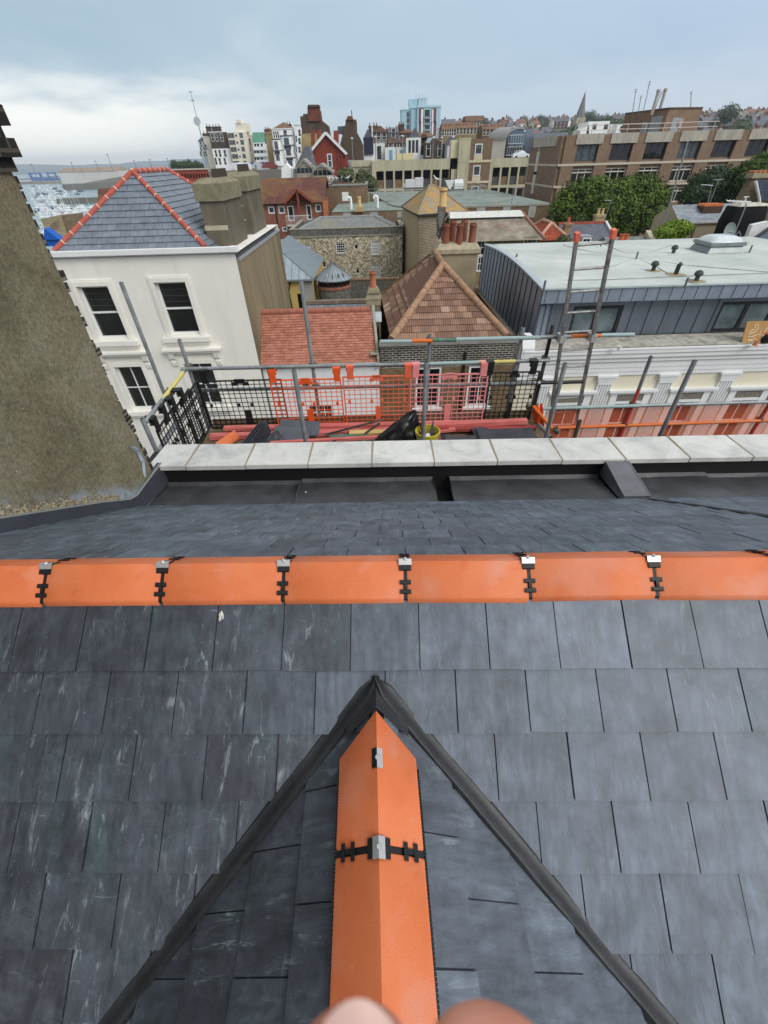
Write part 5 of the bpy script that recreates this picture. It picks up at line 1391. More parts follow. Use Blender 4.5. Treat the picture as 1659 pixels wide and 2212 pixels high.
# ---- slim grey annexe between the flint house and the tall house
p = at(864, 493, 57)
an = thing('grey_annexe', (p.x+.6, 58, -15), 'narrow pale grey rendered annexe with one small window right of the flint house', 'building')
T = FR((p.x, 57)); w = T.inv(886, 493)[0]; hz = px_win(T, 873.5, 533, .62, .55); dz0 = T.inv(870, 567)[1]
b = B(); shell(b, T, w, 5, -15, p.z, [hz], .1); b.build('wall', stucco('pale_grey_render', S(168, 172, 170)), an); simple_wins(an, T, [hz], 1, 1, fm=M_WFR)
b = B(); tbox(b, T, .05, w-.05, -.06, 0, -15, dz0); b.build('door', plain('brown_timber_door', S(122, 66, 40), .8, amt=.2, scale=4, sc=(6,1,.5)), an)
b = B(); s, z = T.inv(874.5, 549.5); b.lathe(T(s,-.02,z), [(.12,0),(.12,-.05),(.05,-.09)], 12, (0,1,0)); b.build('wall_lamp', M_WFR, an, smooth=True)
b = B(); tbox(b, T, -.05, w+.05, -.08, 5, p.z+.002, p.z+.1); b.build('coping', M_TRIM, an)
# ---- boundary wall and round shelter
p = at(690, 605, 46); q = at(905, 596, 46)
bw = thing('flint_boundary_wall', ((p.x+q.x)/2, 46, -15), 'low dark flint boundary wall with brick coping in front of the flint house', 'wall')
b = B(); b.box(p.x-1, q.x, 46, 46.35, -15, p.z-.12); b.build('wall', M_FLINTD, bw)
b = B(); b.box(p.x-1, q.x, 45.93, 46.42, p.z-.12, p.z); b.box(p.x-1, q.x, 45.97, 46.0, p.z-.3, p.z-.24); b.build('coping', plain('brown_brick_coping', S(128, 104, 84), .9, amt=.2), bw)
c = at(720.5, 600, 43.5); R_k = (at(761, 594, 43.5)-at(679, 598, 43.5)).length/2
kk = thing('round_shelter', (c.x, c.y, -15), 'small round shelter with conical zinc roof and dark timber drum on a flint base', 'shelter')
ap_ = at(719.6, 566, 43.5); b = B(); n = 24
vs = [Vector((c.x, c.y, ap_.z))] + [Vector((c.x+R_k*math.cos(2*math.pi*i/n), c.y+R_k*math.sin(2*math.pi*i/n), c.z)) for i in range(n)]
b.add(vs, [(0, 1+i, 1+(i+1) % n) for i in range(n)]); b.add([v-Vector((0,0,.06)) for v in vs[1:]], [list(range(n))[::-1]]); b.build('roof', zinc('pale_zinc_roof', S(150, 160, 164)), kk)
b = B()
for i in range(0, n, 1): b.bar(vs[0]+Vector((0,0,.01)), vs[1+i]+Vector((0,0,.012)), .03, .03)
b.lathe(c-Vector((0,0,.08)), [(R_k*1.0,0),(R_k*1.015,.02),(R_k*1.015,.085),(R_k,.09)], 24); b.build('seam', plain('seam_zinc', S(96, 104, 108), .5, .5, .3), kk)
zt = at(720, 622, 42).z; b = B(); Rk2 = R_k*.8
for i in range(20):
    w = 2*math.pi*i/20; q = Vector((c.x+Rk2*math.cos(w), c.y+Rk2*math.sin(w), zt)); b.bar(q, Vector((q.x, q.y, c.z)), .12, .12, (1,0,0))
b.lathe((c.x, c.y, c.z-.25), [(Rk2+.05,0),(Rk2+.05,.2),(Rk2-.05,.2)], 20); b.lathe((c.x, c.y, zt), [(Rk2*.93, 0), (Rk2*.93, (c.z-zt)*.98)], 20); b.build('timber_drum', plain('dark_timber', S(58, 40, 34), .8, amt=.3, scale=5), kk)
b = B(); b.lathe((c.x, c.y, -15), [(Rk2+.1,0),(Rk2+.1,zt+15-.28)], 28); b.build('base', M_FLINTD, kk)
b = B(); b.lathe((c.x, c.y, zt-.28), [(Rk2+.1,0),(Rk2+.17,.06),(Rk2+.17,.2),(Rk2+.12,.28)], 28); b.build('coping', plain('red_brick_band', S(138, 92, 74), .9, amt=.2), kk)
for i in range(4):
    w = -1.9+.38*i; q = Vector((c.x+(Rk2*.95)*math.cos(w), c.y+(Rk2*.95)*math.sin(w), zt+.35)); b = B(); b.bar(q, q+Vector((0,0,.7)), .34, .04, (-math.sin(w), math.cos(w), 0)); b.build('glazing', M_CURT if i in (0, 3) else M_PANEB, kk)
# ---- zinc hall on the left
e1 = at(677, 603, 41.5); hz = thing('zinc_roofed_hall', (e1.x-3, 45, -15), 'hall with pale standing seam zinc hip roof and yellow wall, beside the flint house', 'building')
zr2 = at(672, 560, 50).z; x1 = e1.x; x0 = x1-6.5
b = B(); C = [Vector((x0,41.5,e1.z)), Vector((x1,41.5,e1.z)), Vector((x1,52,e1.z)), Vector((x0,52,e1.z))]; A = Vector((x0+3.0,44.6,e1.z+2.15)); E_ = Vector((x0+3.0,52,e1.z+2.15))
b.poly([C[0],C[1],A]); b.poly([C[1],C[2],E_,A]); b.poly([C[3],C[0],A,E_]); b.poly([C[2],C[3],E_]); b.build('roof', zinc('light_zinc_roof', S(160, 172, 178), .5), hz)
b = B()
for i in range(1, 20):
    f = i/20
    y = 41.5+10.5*f; q = Vector((x1,y,e1.z+.015)); k = min(1, (y-41.5)/3.1); b.bar(q, C[1].lerp(A, k)+Vector((0,0,.015)) if k < 1 else Vector((A.x,y,A.z+.015)), .03, .05)
for i in range(1, 10):
    x = x0+6.5*i/10; k = (x-x0)/3.0 if x < A.x else (x1-x)/3.5; b.bar((x,41.5,e1.z+.015), Vector((x,41.5+3.1*k,e1.z+2.15*k+.015)), .03, .05)
b.build('standing_seam', plain('zinc_seams', S(104, 114, 120), .5, .5, .3), hz)
b = B(); b.bar(C[1], A, .12, .07); b.box(x0-.1, x1+.08, 41.4, 41.52, e1.z-.12, e1.z+.01); b.build('hip_capping', plain('hip_lead', S(120, 124, 128), .6), hz)
b = B(); T = FR((x0+.2, 41.8)); shell(b, T, 6.1, 10, -15, e1.z, [(4.6, 5.6, -13.5, e1.z-1.2)], .15); b.build('wall', stucco('ochre_render', S(186, 160, 98), S(130, 112, 74)), hz)
b = B(); b.tube([T(4.2,-.1,e1.z-.05), T(3.9,-.1,e1.z-1.0), T(4.3,-.1,-15)], .06, 8); b.build('downpipe', M_RUBBER, hz)
b = B(); tbox(b, T, 5.3, 6.12, -.03, .0, -15, e1.z-.05); b.build('quoin', stucco('grey_quoin', S(150, 148, 140)), hz)
q = at(603, 528, 54); b = B(); b.box(q.x, at(630,528,54).x, 54, 56, q.z-.8, q.z+.25)
g_ = b.build('plant_box', plain('grey_metal_box', S(150, 154, 156), .6, amt=.1), None); tag(g_, 'flat grey metal box between the zinc hall roof and flint house corner', 'roof box')
# ---- slate outbuilding behind the cottage ridge
p = at(661, 655, 24); q = at(795, 651, 24)
sb = thing('slate_outbuilding', ((p.x+q.x)/2, 24, GZ), 'grey slate roofed outbuilding seen over the orange ridge', 'outbuilding')
b = B(); b.poly([(p.x,22.3,p.z-1.2),(q.x+.4,22.3,p.z-1.2),(q.x+.4,24,p.z),(p.x,24,p.z)]); b.poly([(q.x+.4,25.7,p.z-1.2),(p.x,25.7,p.z-1.2),(p.x,24,p.z),(q.x+.4,24,p.z)]); b.build('roof', brickmat('mid_grey_slates', S(128, 138, 144), S(112, 122, 130), S(78, 86, 92), .3, .2, .01, .3, .7, .2), sb)
b = B(); b.box(p.x, q.x+.4, 23.86, 24.14, p.z-.04, p.z+.12); b.build('ridge', plain('mossy_ridge', S(128, 112, 98), .9, amt=.25, scale=4), sb)
b = B(); b.box(p.x+.1, q.x+.3, 22.5, 25.5, GZ, p.z-1.3); b.poly([(p.x+.1,22.5,p.z-1.3),(p.x+.1,25.5,p.z-1.3),(p.x+.1,24,p.z-.1)]); b.build('wall', M_STOCK, sb)
# ---- tall brick house with the lichen covered pyramid roof
z0 = at(902, 464, 48).z; cf = at(902, 464, 48); cl = atz(867.5, 446, z0); cr = atz(1011.5, 455.5, z0); cb = cl+cr-cf; apx = (cl+cr)/2; 
th_ = thing('tall_brick_house', (apx.x, apx.y, -15), 'tall narrow brick house with ochre lichen covered pyramid roof', 'house')
kz = at(941, 400, apx.y).z; a1 = Vector((apx.x-.4, apx.y+.1, kz)); a2 = Vector((apx.x+.1, apx.y, kz))
b = B()
def sh(v, z): return Vector((v.x, v.y, z))
ins = lambda v: v + (apx-v)*.06
for m1, m2 in ((cl, cf), (cf, cr), (cr, cb), (cb, cl)):
    p, q = ins(m1), ins(m2); b.poly([sh(p,-15), sh(q,-15), sh(q,z0), sh(p,z0)])
b.build('wall', brickmat('mottled_brown_brick', S(132, 112, 88), S(104, 90, 74), S(168, 160, 142), .34, .13, .022, .3), th_)
p, q = ins(cl), ins(cf); nn_ = Vector((-(q-p).y, (q-p).x, 0)).normalized()*-1
b = B(); dl = (q-p).normalized(); off = Vector((dl.y, -dl.x, 0))*.02
b.poly([sh(p,-15)+off, sh(q,-15)+off, sh(q,z0-.1)+off, sh(p,z0-.1)+off]); b.build('side_render', stucco('buff_render', S(176, 156, 126), S(134, 118, 94)), th_)
def lichen():
    t = MT('lichen_slate', .9, .1)
    o = t.brick(S(150, 146, 130), S(132, 130, 120), S(104, 100, 90), .35, .25, .012)
    a = t.mix(t.mr(t.noise(1.3, 7, .7, dist=.5), .40, .60, 0, .85), o['Color'], S(186, 140, 58)); a = t.mix(t.mr(t.noise(2.5, 6, .7), .55, .7, 0, .6), a, S(150, 150, 138)); t.col(a); t.bump(o['Fac'], -.3, .02); return t.m
b = B(); b.poly([cl, cf, a1]); b.poly([cf, cr, a2, a1]); b.poly([cr, cb, a2]); b.poly([cb, cl, a1, a2]); b.build('roof', lichen(), th_)
b = B()
for m1, m2 in ((cl, a1), (cf, a1), (cr, a2), (cb, a2), (a1, a2)): b.tube([m1, m2], .11, 8)
b.build('hip_tiles', plain('grey_hips', S(144, 132, 110), .9, amt=.2), th_)
b = B(); 
for m1, m2 in ((cl, cf), (cf, cr)): b.bar(sh(m1, z0-.05), sh(m2, z0-.05), .14, .12)
b.build('gutter', plain('dark_gutter', S(60, 58, 56), .8), th_)
ex_ = (cr-cf).normalized(); Tt = FR((ins(cf).x, ins(cf).y), math.atan2(ex_.y, ex_.x))
for (u, v, w, h) in ((953, 487, .75, 1.7), (950, 537, .75, 1.6)):
    s, z = Tt.inv(u, v); b = B()
    window(th_, Tt, (s-w/2, s+w/2, z-h/2, z+h/2), 1, 2, d=-.03, fr=.09, bar=.05, pm=M_PANEB)
for (u, v) in ((893, 560), (893, 500)):
    pass
s0_ = at(953, 445, 46); b = B(); b.box(s0_.x-.3, s0_.x+.35, 45.4, 46.1, s0_.z-2.2, s0_.z); sk = b.build('chimney_stack', M_SOOT, th_); pot(sk, (s0_.x+.1, 45.75, s0_.z-.05), .36, 1.35, plain('buff_pot', S(206, 172, 118), .85, amt=.15), flare=1.2)
g_ = None
def gull(p, rz=0, s=1, label='white gull standing on a roof'):
    b = B(); p = Vector(p); c_, s_ = math.cos(rz), math.sin(rz)
    t_ = lambda x, y, z: p + Vector((c_*x-s_*y, s_*x+c_*y, z))*s
    b.tube([t_(-.26,0,.2), t_(-.12,0,.22), t_(.04,0,.25), t_(.14,0,.33), t_(.17,0,.40), t_(.24,0,.40)], [.015,.06,.085,.05,.045,.01], 8)
    for q in (-.03, .03): b.tube([t_(.02,q,0), t_(.0,q,.2)], .01, 5)
    o = b.build('seagull', M_GULL, None, base=p, smooth=True); return tag(o, label, 'gull')
M_GULL = plain('gull_white', S(224, 226, 228), .8, .2, amt=.12, scale=6)
gull(Vector((a2.x+.15, a2.y, kz+.1)), 2.6, 1.7, 'white gull standing on the peak of the lichen covered roof')
# ---- long house with mottled roof
zm = at(1027, 522, 38).z; pL, pR = at(1012, 523, 38), at(1178, 513.5, 38)
mh = thing('mottled_roof_house', ((pL.x+pR.x)/2, 41, -15), 'house with long stained grey and red roof and white ridge sheets, behind the zinc storey', 'house')
zR = at(1070, 463, 41.5).z; r0, r1 = at(1009, 466, 41.5), at(1128, 462, 41.5)
b = B(); b.poly([(pL.x-1.5,38,zm),(pR.x,38,zm),(r1.x,41.5,zR),(r0.x-1.5,41.5,zR)]); b.poly([(pR.x,38,zm),(pR.x,45,zm),(r1.x,41.5,zR)]); b.poly([(pR.x,45,zm),(pL.x-1.5,45,zm),(r0.x-1.5,41.5,zR),(r1.x,41.5,zR)])
t = MT('stained_old_roof', .95, .1); a = t.ramp(t.noise(1.1, 8, .7), (.3, S(104, 98, 88)), (.5, S(134, 126, 110)), (.7, S(164, 158, 146))); a = t.mix(t.mr(t.noise(.5, 6, .7), .54, .66, 0, .45), a, S(150, 112, 98)); a = t.mix(t.mr(t.noise(7, 3), .62, .7, 0, .6), a, S(200, 194, 184)); t.col(a); t.bump(t.noise(9, 6), .5, .05)
b.build('roof', t.m, mh)
b = B(); b.hexa([(r0.x-1.5,40.7,zR-.12),(r1.x,40.7,zR-.12),(r1.x,42.3,zR-.12),(r0.x-1.5,42.3,zR-.12),(r0.x-1.5,41.2,zR+.22),(r1.x-.2,41.2,zR+.22),(r1.x-.2,41.8,zR+.22),(r0.x-1.5,41.8,zR+.22)]); b.build('ridge_sheet', plain('white_ridge_sheet', S(206, 206, 200), .8, amt=.12, scale=4), mh)
b = B(); b.tube([(pR.x,38,zm+.03), (r1.x,41.5,zR+.03)], .12, 8); b.tube([(pR.x,45,zm+.03), (r1.x,41.5,zR+.03)], .12, 8); b.build('hip_tiles', plain('worn_red_hips', S(150, 112, 96), .9, amt=.25), mh)
T = FR((pL.x-1.3, 38.3)); hs = [px_win(T, 1035, 535, 1.0, 1.15), px_win(T, 1041, 570, .8, 1.1), px_win(T, 1145, 525, 1.1, .8)]
b = B(); shell(b, T, pR.x-pL.x+1.0, 6.4, -15, zm, hs, .12); b.build('wall', brickmat('buff_brick', S(146, 126, 90), S(122, 104, 78), S(136, 124, 100)), mh); simple_wins(mh, T, hs, 3, 2, fr=.1)
# ---- little red hipped roof and slate house
c = [atz(u, v, at(1240, 521, 40).z) for u, v in ((1160, 520), (1240, 521))]; zt = at(1201, 480, 42.5).z; zb_ = c[0].z
rh2 = thing('red_tiled_house', ((c[0].x+c[1].x)/2, 42, -15), 'small house with red pantiled hip roof among trees', 'house')
b = B(); cc2, a, e = hiproof(b, c[0].x, c[1].x, c[0].y, c[0].y+5, zb_, zt, None); 
t = MT('red_pantiles', .9, .15); o = t.brick(S(178, 92, 68), S(150, 74, 56), S(110, 62, 50), .25, .33, .012, 0); wv = t.n('ShaderNodeTexWave', bands_direction='X'); wv.inputs['Scale'].default_value = 4; t.l(t.co('UV'), wv.inputs['Vector']); t.col(t.mix(.5, o['Color'], t.ramp(wv.outputs['Fac'], (0, (.5,.5,.5)), (1, (1.15,1.15,1.15))), 'MULTIPLY')); t.bump(wv.outputs['Fac'], .5, .05); M_PAN = t.m
b.build('roof', M_PAN, rh2); hips(rh2, cc2, a, e, .13, plain('pale_hip_mortar', S(190, 150, 128), .9, amt=.2), (c[1].x-c[0].x) >= 5)
b = B(); b.box(c[0].x+.2, c[1].x-.2, c[0].y+.2, c[0].y+4.8, -15, zb_); b.build('wall', brickmat('dark_buff_brick', S(124, 108, 80), S(104, 90, 70), S(128, 118, 98)), rh2)
pl_, pr_ = at(1206, 484, 46.5), at(1307, 479, 46.5); bl_ = at(1240, 522, 44)
sh2 = thing('slate_cottage', ((pl_.x+pr_.x)/2, 46, -15), 'slate roofed cottage with red ridge and two chimneys in front of the big tree', 'cottage')
b = B(); b.poly([(pl_.x,43.4,bl_.z),(pr_.x,43.4,bl_.z),(pr_.x,46.5,pl_.z),(pl_.x,46.5,pl_.z)]); b.poly([(pr_.x,49,bl_.z),(pl_.x,49,bl_.z),(pl_.x,46.5,pl_.z),(pr_.x,46.5,pl_.z)]); b.build('roof', brickmat('cottage_slates', S(108, 112, 122), S(92, 96, 106), S(66, 70, 78), .28, .2, .012, .3, .7, .2), sh2)
b = B(); b.box(pl_.x, pr_.x, 46.38, 46.62, pl_.z-.05, pl_.z+.12); b.build('ridge_tiles', plain('red_ridge', S(168, 84, 66), .9, amt=.2), sh2)
b = B(); b.box(pl_.x+.2, pr_.x-.1, 43.8, 48.6, -15, bl_.z); b.poly([(pr_.x-.1,43.8,bl_.z),(pr_.x-.1,48.6,bl_.z),(pr_.x-.1,46.5,pl_.z-.1)]); b.build('wall', M_STOCK, sh2)
b = B(); b.bar((pr_.x+.05,43.3,bl_.z), (pr_.x+.05,46.5,pl_.z+.05), .2, .25); b.build('verge', plain('white_verge', S(206, 206, 202), .8), sh2)
for u, v0, v1, w, mm, dd, pots in ((1299, 451, 488, .85, 'buff', 47, 2), (1230, 470, 497, .6, 'brown', 45.2, 1)):
    q = at(u, v0, dd); b = B(); b.box(q.x-w/2, q.x+w/2, dd-.3, dd+.3, q.z-2.6, q.z-.42); b.box(q.x-w/2-.06, q.x+w/2+.06, dd-.36, dd+.36, q.z-.6, q.z-.421); sk = b.build('chimney_stack', plain(mm+'_stack', S(168, 156, 120) if dd > 46 else S(150, 128, 102), .95, amt=.25, scale=3), sh2)
    for k in range(pots): pot(sk, (q.x-.2*(pots-1)+.4*k, dd, q.z-.42), .14, .45, plain(mm+'_pot', S(196, 170, 130) if dd > 46 else S(196, 104, 66), .85))
T = FR((at(1255, 520, 43.2).x, 43.2)); h = px_win(T, 1266, 522, .8, .6); b = B(); tbox(b, T, h[0]-.15, h[1]+.15, 0, 1.5, h[2]-.1, h[3]+.1); dm = b.build('dormer', plain('dormer_lead', S(140, 146, 150), .6), sh2); window(dm, T, h, 2, 1, d=-.02, fr=.08) if False else None
w_ = window(sh2, T, h, 2, 1, d=-.03, fr=.1)
b = B(); q = at(1319, 470, 46); b.tube([at(1305, 478, 46), at(1320, 433, 46)], .03, 6); b.tube([at(1306, 433, 46), at(1321, 433, 46)], .03, 6); b.build('aerial', M_GALV, sh2)
q0, q1 = at(1330, 522, 34), at(1390, 510, 36)
lr = thing('low_slate_roof', ((q0.x+q1.x)/2, 36, -15), 'low slate roof with pale gable coping and red pots, in deep tree shade', 'outbuilding')
b = B(); b.poly([(q0.x,33,q1.z-1.2),(q1.x+.2,33,q1.z-1.2),(q1.x+.2,36,q1.z),(q0.x,36,q1.z)]); b.poly([(q1.x+.2,38,q1.z-.8),(q0.x,38,q1.z-.8),(q0.x,36,q1.z),(q1.x+.2,36,q1.z)]); b.build('roof', M_OLDSL, lr)
b = B(); b.box(q0.x+.1, q1.x, 33.4, 37.8, -15, q1.z-1.1); b.build('wall', M_STOCK, lr)
b = B(); b.hexa([(q1.x+.1,32.8,q1.z-1.5),(q1.x+.45,32.8,q1.z-1.5),(q1.x+.45,36.1,q1.z-.1),(q1.x+.1,36.1,q1.z-.1),(q1.x+.1,32.8,q1.z-1.05),(q1.x+.45,32.8,q1.z-1.05),(q1.x+.45,36.1,q1.z+.35),(q1.x+.1,36.1,q1.z+.35)]); b.build('gable_coping', plain('cream_coping', S(182, 174, 150), .9, amt=.2), lr)
for u in (1343, 1352): q = at(u, 513, 33.5); pot(lr, q-Vector((0,0,.15)), .2, .35, plain('fallen_red_pot', S(196, 104, 74), .85))
# ---- rendered gable house on the right
zc = at(1467, 480, 38).z; c1 = at(1467, 480, 38); c2 = atz(1414, 467, zc); apg = at(1451, 443, (c1.y+c2.y)/2); xr = at(1620, 478, 38).x
gh = thing('gable_house', (c1.x+3, 41, -15), 'buff rendered gable house with slate roof and orange topped chimney at the right', 'house')
vx = Vector((1, .0, 0)); Lr = xr-c1.x
b = B(); b.poly([c1, c1+vx*Lr, apg+vx*Lr, apg]); b.poly([c2+vx*Lr, c2, apg, apg+vx*Lr]); b.build('roof', brickmat('silver_slates', S(156, 164, 170), S(128, 136, 144), S(96, 104, 112), .32, .2, .014, .35, .6, .2), gh)
M_BUFFR = stucco('buff_grey_render', S(176, 164, 138), S(128, 118, 98), .1)
b = B(); b.poly([sh(c2,-15), sh(c1,-15), c1, apg, c2]); b.poly([sh(c1,-15), sh(c1,-15)+vx*Lr, c1+vx*Lr, c1]); b.poly([sh(c2,-15)+vx*Lr, sh(c2,-15), c2, c2+vx*Lr]); b.poly([sh(c1,-15)+vx*Lr, sh(c2,-15)+vx*Lr, c2+vx*Lr, apg+vx*Lr, c1+vx*Lr]); b.build('wall', M_BUFFR, gh)
b = B(); b.box(c1.x, xr, 37.85, 38.0, zc-.1, zc+.03); b.build('gutter', plain('white_gutter', S(196, 196, 190), .7), gh)
q = at(1537, 441, 39.4); b = B(); b.box(q.x-.72, q.x+.62, 39.0, 39.8, q.z-2.3, q.z-.5); sk = b.build('chimney_stack', plain('brown_stack', S(120, 104, 78), .95, amt=.25, scale=3), gh); b = B(); b.box(q.x-.78, q.x+.7, 38.94, 39.86, q.z-.5, q.z-.1); b.build('brick_cap', plain('dark_brick_cap', S(84, 66, 54), .9), sk)
b = B()
for k in range(6): b.tube([(q.x-.68+k*.25,38.95,q.z-.06), (q.x-.68+k*.25,39.85,q.z-.06)], .12, 8)
b.build('cap_tile', plain('orange_cap_tile', S(206, 120, 78), .85), sk)
b = B(); b.tube([at(1524, 460, 39.3), at(1537, 402, 39.3)], .03, 6); b.tube([at(1515, 399, 39.3), at(1540, 401, 39.3)], .04, 6); b.build('aerial', M_GALV, gh)
b = B(); b.tube([at(1429, 494, 37.2), at(1444, 447, 37.2)], .06, 8); b.tube([at(1444, 447, 37.2), at(1447, 440, 37.2), at(1486, 305, 37.2)], .055, 8); fp = b.build('flagpole', M_GALV, None, smooth=True); tag(fp, 'tall pale leaning pole clamped to the buff gable, crossing the office windows', 'pole')
b = B(); b.box(at(1490,515,37.6).x, at(1494,515,37.6).x, 37.55, 37.65, -15, zc-.1); b.build('pipe', plain('grey_pipe', S(110, 100, 92), .8), gh)
# ---- chimney wrapped in black sheeting with aerial and dish
p1 = at(1604, 446, 31); ws = thing('wrapped_chimney', (p1.x, 31, -15), 'big chimney wrapped in black sheeting with television aerial and satellite dish', 'chimney')
xl, xr2 = at(1560, 500, 31).x+.05, at(1626, 500, 31).x+.4; b = B(); n = 16; vs = []
for i in range(n+1):
    f = i/n; z = -9 + (p1.z+9)*f; bul = 1+.07*math.sin(f*9)-(.16*max(0, f-.9)*6)
    for j in range(24):
        w = 2*math.pi*j/24; cx, sx = math.cos(w), math.sin(w); kx = math.copysign(abs(cx)**.5, cx); ky = math.copysign(abs(sx)**.5, sx)
        vs.append(Vector(((xl+xr2)/2+(xr2-xl)/2*kx*bul+.05*mnoise.noise((w*3, z*2, 0)), 31.4+.62*ky*bul+.05*mnoise.noise((w*3, z*2, 5)), z)))
b.add(vs, [[i*24+j, i*24+(j+1) % 24, (i+1)*24+(j+1) % 24, (i+1)*24+j] for i in range(n) for j in range(24)]); b.poly(vs[-24:]); b.build('black_sheeting', plain('matt_black_sheet', S(17, 17, 19), .75, .2, amt=.25), ws, smooth=True)
b = B(); b.hexa([(xl+.3,30.9,p1.z-.02),(xr2-.1,30.9,p1.z-.02),(xr2-.1,31.9,p1.z-.02),(xl+.3,31.9,p1.z-.02),(xl+.5,31.05,p1.z+.16),(xr2-.25,31.05,p1.z+.12),(xr2-.25,31.8,p1.z+.12),(xl+.5,31.8,p1.z+.16)]); b.build('capping', plain('bird_stained_cap', S(190, 186, 174), .9, amt=.25, scale=5), ws)
b = B(); b.tube([at(1584, 512, 30.4), at(1613, 440, 30.4)], .035, 8); b.build('mast', M_GALV, ws, smooth=True)
b = B(); A_, E2 = at(1570, 434, 30.4), at(1622, 436, 30.4); b.tube([A_, E2], .03, 6)
for f in (.05, .2, .35, .5, .65, .8): q = A_.lerp(E2, f); b.tube([q-Vector((.02,.22,.05)), q+Vector((.02,.22,.05))], .016, 5)
b.tube([at(1607, 426, 30.4), at(1618, 425, 30.4)], .025, 6); b.tube([at(1611, 426, 30.4), at(1610, 440, 30.4)], .03, 6); b.build('tv_aerial', M_WFR, ws)
dc = at(1573, 500, 30.3); b = B(); b.lathe(dc, [(.02,0),(.25,.02),(.40,.075),(.45,.11),(.46,.10),(.41,.06),(.25,.0)], 22, (.25,-1,.25)); b.build('dish', plain('grey_dish', S(128, 142, 142), .5, amt=.1), ws, smooth=True)
b = B(); b.tube([at(1588, 508, 30.2), at(1597, 500, 30.2), at(1600, 508, 30.2), at(1594, 516, 30.2)], .03, 6); b.tube([at(1586, 502, 30.3), dc], .02, 6); b.build('dish_arm', M_GALV, ws)
# ---- brown gabled house and slate roof at the right edge
p = at(1636, 372, 34); q = at(1596, 431, 34)
rg = thing('brown_gable', (p.x+2, 35, -15), 'brown brick gable with chimney shoulder and terracotta pots at the right edge', 'house')
xe = p.x+6; b = B(); pf = [(q.x+.1,34,-15),(q.x+.1,34,q.z),(p.x-.1,34,p.z-.3),(xe,34,p.z-.3),(xe,34,-15)]; b.prism([Vector(t_) for t_ in pf], (0,.5,0)); b.build('wall', brickmat('weathered_brown_brick', S(126, 112, 88), S(106, 94, 76), S(128, 118, 98), .24, .08, .01, .4, .95), rg)
b = B(); b.box(p.x-.25, xe, 33.9, 34.6, p.z-.3, p.z-.05); b.build('capping', plain('pale_gable_cap', S(160, 148, 122), .9, amt=.2), rg)
for k in range(5): pot(rg, (p.x+.15+k*.45, 34.3, p.z-.06), .2, .38, M_TERRP) if k < 0 else None
b = B()
for k in range(8): b.tube([(p.x-.1+k*.3, 33.95, p.z), (p.x-.1+k*.3, 34.55, p.z)], .09, 8)
b.build('cap_tile', plain('orange_gable_tiles', S(176, 118, 88), .9, amt=.3), rg)
u0, v0 = at(1633, 404, 33.6), at(1646, 404, 33.6); b = B(); b.poly([at(1634,385,33.7), at(1659,392,33.7), at(1659,445,33.7)+Vector((2,0,0)), at(1642,432,33.7)]); b.build('slate_slope', brickmat('side_slates', S(86, 92, 108), S(74, 80, 96), S(56, 60, 72)), rg)
b = B(); b.tube([at(1632, 392, 33.6), at(1640, 430, 33.6), at(1641, 452, 33.6), at(1612, 520, 33.6)], .09, 8); b.build('downpipe', plain('white_pipe', S(206, 206, 200), .6), rg, smooth=True)
pa, pb_, pc_, pd_ = at(1607, 531, 25.5), at(1662, 492, 27.5), at(1740, 520, 27.5), at(1662, 553, 25.2)
sr = thing('slate_dormer', (pa.x+1, 27, -15), 'dark blue slate roof slope with white cheek at the right edge', 'roof')
b = B(); b.prism([pa, pd_, pc_, pb_], (0,.05,-.12)); b.build('slope', brickmat('blue_slates', S(84, 92, 108), S(72, 80, 96), S(54, 60, 72), .3, .22, .01, .3, .6), sr)
b = B(); b.bar(pa+Vector((0,-.05,.03)), pb_+Vector((0,-.05,.03)), .12, .16); b.build('verge', plain('black_verge', S(46, 48, 54), .6), sr)
b = B(); b.prism([at(1612, 521, 28.2), at(1662, 490, 28.2), at(1662, 478, 28.2), at(1626, 486, 28.2)], (0,.3,0)); b.build('white_cheek', plain('white_boarding', S(222, 224, 224), .7), sr)
b = B(); b.box(pa.x+.3, pc_.x, 25.9, 27.3, -15, pa.z-.25); b.build('wall', M_BUFFR, sr)

# ---- red brick house with balcony gable
Yg = 66; p = at(563, 437, Yg); q = at(700, 433, Yg); rb_ = thing('red_brick_house', ((p.x+q.x)/2, Yg+4, -15), 'red brick house with brown tiled roof, pointed centre gable and white balcony', 'house')
M_RBR = brickmat('red_brick', S(146, 92, 76), S(130, 80, 66), S(146, 108, 92), dirt=S(110, 66, 56), dirtamt=.35)
T = FR((p.x, Yg)); W_ = q.x-p.x; ze = p.z
hs = px_holes(T, [(580.5,446,592,461.5), (602.5,445,614,461.5), (682,441,693.5,458), (610,490,620,500)]); drs = px_holes(T, [(624,444.5,633,477), (664,442.5,671.5,475)])
b = B(); shell(b, T, W_, 9, -15, ze, hs+drs, .15); b.build('wall', M_RBR, rb_); simple_wins(rb_, T, hs, 1, 1, fr=.14, pm=M_PANEB); simple_wins(rb_, T, drs, 1, 1, fr=.12)
zrg = at(630, 384, Yg+4.5).z
t = MT('brown_red_interlocking', .9, .15); o = t.brick(S(116, 78, 70), S(98, 66, 60), S(78, 48, 44), .3, .3, .012, 0); a = t.mix(t.mr(t.noise(.35, 6, .6), .45, .6, 0, .65), o['Color'], S(134, 106, 66)); wv = t.n('ShaderNodeTexWave', bands_direction='X'); wv.inputs['Scale'].default_value = 3.3; t.l(t.co('UV'), wv.inputs['Vector']); a = t.mix(.4, a, t.ramp(wv.outputs['Fac'], (0, (.5,.5,.5)), (1, (1.15,1.15,1.15))), 'MULTIPLY'); t.col(a); t.bump(wv.outputs['Fac'], .4, .04); M_RDR = t.m
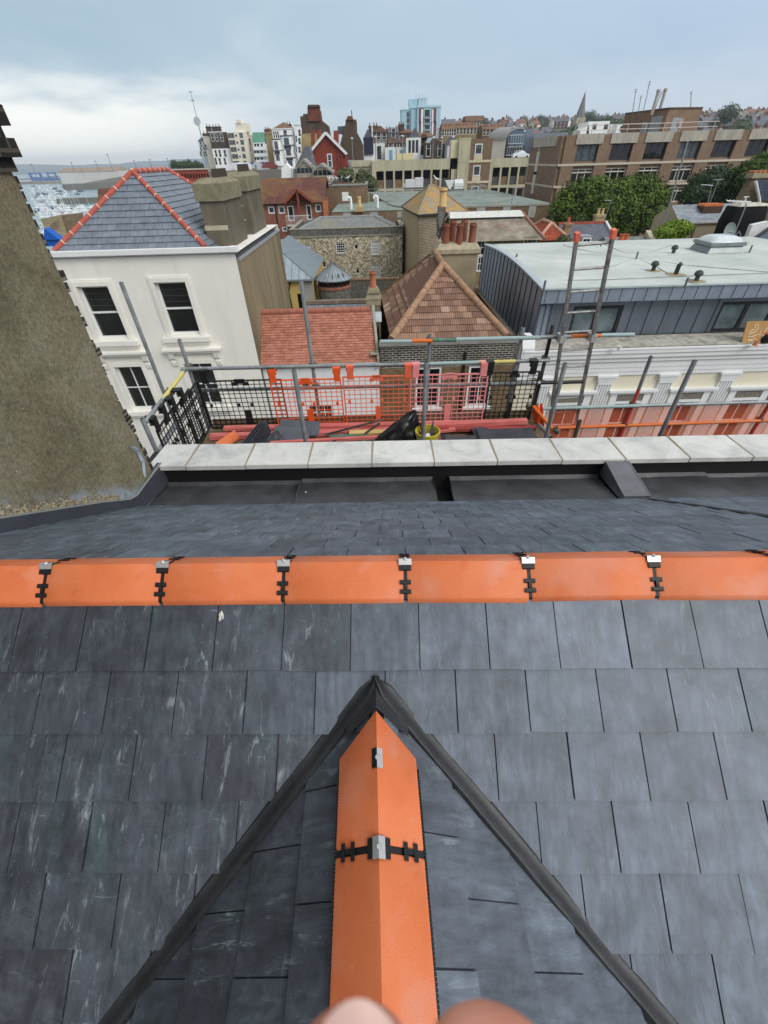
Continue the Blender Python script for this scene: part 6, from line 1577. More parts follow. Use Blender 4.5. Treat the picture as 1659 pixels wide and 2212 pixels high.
b = B(); b.poly([T(-.4,-.5,ze-.15), T(W_+.2,-.5,ze-.15), T(W_+.2,4.5,zrg), T(-.4,4.5,zrg)]); b.poly([T(W_+.2,9.5,ze-.15), T(-.4,9.5,ze-.15), T(-.4,4.5,zrg), T(W_+.2,4.5,zrg)]); b.build('roof', M_RDR, rb_)
sa, za_ = T.inv(642.5, 407); s1_, z1_ = T.inv(616, 437); s2_, z2_ = T.inv(678, 434.5)
b = B(); b.poly([T(s1_,-.9,z1_), T(sa,-.9,za_), T(sa,4.0,za_), T(s1_,.6,z1_)]); b.poly([T(sa,-.9,za_), T(s2_,-.9,z2_), T(s2_,.6,z2_), T(sa,4.0,za_)]); b.build('gable_roof', M_RDR, rb_)
b = B(); b.bar(T(s1_,-.92,z1_-.05), T(sa,-.92,za_-.05), .12, .3); b.bar(T(sa,-.92,za_-.05), T(s2_,-.92,z2_-.05), .12, .3); tbox(b, T, sa-.12, sa+.12, -.85, -.62, -15, za_-.2); b.build('bargeboard', plain('brown_timber', S(132, 72, 54), .8, amt=.15), rb_)
b = B(); b.poly([T(s1_+.2,-.02,z1_), T(s2_-.2,-.02,z2_), T(sa,-.02,za_-.3)]); b.build('gable_wall', plain('dark_red_infill', S(132, 66, 52), .9, amt=.2), rb_)
sb0, zb0 = T.inv(622, 485); sb1, _ = T.inv(673, 480); b = B(); tbox(b, T, sb0, sb1, -.95, 0, zb0-.12, zb0)
for i in range(int((sb1-sb0)/.14)): tbox(b, T, sb0+i*.14, sb0+i*.14+.03, -.95, -.92, zb0, zb0+.95)
tbox(b, T, sb0, sb1, -.97, -.9, zb0+.95, zb0+1.03); b.build('balcony', plain('white_railing', S(206, 204, 200), .6), rb_)
b = B(); b.tube([T(T.inv(595,450)[0],-.06,ze), T(T.inv(595,450)[0],-.06,-15)], .07, 8); b.build('downpipe', M_RUBBER, rb_)
b = B(); c_ = at(702, 445, Yg-.3); b.box(c_.x-.25, c_.x+.35, Yg-.6, Yg, c_.z-1.6, c_.z+.5); b.build('chimney_stack', plain('orange_brick_stack', S(176, 112, 72), .9), rb_)
# ---- plain brick box with flat roof
Yb = 73; p = at(700, 403, Yb); q = at(792, 397, Yb); bx_ = thing('brick_box_building', ((p.x+q.x)/2, Yb+5, -15), 'windowless brown brick block with flat roof and one small white vent', 'building')
T = FR((p.x, Yb)); W_ = q.x-p.x; zb1 = p.z
M_BRN = brickmat('brown_brick', S(134, 108, 84), S(116, 94, 74), S(128, 112, 94), amt=.3, dirt=S(98, 84, 66), dirtamt=.4)
b = B(); shell(b, T, W_, 11, -15, zb1, top=False); b.build('wall', M_BRN, bx_)
b = B(); tbox(b, T, .3, W_-.3, .3, 10.7, zb1-.3, zb1-.15); b.build('roof', plain('grey_felt', S(120, 124, 120), .9, amt=.25, scale=1), bx_)
b = B(); tbox(b, T, -.08, W_+.08, -.08, .3, zb1, zb1+.12); tbox(b, T, -.08, .3, .3, 11, zb1, zb1+.12); tbox(b, T, W_-.3, W_+.08, .3, 11, zb1, zb1+.12); b.build('coping', plain('grey_edge', S(130, 134, 128), .9, amt=.2), bx_)
s, z = T.inv(746, 424.5); b = B(); tbox(b, T, s-.45, s+.45, -.05, 0, z-.5, z+.5); b.build('vent_grille', M_WFR, bx_)
for i, u in enumerate((706, 712, 719, 727, 738, 752)): gull(at(u, 392-.03*(u-700), Yb+7), i*1.3, 1.6, None); 
gl_ = [o for o in COL.objects if o.name.startswith('seagull') and not o.get('label')]
for o in gl_: tag(o, 'one of several gulls resting on the flat roof of the brick block', 'gull', 'gulls on the brick block roof')
# ---- long flat roofed brick building
zf = at(1013, 446, 62).z; fb = thing('flat_roof_building', (9, 75, -15), 'long low brick building with wide grey felt flat roof and concrete panels', 'building')
x0, x1 = at(1013,446,62).x-.0, atz(1197, 440, zf).x; ybk = atz(1049, 409.5, zf).y; xl = atz(796, 411, zf).x
def felt():
    t = MT('mossy_felt', .95, .1); a = t.ramp(t.noise(.5, 7, .65, dist=.6), (.3, S(104, 116, 112)), (.5, S(132, 142, 136)), (.7, S(150, 158, 150))); a = t.mix(t.mr(t.noise(1, 8, .7, sc=(.16, .9, 1)), .52, .66, 0, .6), a, S(92, 104, 92)); a = t.mix(t.mr(t.noise(.22, 5), .55, .66, 0, .5), a, S(128, 122, 96)); t.col(a); return t.m
M_FELT = felt()
b = B(); b.poly([(x0-6.5,62,zf),(x1,62,zf),(x1-1.2,ybk,zf),(xl,ybk+3,zf),(xl+3.5,66,zf)]); b.build('roof', M_FELT, fb)
T = FR((x0-6.5, 62)); b = B(); wall(b, T, 0, x1-x0+6.5, -15, zf-.05); b.poly([(x1,62,-15),(x1-1.2,ybk,-15),(x1-1.2,ybk,zf-.05),(x1,62,zf-.05)]); b.build('wall', M_BRN, fb)
b = B()
for u0_, u1_, v0_, v1_ in ((1028.5,1048.5,447.5,462), (1085,1103,445,459.5), (1139,1159,443.5,470)):
    s0, z0_ = T.inv(u0_, v1_); s1, z1_ = T.inv(u1_, v0_); tbox(b, T, s0, s1, -.05, 0, z0_, z1_)
b.build('concrete_panel', plain('pale_concrete_panel', S(168, 166, 160), .9, amt=.15), fb)
b = B(); tbox(b, T, 0, x1-x0+6.5, -.08, .2, zf-.12, zf+.06); s, z = T.inv(1190, 470); tbox(b, T, x1-x0+6.2, x1-x0+6.55, -.1, .2, -15, zf-.13); b.build('roof_edge', plain('pale_roof_edge', S(150, 150, 140), .9, amt=.15), fb)
# its lower wing on the left
zl = at(760, 457, 61).z; xa, xb_ = at(716, 458, 61).x, at(868, 452, 61).x
lw = thing('low_flat_wing', ((xa+xb_)/2, 66, -15), 'lower flat roofed wing with white swan neck vents, behind the flint house roof', 'building')
yk = atz(800, 436, zl).y; T = FR((xa, 61)); b = B(); shell(b, T, xb_-xa, yk-61, -15, zl-.06, top=False); b.build('wall', M_BRN, lw)
b = B(); b.poly([T(0,0,zl), T(xb_-xa,0,zl), T(xb_-xa,yk-61,zl), T(0,yk-61,zl)]); b.build('roof', M_FELT, lw)
b = B()
for u0_, u1_ in ((741, 758), (800, 816), (858, 867)): s0, z0_ = T.inv(u0_, 470); s1, z1_ = T.inv(u1_, 458); tbox(b, T, s0, s1, -.05, 0, z0_, zl-.1)
b.build('concrete_panel', plain('wing_panel', S(160, 158, 152), .9), lw)
for u, v in ((759, 452), (816, 449)):
    q = atz(u, v, zl); b = B(); b.tube([q, q+Vector((0,0,.9)), q+Vector((-.05,0,1.15)), q+Vector((-.3,0,1.2)), q+Vector((-.5,0,.95))], .17, 10); b.build('swan_neck_vent', M_WFR, lw, smooth=True)
q = atz(777, 457, zl); b = B(); b.box(q.x-.5, q.x+.5, q.y-.3, q.y+.3, zl, zl+.45); sk = b.build('stub_chimney', plain('buff_stub', S(176, 154, 110), .9), lw); pot(sk, q+Vector((0,0,.45)), .25, 1.0, plain('buff_pot_two', S(196, 168, 118), .85))
# air handling units and railings on the roof
for u, v, w, nm, lb in ((895, 409, 2.6, 'a', 'large white boxy air unit on the grey flat roof, left one'), (982, 413, 3.0, 'b', 'white air unit with V shaped hood on the grey flat roof, right one')):
    q = atz(u, v, zf); a_ = thing('air_unit', q, lb, 'air unit', 'white air units on the flat roof'); b = B()
    if nm == 'a':
        b.box(q.x-1.7, q.x+.1, q.y, q.y+1.6, zf+.3, zf+1.5); b.box(q.x+.15, q.x+1.7, q.y, q.y+1.6, zf+.3, zf+1.75); b.box(q.x-2.1, q.x-1.7, q.y+.2, q.y+1.2, zf+.3, zf+.9)
    else:
        b.prism([(q.x-1.7,q.y,zf+1.5),(q.x-.15,q.y,zf+1.5),(q.x-.75,q.y,zf+.25),(q.x-1.0,q.y,zf+.25)], (0,1.4,0)); b.box(q.x-.1, q.x+1.5, q.y, q.y+1.4, zf+.3, zf+1.1); b.hexa([(q.x-.1,q.y,zf+1.1),(q.x+1.5,q.y,zf+1.1),(q.x+1.5,q.y+1.4,zf+1.1),(q.x-.1,q.y+1.4,zf+1.1),(q.x+.0,q.y+.4,zf+1.6),(q.x+1.4,q.y+.4,zf+1.6),(q.x+1.4,q.y+1.2,zf+1.6),(q.x,q.y+1.2,zf+1.6)])
    b.build('casing', plain('white_casing_'+nm, S(214, 216, 216), .6, amt=.08), a_)
    b = B(); b.box(q.x-2.0, q.x+1.7, q.y-.1, q.y+1.8, zf+.02, zf+.3); b.build('base', plain('unit_base_'+nm, S(96, 98, 98), .8), a_)
rl = thing('roof_railing', atz(1030, 415, zf), 'pale metal safety railing on the grey flat roof right of the air units', 'railing'); b = B()
q0, q1, q2, q3 = atz(958, 412, zf), atz(1017, 405, zf), atz(1047, 420, zf), atz(975, 420, zf)
for m1, m2 in ((q1, q2), (q3, q2)):
    for h_ in (.5, 1.0): b.tube([m1+Vector((0,0,h_)), m2+Vector((0,0,h_))], .035, 6)
    for f in (0, .33, .66, 1): c_ = m1.lerp(m2, f); b.tube([c_, c_+Vector((0,0,1.0))], .035, 6)
b.build('rails', plain('railing_grey', S(170, 176, 176), .5), rl)
rl2 = thing('roof_railing', atz(830, 425, zf), 'thin grey metal railing on the felt roof left of the lichen roof', 'railing'); b = B()
for h_ in (.5, 1.0): b.tube([atz(795, 426, zf)+Vector((0,0,h_)), atz(868, 423, zf)+Vector((0,0,h_))], .03, 6)
for f in range(6): c_ = atz(795, 426, zf).lerp(atz(868, 423, zf), f/5); b.tube([c_, c_+Vector((0,0,1.3))], .03, 6)
b.build('rails', plain('railing_thin', S(140, 146, 146), .5), rl2)

def aerial(par, x, y, z, h, rz):
    b = B(); p = Vector((x, y, z)); e = p+Vector((0, 0, h)); d = Vector((math.cos(rz), math.sin(rz), 0)); n_ = Vector((-d.y, d.x, 0)); b.tube([p, e], .028, 6); b.tube([e-d*.7, e+d*.5], .022, 5)
    for k in range(7): q = e-d*.65+d*.18*k; b.tube([q-n_*.28, q+n_*.28], .013, 4)
    b.build('tv_aerial', M_GALV, par)
aerial(rb_, -8, 70, zrg-.2, 2.2, .5); aerial(fh, 1.5, 60, za-1.2, 2.6, 1.2); aerial(mh, r1.x-1, 41.5, zR, 1.7, 2.2); aerial(gh, c1.x+3.2, apg.y, apg.z-.1, 1.6, .8); aerial(sb, 0.1, 24, q.z-2 if False else p.z-2.0, 3.4, .3) if False else None
# ---- brick office block
of = thing('office_block', (40, 80, -15), 'long brown brick office block with concrete panels and rows of dark windows', 'office block')
Yo_ = 74; xc = at(1207, 430, Yo_).x-1.0*0; xc = 25.3; T = FR((xc, Yo_)); zt = T.inv(1215, 292)[1]; zb1_ = T.inv(1207, 357)[1]; zb2_ = T.inv(1195, 404)[1]
M_OFB = brickmat('orange_brown_brick', S(142, 116, 94), S(128, 104, 86), S(140, 124, 108), amt=.25, dirt=S(110, 92, 78), dirtamt=.35)
sx = [T.inv(u, 330)[0] for u in (1266, 1340, 1413, 1484)]; pt = (sx[3]-sx[0])/3; cs = [sx[0]+pt*i for i in range(-0, 9)]
FHt = zb1_-zb2_; ww, wh_ = 3.05, 1.72
hs, lows = [], []
for c_ in cs:
    hs.append((c_-ww/2, c_+ww/2, zt-2.75, zt-1.02)); lows.append((c_-ww/2, c_+ww/2, zb1_-2.15, zb1_-.42)); lows.append((c_-ww/2, c_+ww/2, zb2_-2.15, zb2_-.42))
b = B(); wall(b, T, 0, 48, -15, zt-.05, hs+lows, .25); b.poly([T(0,0,-15), T(0,0,zt-.05), T(0,14,zt-.05), T(0,14,-15)]); b.poly([T(0,0,zt-.06), T(48,0,zt-.06), T(48,14,zt-.06), T(0,14,zt-.06)]); b.poly([T(48,14,-15), T(0,14,-15), T(0,14,zt), T(48,14,zt)])
for c_ in cs: 
    for e_ in (-2.62, 2.62): tbox(b, T, c_+e_-.0-(.85 if e_ > 0 else 0), c_+e_+(.85 if e_ < 0 else 0), -.35, 0, -15, zt-.02) if False else None
for i in range(-1, 9): c_ = sx[0]+pt*(i+.5); tbox(b, T, max(0, c_-.85), c_+.85, -.30, -.001, -15, zt-.03)
b.build('wall', M_OFB, of)
M_CONC = plain('weathered_concrete', S(178, 172, 160), .9, .1, 0, .14, 2, S(128, 122, 112), .6, sc=(1.5, 1.5, .4))
for c_ in cs: b = B(); tbox(b, T, c_-ww/2-.28, c_+ww/2+.28, -.42, .1, zt-.98, zt+.06); b.build('concrete_panel', M_CONC, of)
b = B()
for z_ in (zb1_, zb2_): tbox(b, T, -.03, 48, -.34, 0, z_-.12, z_+.12); b.poly([T(-.03,14,z_-.12), T(-.03,-.34,z_-.12), T(-.03,-.34,z_+.12), T(-.03,14,z_+.12)])
b.build('concrete_band', plain('pale_band', S(196, 186, 168), .9, amt=.1), of)
for i, h in enumerate(hs): window(of, T, h, 3, 1, d=.14, fr=.1, bar=.08, fm=plain('dark_frame', S(66, 64, 64), .6) if i == 0 else bpy.data.materials['dark_frame'], pm=M_PANE if i % 3 else M_PANEB)
for h in lows: window(of, T, h, 3, 1, d=.14, fr=.14, bar=.10, fm=plain('cream_frame', S(206, 198, 182), .7) if 'cream_frame' not in bpy.data.materials else bpy.data.materials['cream_frame'])
b = B()
for h in lows: tbox(b, T, h[0], h[1], .0, .12, h[3]-.5, h[3]-.36)
b.build('transom', bpy.data.materials['cream_frame'], of)
Ts = FR((xc, Yo_+14), -math.pi/2)          # left flank: s runs towards us
b = B(); mid_ = Ts.inv(1164, 330)[0]
for z0_, z1_ in ((zt-1.05, zt+.05),): tbox(b, Ts, 1.5, 12.2, -.12, .0, z0_, z1_)
b.build('flank_panel', M_CONC, of)
b = B()
tbox(b, Ts, mid_-.5, mid_+.5, -.04, 0, zb2_-.1, zt-1.1); b.build('flank_window', M_PANEB, of)
b = B(); tbox(b, Ts, mid_-.6, mid_+.6, -.09, 0, zb1_-1.2, zb1_+1.5); tbox(b, Ts, mid_-.6, mid_+.6, -.09, 0, zb2_-1.2, zb2_+1.5); b.build('flank_spandrel', plain('white_spandrel', S(206, 200, 188), .9), of)
# penthouse
pc0 = at(1446, 233.5, 79); zp0 = at(1446, 286, 79).z; ph = [at(1352, 241.5, 87), pc0, at(1523, 232, 80.5)]
xm = ph[0].x; b = B(); P_ = [Vector((ph[0].x, 87, 0)), Vector((pc0.x, 79, 0)), Vector((ph[2].x-.6, 80.0, 0)), Vector((ph[2].x-2, 88, 0))]; zt2 = pc0.z
for m1, m2 in zip(P_, P_[1:]+P_[:1]): b.poly([sh(m1, zt-.1), sh(m2, zt-.1), sh(m2, zt2), sh(m1, zt2)])
b.poly([sh(p, zt2) for p in P_]); pw = b.build('penthouse', M_OFB, of)
b = B()
for m1, m2 in zip(P_, P_[1:]+P_[:1]): b.bar(sh(m1, zt2), sh(m2, zt2), .2, .14)
b.build('capping', plain('dark_capping', S(92, 74, 62), .8), pw)
def on_seg(i, f, z0_, z1_, w, nm, mat, out=.05):
    m1, m2 = P_[i], P_[i+1]; d_ = (m2-m1).normalized(); n_ = Vector((d_.y, -d_.x, 0)); c_ = m1.lerp(m2, f); b = B()
    b.hexa([sh(c_-d_*w/2, z0_), sh(c_+d_*w/2, z0_), sh(c_+d_*w/2+n_*out, z0_), sh(c_-d_*w/2+n_*out, z0_), sh(c_-d_*w/2, z1_), sh(c_+d_*w/2, z1_), sh(c_+d_*w/2+n_*out, z1_), sh(c_-d_*w/2+n_*out, z1_)]); b.build(nm, mat, pw)
M_GDOOR = plain('grey_blue_door', S(150, 160, 166), .6, amt=.08)
on_seg(0, .80, zt, zt2-.7, 2.0, 'louvre_door', M_GDOOR); on_seg(0, .55, zt, zt+1.4, .9, 'door', M_GDOOR); on_seg(1, .33, zt, zt+1.6, 1.3, 'door', M_GDOOR); on_seg(1, .42, zt2-2.0, zt2-1.1, 1.1, 'vent', plain('pale_vent', S(176, 172, 164), .7))
for u, v in ((1411, 236), (1426, 234)):
    q = at(u, v, 81); b = B(); b.tube([q-Vector((0,0,.6)), q+Vector((.0,0,1.7))], .2, 12); b.lathe(q+Vector((0,0,1.7)), [(.2,0),(.27,.08),(.24,.3),(.16,.32)], 12); b.build('flue', plain('steel_flue', S(176, 170, 162), .4, .5, .4), of, smooth=True)
for (u0_, v0_, u1_, v1_) in ((1366, 240, 1374, 192), (1378, 241, 1385, 207), (1389, 238, 1404, 175), (1412, 236, 1430, 198), (1492, 232, 1493, 197)):
    b = B(); a_, e_ = at(u0_, v0_+6, 81), at(u1_, v1_, 81); b.tube([a_, e_], .045, 6)
    for f in (.96, .86): q = a_.lerp(e_, f); b.tube([q-Vector((.35,.3,0)), q+Vector((.35,.3,.1))], .025, 5)
    b.build('aerial', plain('aerial_grey', S(120, 122, 124), .5), of)
b = B()
for h_ in (.5, 1.0): b.tube([T(2.5, 2.5, zt+h_), T(14, 3.2, zt+h_), T(22, 2.5, zt+h_)], .05, 6)
for i in range(9): s_ = 2.5+2.4*i; b.tube([T(s_, 2.6+.3*math.sin(i), zt-.05), T(s_, 2.6+.3*math.sin(i), zt+1.0)], .04, 6)
b.build('roof_rail', plain('rail_white', S(196, 192, 182), .6), of)

# ---- multi storey car park
cp_ = thing('car_park', (10, 142, -15), 'concrete multi storey car park with open bays and brick stair tower', 'car park')
Yc = 135; x0 = at(758, 351, Yc).x; x1 = at(992, 349, Yc).x; T = FR((x0, Yc)); W_ = x1-x0
M_CPK = plain('stained_cream_concrete', S(188, 182, 156), .95, .1, 0, .1, .6, S(132, 126, 102), .75, sc=(1.2, 1.2, .22))
zt = T.inv(870, 345)[1]; zo1 = T.inv(870, 368.5)[1]; zf1 = T.inv(870, 398)[1]; bays = [T.inv(730+.28*(325+72*i), 380)[0] for i in range(9)]; bw_ = (bays[1]-bays[0])
hs = []
for k in range(3):
    for c_ in bays: hs.append((c_-bw_*.40, c_+bw_*.40, zo1-3.55-k*4.0, zo1-k*4.0))
b = B(); wall(b, T, 5.2, W_, -16, zt, hs, 1.2); wall(b, FR((x0, Yc+1.5)), 0, 5.2, -16, zt+.15, [(1.0, 4.8, zo1-3.4, zo1-.4)], 1.0); b.poly([T(5.2,1.5,-16), T(5.2,0,-16), T(5.2,0,zt), T(5.2,1.5,zt)]); b.poly([T(0,18,-16), T(0,1.5,-16), T(0,1.5,zt+.15), T(0,18,zt+.15)])
b.build('frame', M_CPK, cp_)
b = B(); b.poly([T(0,1.3,zt-1.1), T(W_,.3,zt-1.1), T(W_,26,zt-1.1), T(0,26,zt-1.1)]); 
b.build('deck', plain('deck_concrete', S(120, 116, 104), .9, amt=.15), cp_)
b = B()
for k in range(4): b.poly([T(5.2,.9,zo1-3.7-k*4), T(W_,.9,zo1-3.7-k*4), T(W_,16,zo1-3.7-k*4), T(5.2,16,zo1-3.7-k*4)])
b.poly([T(0,7,-16), T(W_,7,-16), T(W_,7,zt-1.2), T(0,7,zt-1.2)]); b.build('interior', plain('shaded_interior', S(34, 32, 31), .95, amt=.2), cp_)  # concrete coloured near black to stand for the shade inside the decks
b = B(); b.box(x0, x1, Yc-.06, Yc+.0, zo1-.12, zo1+.1) if False else None
for i, c_ in enumerate(bays):
    for k in range(2): b = B(); tbox(b, T, c_-bw_*.40, c_+bw_*.40, .25, .4, zo1-3.55-4*k, zo1-1.75-4*k); b.build('brick_infill', M_BRN if (i+k) % 2 == 0 else M_DGB if i+k else M_BRN, cp_) if i+k == 0 else b.build('brick_infill', M_BRN if (i+k) % 2 == 0 else bpy.data.materials.get('dark_grey_block') or plain('dark_grey_block', S(84, 80, 80), .9, amt=.2), cp_)
b = B(); tbox(b, T, 17.5, 28, 12, 18, zt-1.05, zt+2.0); b.box(at(857,350,150).x, at(893,350,150).x, 150, 158, zt-1, at(870,330,150).z); b.build('roof_hut', plain('pale_yellow_hut', S(214, 204, 158), .9, amt=.1), cp_) if False else None
b = B(); b.box(at(857,350,145).x, at(893,350,145).x, 145, 150, zt-1, at(875,331,145).z); b.build('stair_head', plain('pale_yellow_hut', S(214, 204, 158), .9, amt=.1), cp_)
# stair tower
x2 = at(986, 298, 134).x; x3 = at(1018, 298, 134).x; x4 = at(1066, 300, 134).x; zt3 = at(1018, 297.5, 134).z
Tt = FR((x2, 134)); 
b = B(); tbox(b, Tt, .8, x3-x2, 0, 6, -16, zt3); tbox(b, Tt, x3-x2+.35, x4-x2, .5, 7, -16, zt3-.05) if False else None
for q_ in range(5): tbox(b, Tt, .75, x3-x2+.05, -.06, 0, zt3-.3-q_*4.1, zt3-.15-q_*4.1)
b.build('tower_shaft', M_CPK, cp_)
b = B(); tbox(b, Tt, -1.0, .79, 1.0, 4, zt3-9.5, zt3-.3); b.build('tower_side', plain('pale_tower_side', S(214, 206, 170), .9, amt=.1), cp_)
b = B(); tbox(b, Tt, x3-x2, x4-x2, .3, 7, -16, zt3-.2); b.build('brick_tower', M_BRN, cp_)
b = B(); s0, s1 = x3-x2+1.1, x3-x2+3.1
for q_ in range(4):
    z_ = zt3-1.2-q_*4.05; tbox(b, Tt, x3-x2, x4-x2, .2, .3, z_-3.4, z_-2.95); tbox(b, Tt, s0, s1+.1, .18, .3, z_-2.95, z_-2.0) 
b.build('concrete_band', plain('cream_tower_band', S(206, 196, 164), .9, amt=.1), cp_)
for q_ in range(4): z_ = zt3-1.2-q_*4.05; window(cp_, Tt, (s0+.1, s1-.1, z_-1.95, z_+.1), 1, 1, d=.22, fr=.2, pm=M_PANEB)
# right-hand decks
x5 = at(1146, 345, 134).x; T2 = FR((x4, 134.5)); W2 = x5-x4+1; zt4 = T2.inv(1100, 341)[1]; zq = T2.inv(1100, 361)[1]; b4 = [T2.inv(730+.28*(1221+68.5*i), 375)[0] for i in range(4)]; bw4 = b4[1]-b4[0]
hs = [(c_-bw4*.41, c_+bw4*.41, zq-3.5-k*4.05, zq-k*4.05) for c_ in b4 for k in range(3)]
b = B(); wall(b, T2, 0, W2, -16, zt4, hs, 1.0); b.build('right_frame', M_CPK, cp_)
b = B(); b.poly([T2(0,.2,zt4-.3), T2(W2,.2,zt4-.3), T2(W2,24,zt4-.3), T2(0,24,zt4-.3)]); b.build('right_deck', bpy.data.materials['deck_concrete'], cp_); b = B(); b.poly([T2(0,6,-16), T2(W2,6,-16), T2(W2,6,zt4-.4), T2(0,6,zt4-.4)]); b.build('interior', bpy.data.materials['shaded_interior'], cp_)
for i, c_ in enumerate(b4):
    for k in range(2): b = B(); tbox(b, T2, c_-bw4*.41, c_+bw4*.41, .25, .4, zq-3.5-4.05*k, zq-1.8-4.05*k); b.build('brick_infill', M_BRN if (i+k) % 2 else bpy.data.materials['dark_grey_block'], cp_)
CARZ = zt4-.3
# ================================================================== CARS, LAMPS AND TREES
M_TYRE = plain('tyre', S(30, 30, 30), .8); M_CGL = glass('car_glass', S(40, 46, 52))
def carprof(b, mat_w=1.8):
    pass
def make_car(loc, rz, paint, label, s=1.0):
    c = thing('parked_car', loc, label, 'car'); b = B(); BASE[c.name] = Vector((0,0,0)); w = .88
    out = [(-2.2,.35),(-2.25,.75),(-2.1,1.0),(-1.75,1.12),(-1.35,1.58),(-.4,1.66),(.45,1.55),(1.05,1.08),(1.95,.92),(2.2,.7),(2.22,.38)]
    lf = [Vector((x, -w*(1 if z < 1.1 else .86), z)) for x, z in out]; rt_ = [Vector((x, w*(1 if z < 1.1 else .86), z)) for x, z in out]; n = len(out)
    b.add(lf+rt_, [list(range(n)), list(range(n, 2*n))[::-1]] + [(i, n+i, n+(i+1) % n, (i+1) % n) for i in range(n)]); b.build('body', paint, c)
    b = B()
    for sg in (-1, 1): b.add([(-1.5,sg*.80,1.14),(.85,sg*.80,1.14),(.38,sg*.775,1.5),(-1.22,sg*.775,1.52)], [(0,1,2,3)])
    b.add([(1.04,-.72,1.1),(1.04,.72,1.1),(.5,.66,1.52),(.5,-.66,1.52)], [(0,1,2,3)]); b.add([(-1.78,-.72,1.14),(-1.78,.72,1.14),(-1.4,.66,1.54),(-1.4,-.66,1.54)], [(0,1,2,3)])
    for v in b.v: v.y *= 1.012
    for v in b.v[8:12]: v.x += .03; 
    for v in b.v[12:]: v.x -= .03
    b.build('window', M_CGL, c)
    for x in (-1.38, 1.38):
        for sg in (-1, 1): b = B(); b.lathe((x, sg*.80-.1*sg, .33), [(.20,0),(.33,.01),(.33,.2),(.2,.21)], 16, (0,sg,0)); b.build('wheel', M_TYRE, c)
    for sg in (-1, 1): b = B(); b.box(2.14, 2.24, sg*.55-.17, sg*.55+.17, .66, .8); b.build('headlight', M_CURT, c); b = B(); b.box(-2.27, -2.2, sg*.62-.12, sg*.62+.12, .75, .95); b.build('tail_light', M_REDC, c)
    c.location = loc; c.rotation_euler = (0, 0, rz); c.scale = (s, s, s); return c
M_CARW = plain('white_car_paint', S(226, 230, 234), .25, .6, amt=.02)
q = at(1124, 346, 136.5); make_car(Vector((q.x, 136.6, CARZ)), .0, M_CARW, 'white parked car on the top deck of the car park')
def lamp(u, v0, v1, Y, label, arm=0):
    a, e = at(u, v1, Y), at(u, v0, Y); e = Vector((a.x, a.y, e.z)); l = thing('street_lamp', a, label, 'street lamp', 'lamp posts on the car park roof')
    b = B(); b.tube([a, e], [.1, .07], 8); b.build('post', M_GALV, l, smooth=True)
    b = B(); b.lathe(e, [(.05,-.1),(.3,.0),(.36,.18),(.24,.36),(.05,.42)], 12); b.build('head', M_CURT, l, smooth=True); return l
for u, v0, v1, Y, lb in ((763, 301, 352, 137, 'lamp post at the left end of the car park roof'), (812, 298, 348, 137, 'lamp post on the car park roof in front of the tall brown house'), (869, 296, 347, 138, 'twin looking lamp post on the car park roof beside the yellow stair head'), (934, 300, 346, 138, 'lamp post on the car park roof before the brown house with two windows'), (952, 300, 345, 140, 'thin lamp post on the car park roof, right of the brown house'), (976, 298, 343, 139, 'lamp post on the car park roof left of the stair tower'), (1125, 286, 340, 138, 'lamp post rising beside the white parked car')): lamp(u, v0, v1, Y, lb)
def leafmat(name, dark, light, spec=.25):
    t = MT(name, .7, spec); r, g, bb = t.tint(); a = t.ramp(r, (0, dark), (1, light)); t.col(a)
    t.b.inputs['Transmission Weight'].default_value = 0; return t.m
M_BARK = plain('bark', S(82, 70, 56), .95, .1, amt=.3, scale=5)
def leaves(b, blobs, n, size, rnd, squash=1.0, droop=.0):
    tot = sum(r[0]*r[1]*r[2] for _, r in blobs)
    for c, r in blobs:
        k = int(n*r[0]*r[1]*r[2]/tot); c = Vector(c); tone = rnd.uniform(-.18, .18); sub = [(rnd.uniform(-1,1), rnd.uniform(-1,1), rnd.uniform(-1,1)) for _ in range(14)]
        for i in range(k):
            # sprays of leaves gathered round many small twigs near the surface of the clump
            d = Vector((rnd.gauss(0,1), rnd.gauss(0,1), rnd.gauss(0,1)))
            if d.length < .01: continue
            d.normalize(); rr_ = rnd.random()**.35; w = 1 + .32*mnoise.noise((d.x*2.2+c.x, d.y*2.2+c.y, d.z*2.2+c.z)) + .16*mnoise.noise((d.x*6+c.x, d.y*6, d.z*6+c.z))
            p = c + Vector((d.x*r[0], d.y*r[1], d.z*r[2]))*rr_*w
            nn = (d + Vector((rnd.uniform(-.9,.9), rnd.uniform(-.9,.9), rnd.uniform(-.5,1.1)))).normalized()
            a = nn.cross(Vector((rnd.uniform(-1,1), rnd.uniform(-1,1), rnd.uniform(-1,1)))).normalized(); e = nn.cross(a)
            s = size*rnd.uniform(.55, 1.3); h = s*rnd.uniform(.45, .7)
            tn = min(1, max(0, .45+tone+rnd.uniform(-.3, .3)+.3*mnoise.noise(p*.9)))
            b.add([p-a*s*.5, p+e*h*.5-a*s*.1, p+a*s*.5, p-e*h*.5-a*s*.1], [(0,1,2,3)], (tn, rnd.random(), rnd.random()))
    return b
def tree(name, label, cat, base, blobs, n, size, mat, trunk=.3, seed=1, group=None):
    base = Vector(base); t = thing(name, base, label, cat, group); rnd = random.Random(seed)
    leaves(B(), [], 1, 1, rnd); b = B(); leaves(b, blobs, n, size, rnd); b.build('crown', mat, t)
    b = B(); top = Vector(blobs[0][0]); b.tube([base, base.lerp(top, .5)+Vector((.1,.05,0)), top], [trunk, trunk*.75, trunk*.35], 9)
    for c, r in blobs[1:]:
        b.tube([base.lerp(top, .45), Vector(c)], [trunk*.5, trunk*.14], 6)
    b.build('trunk', M_BARK, t); return t
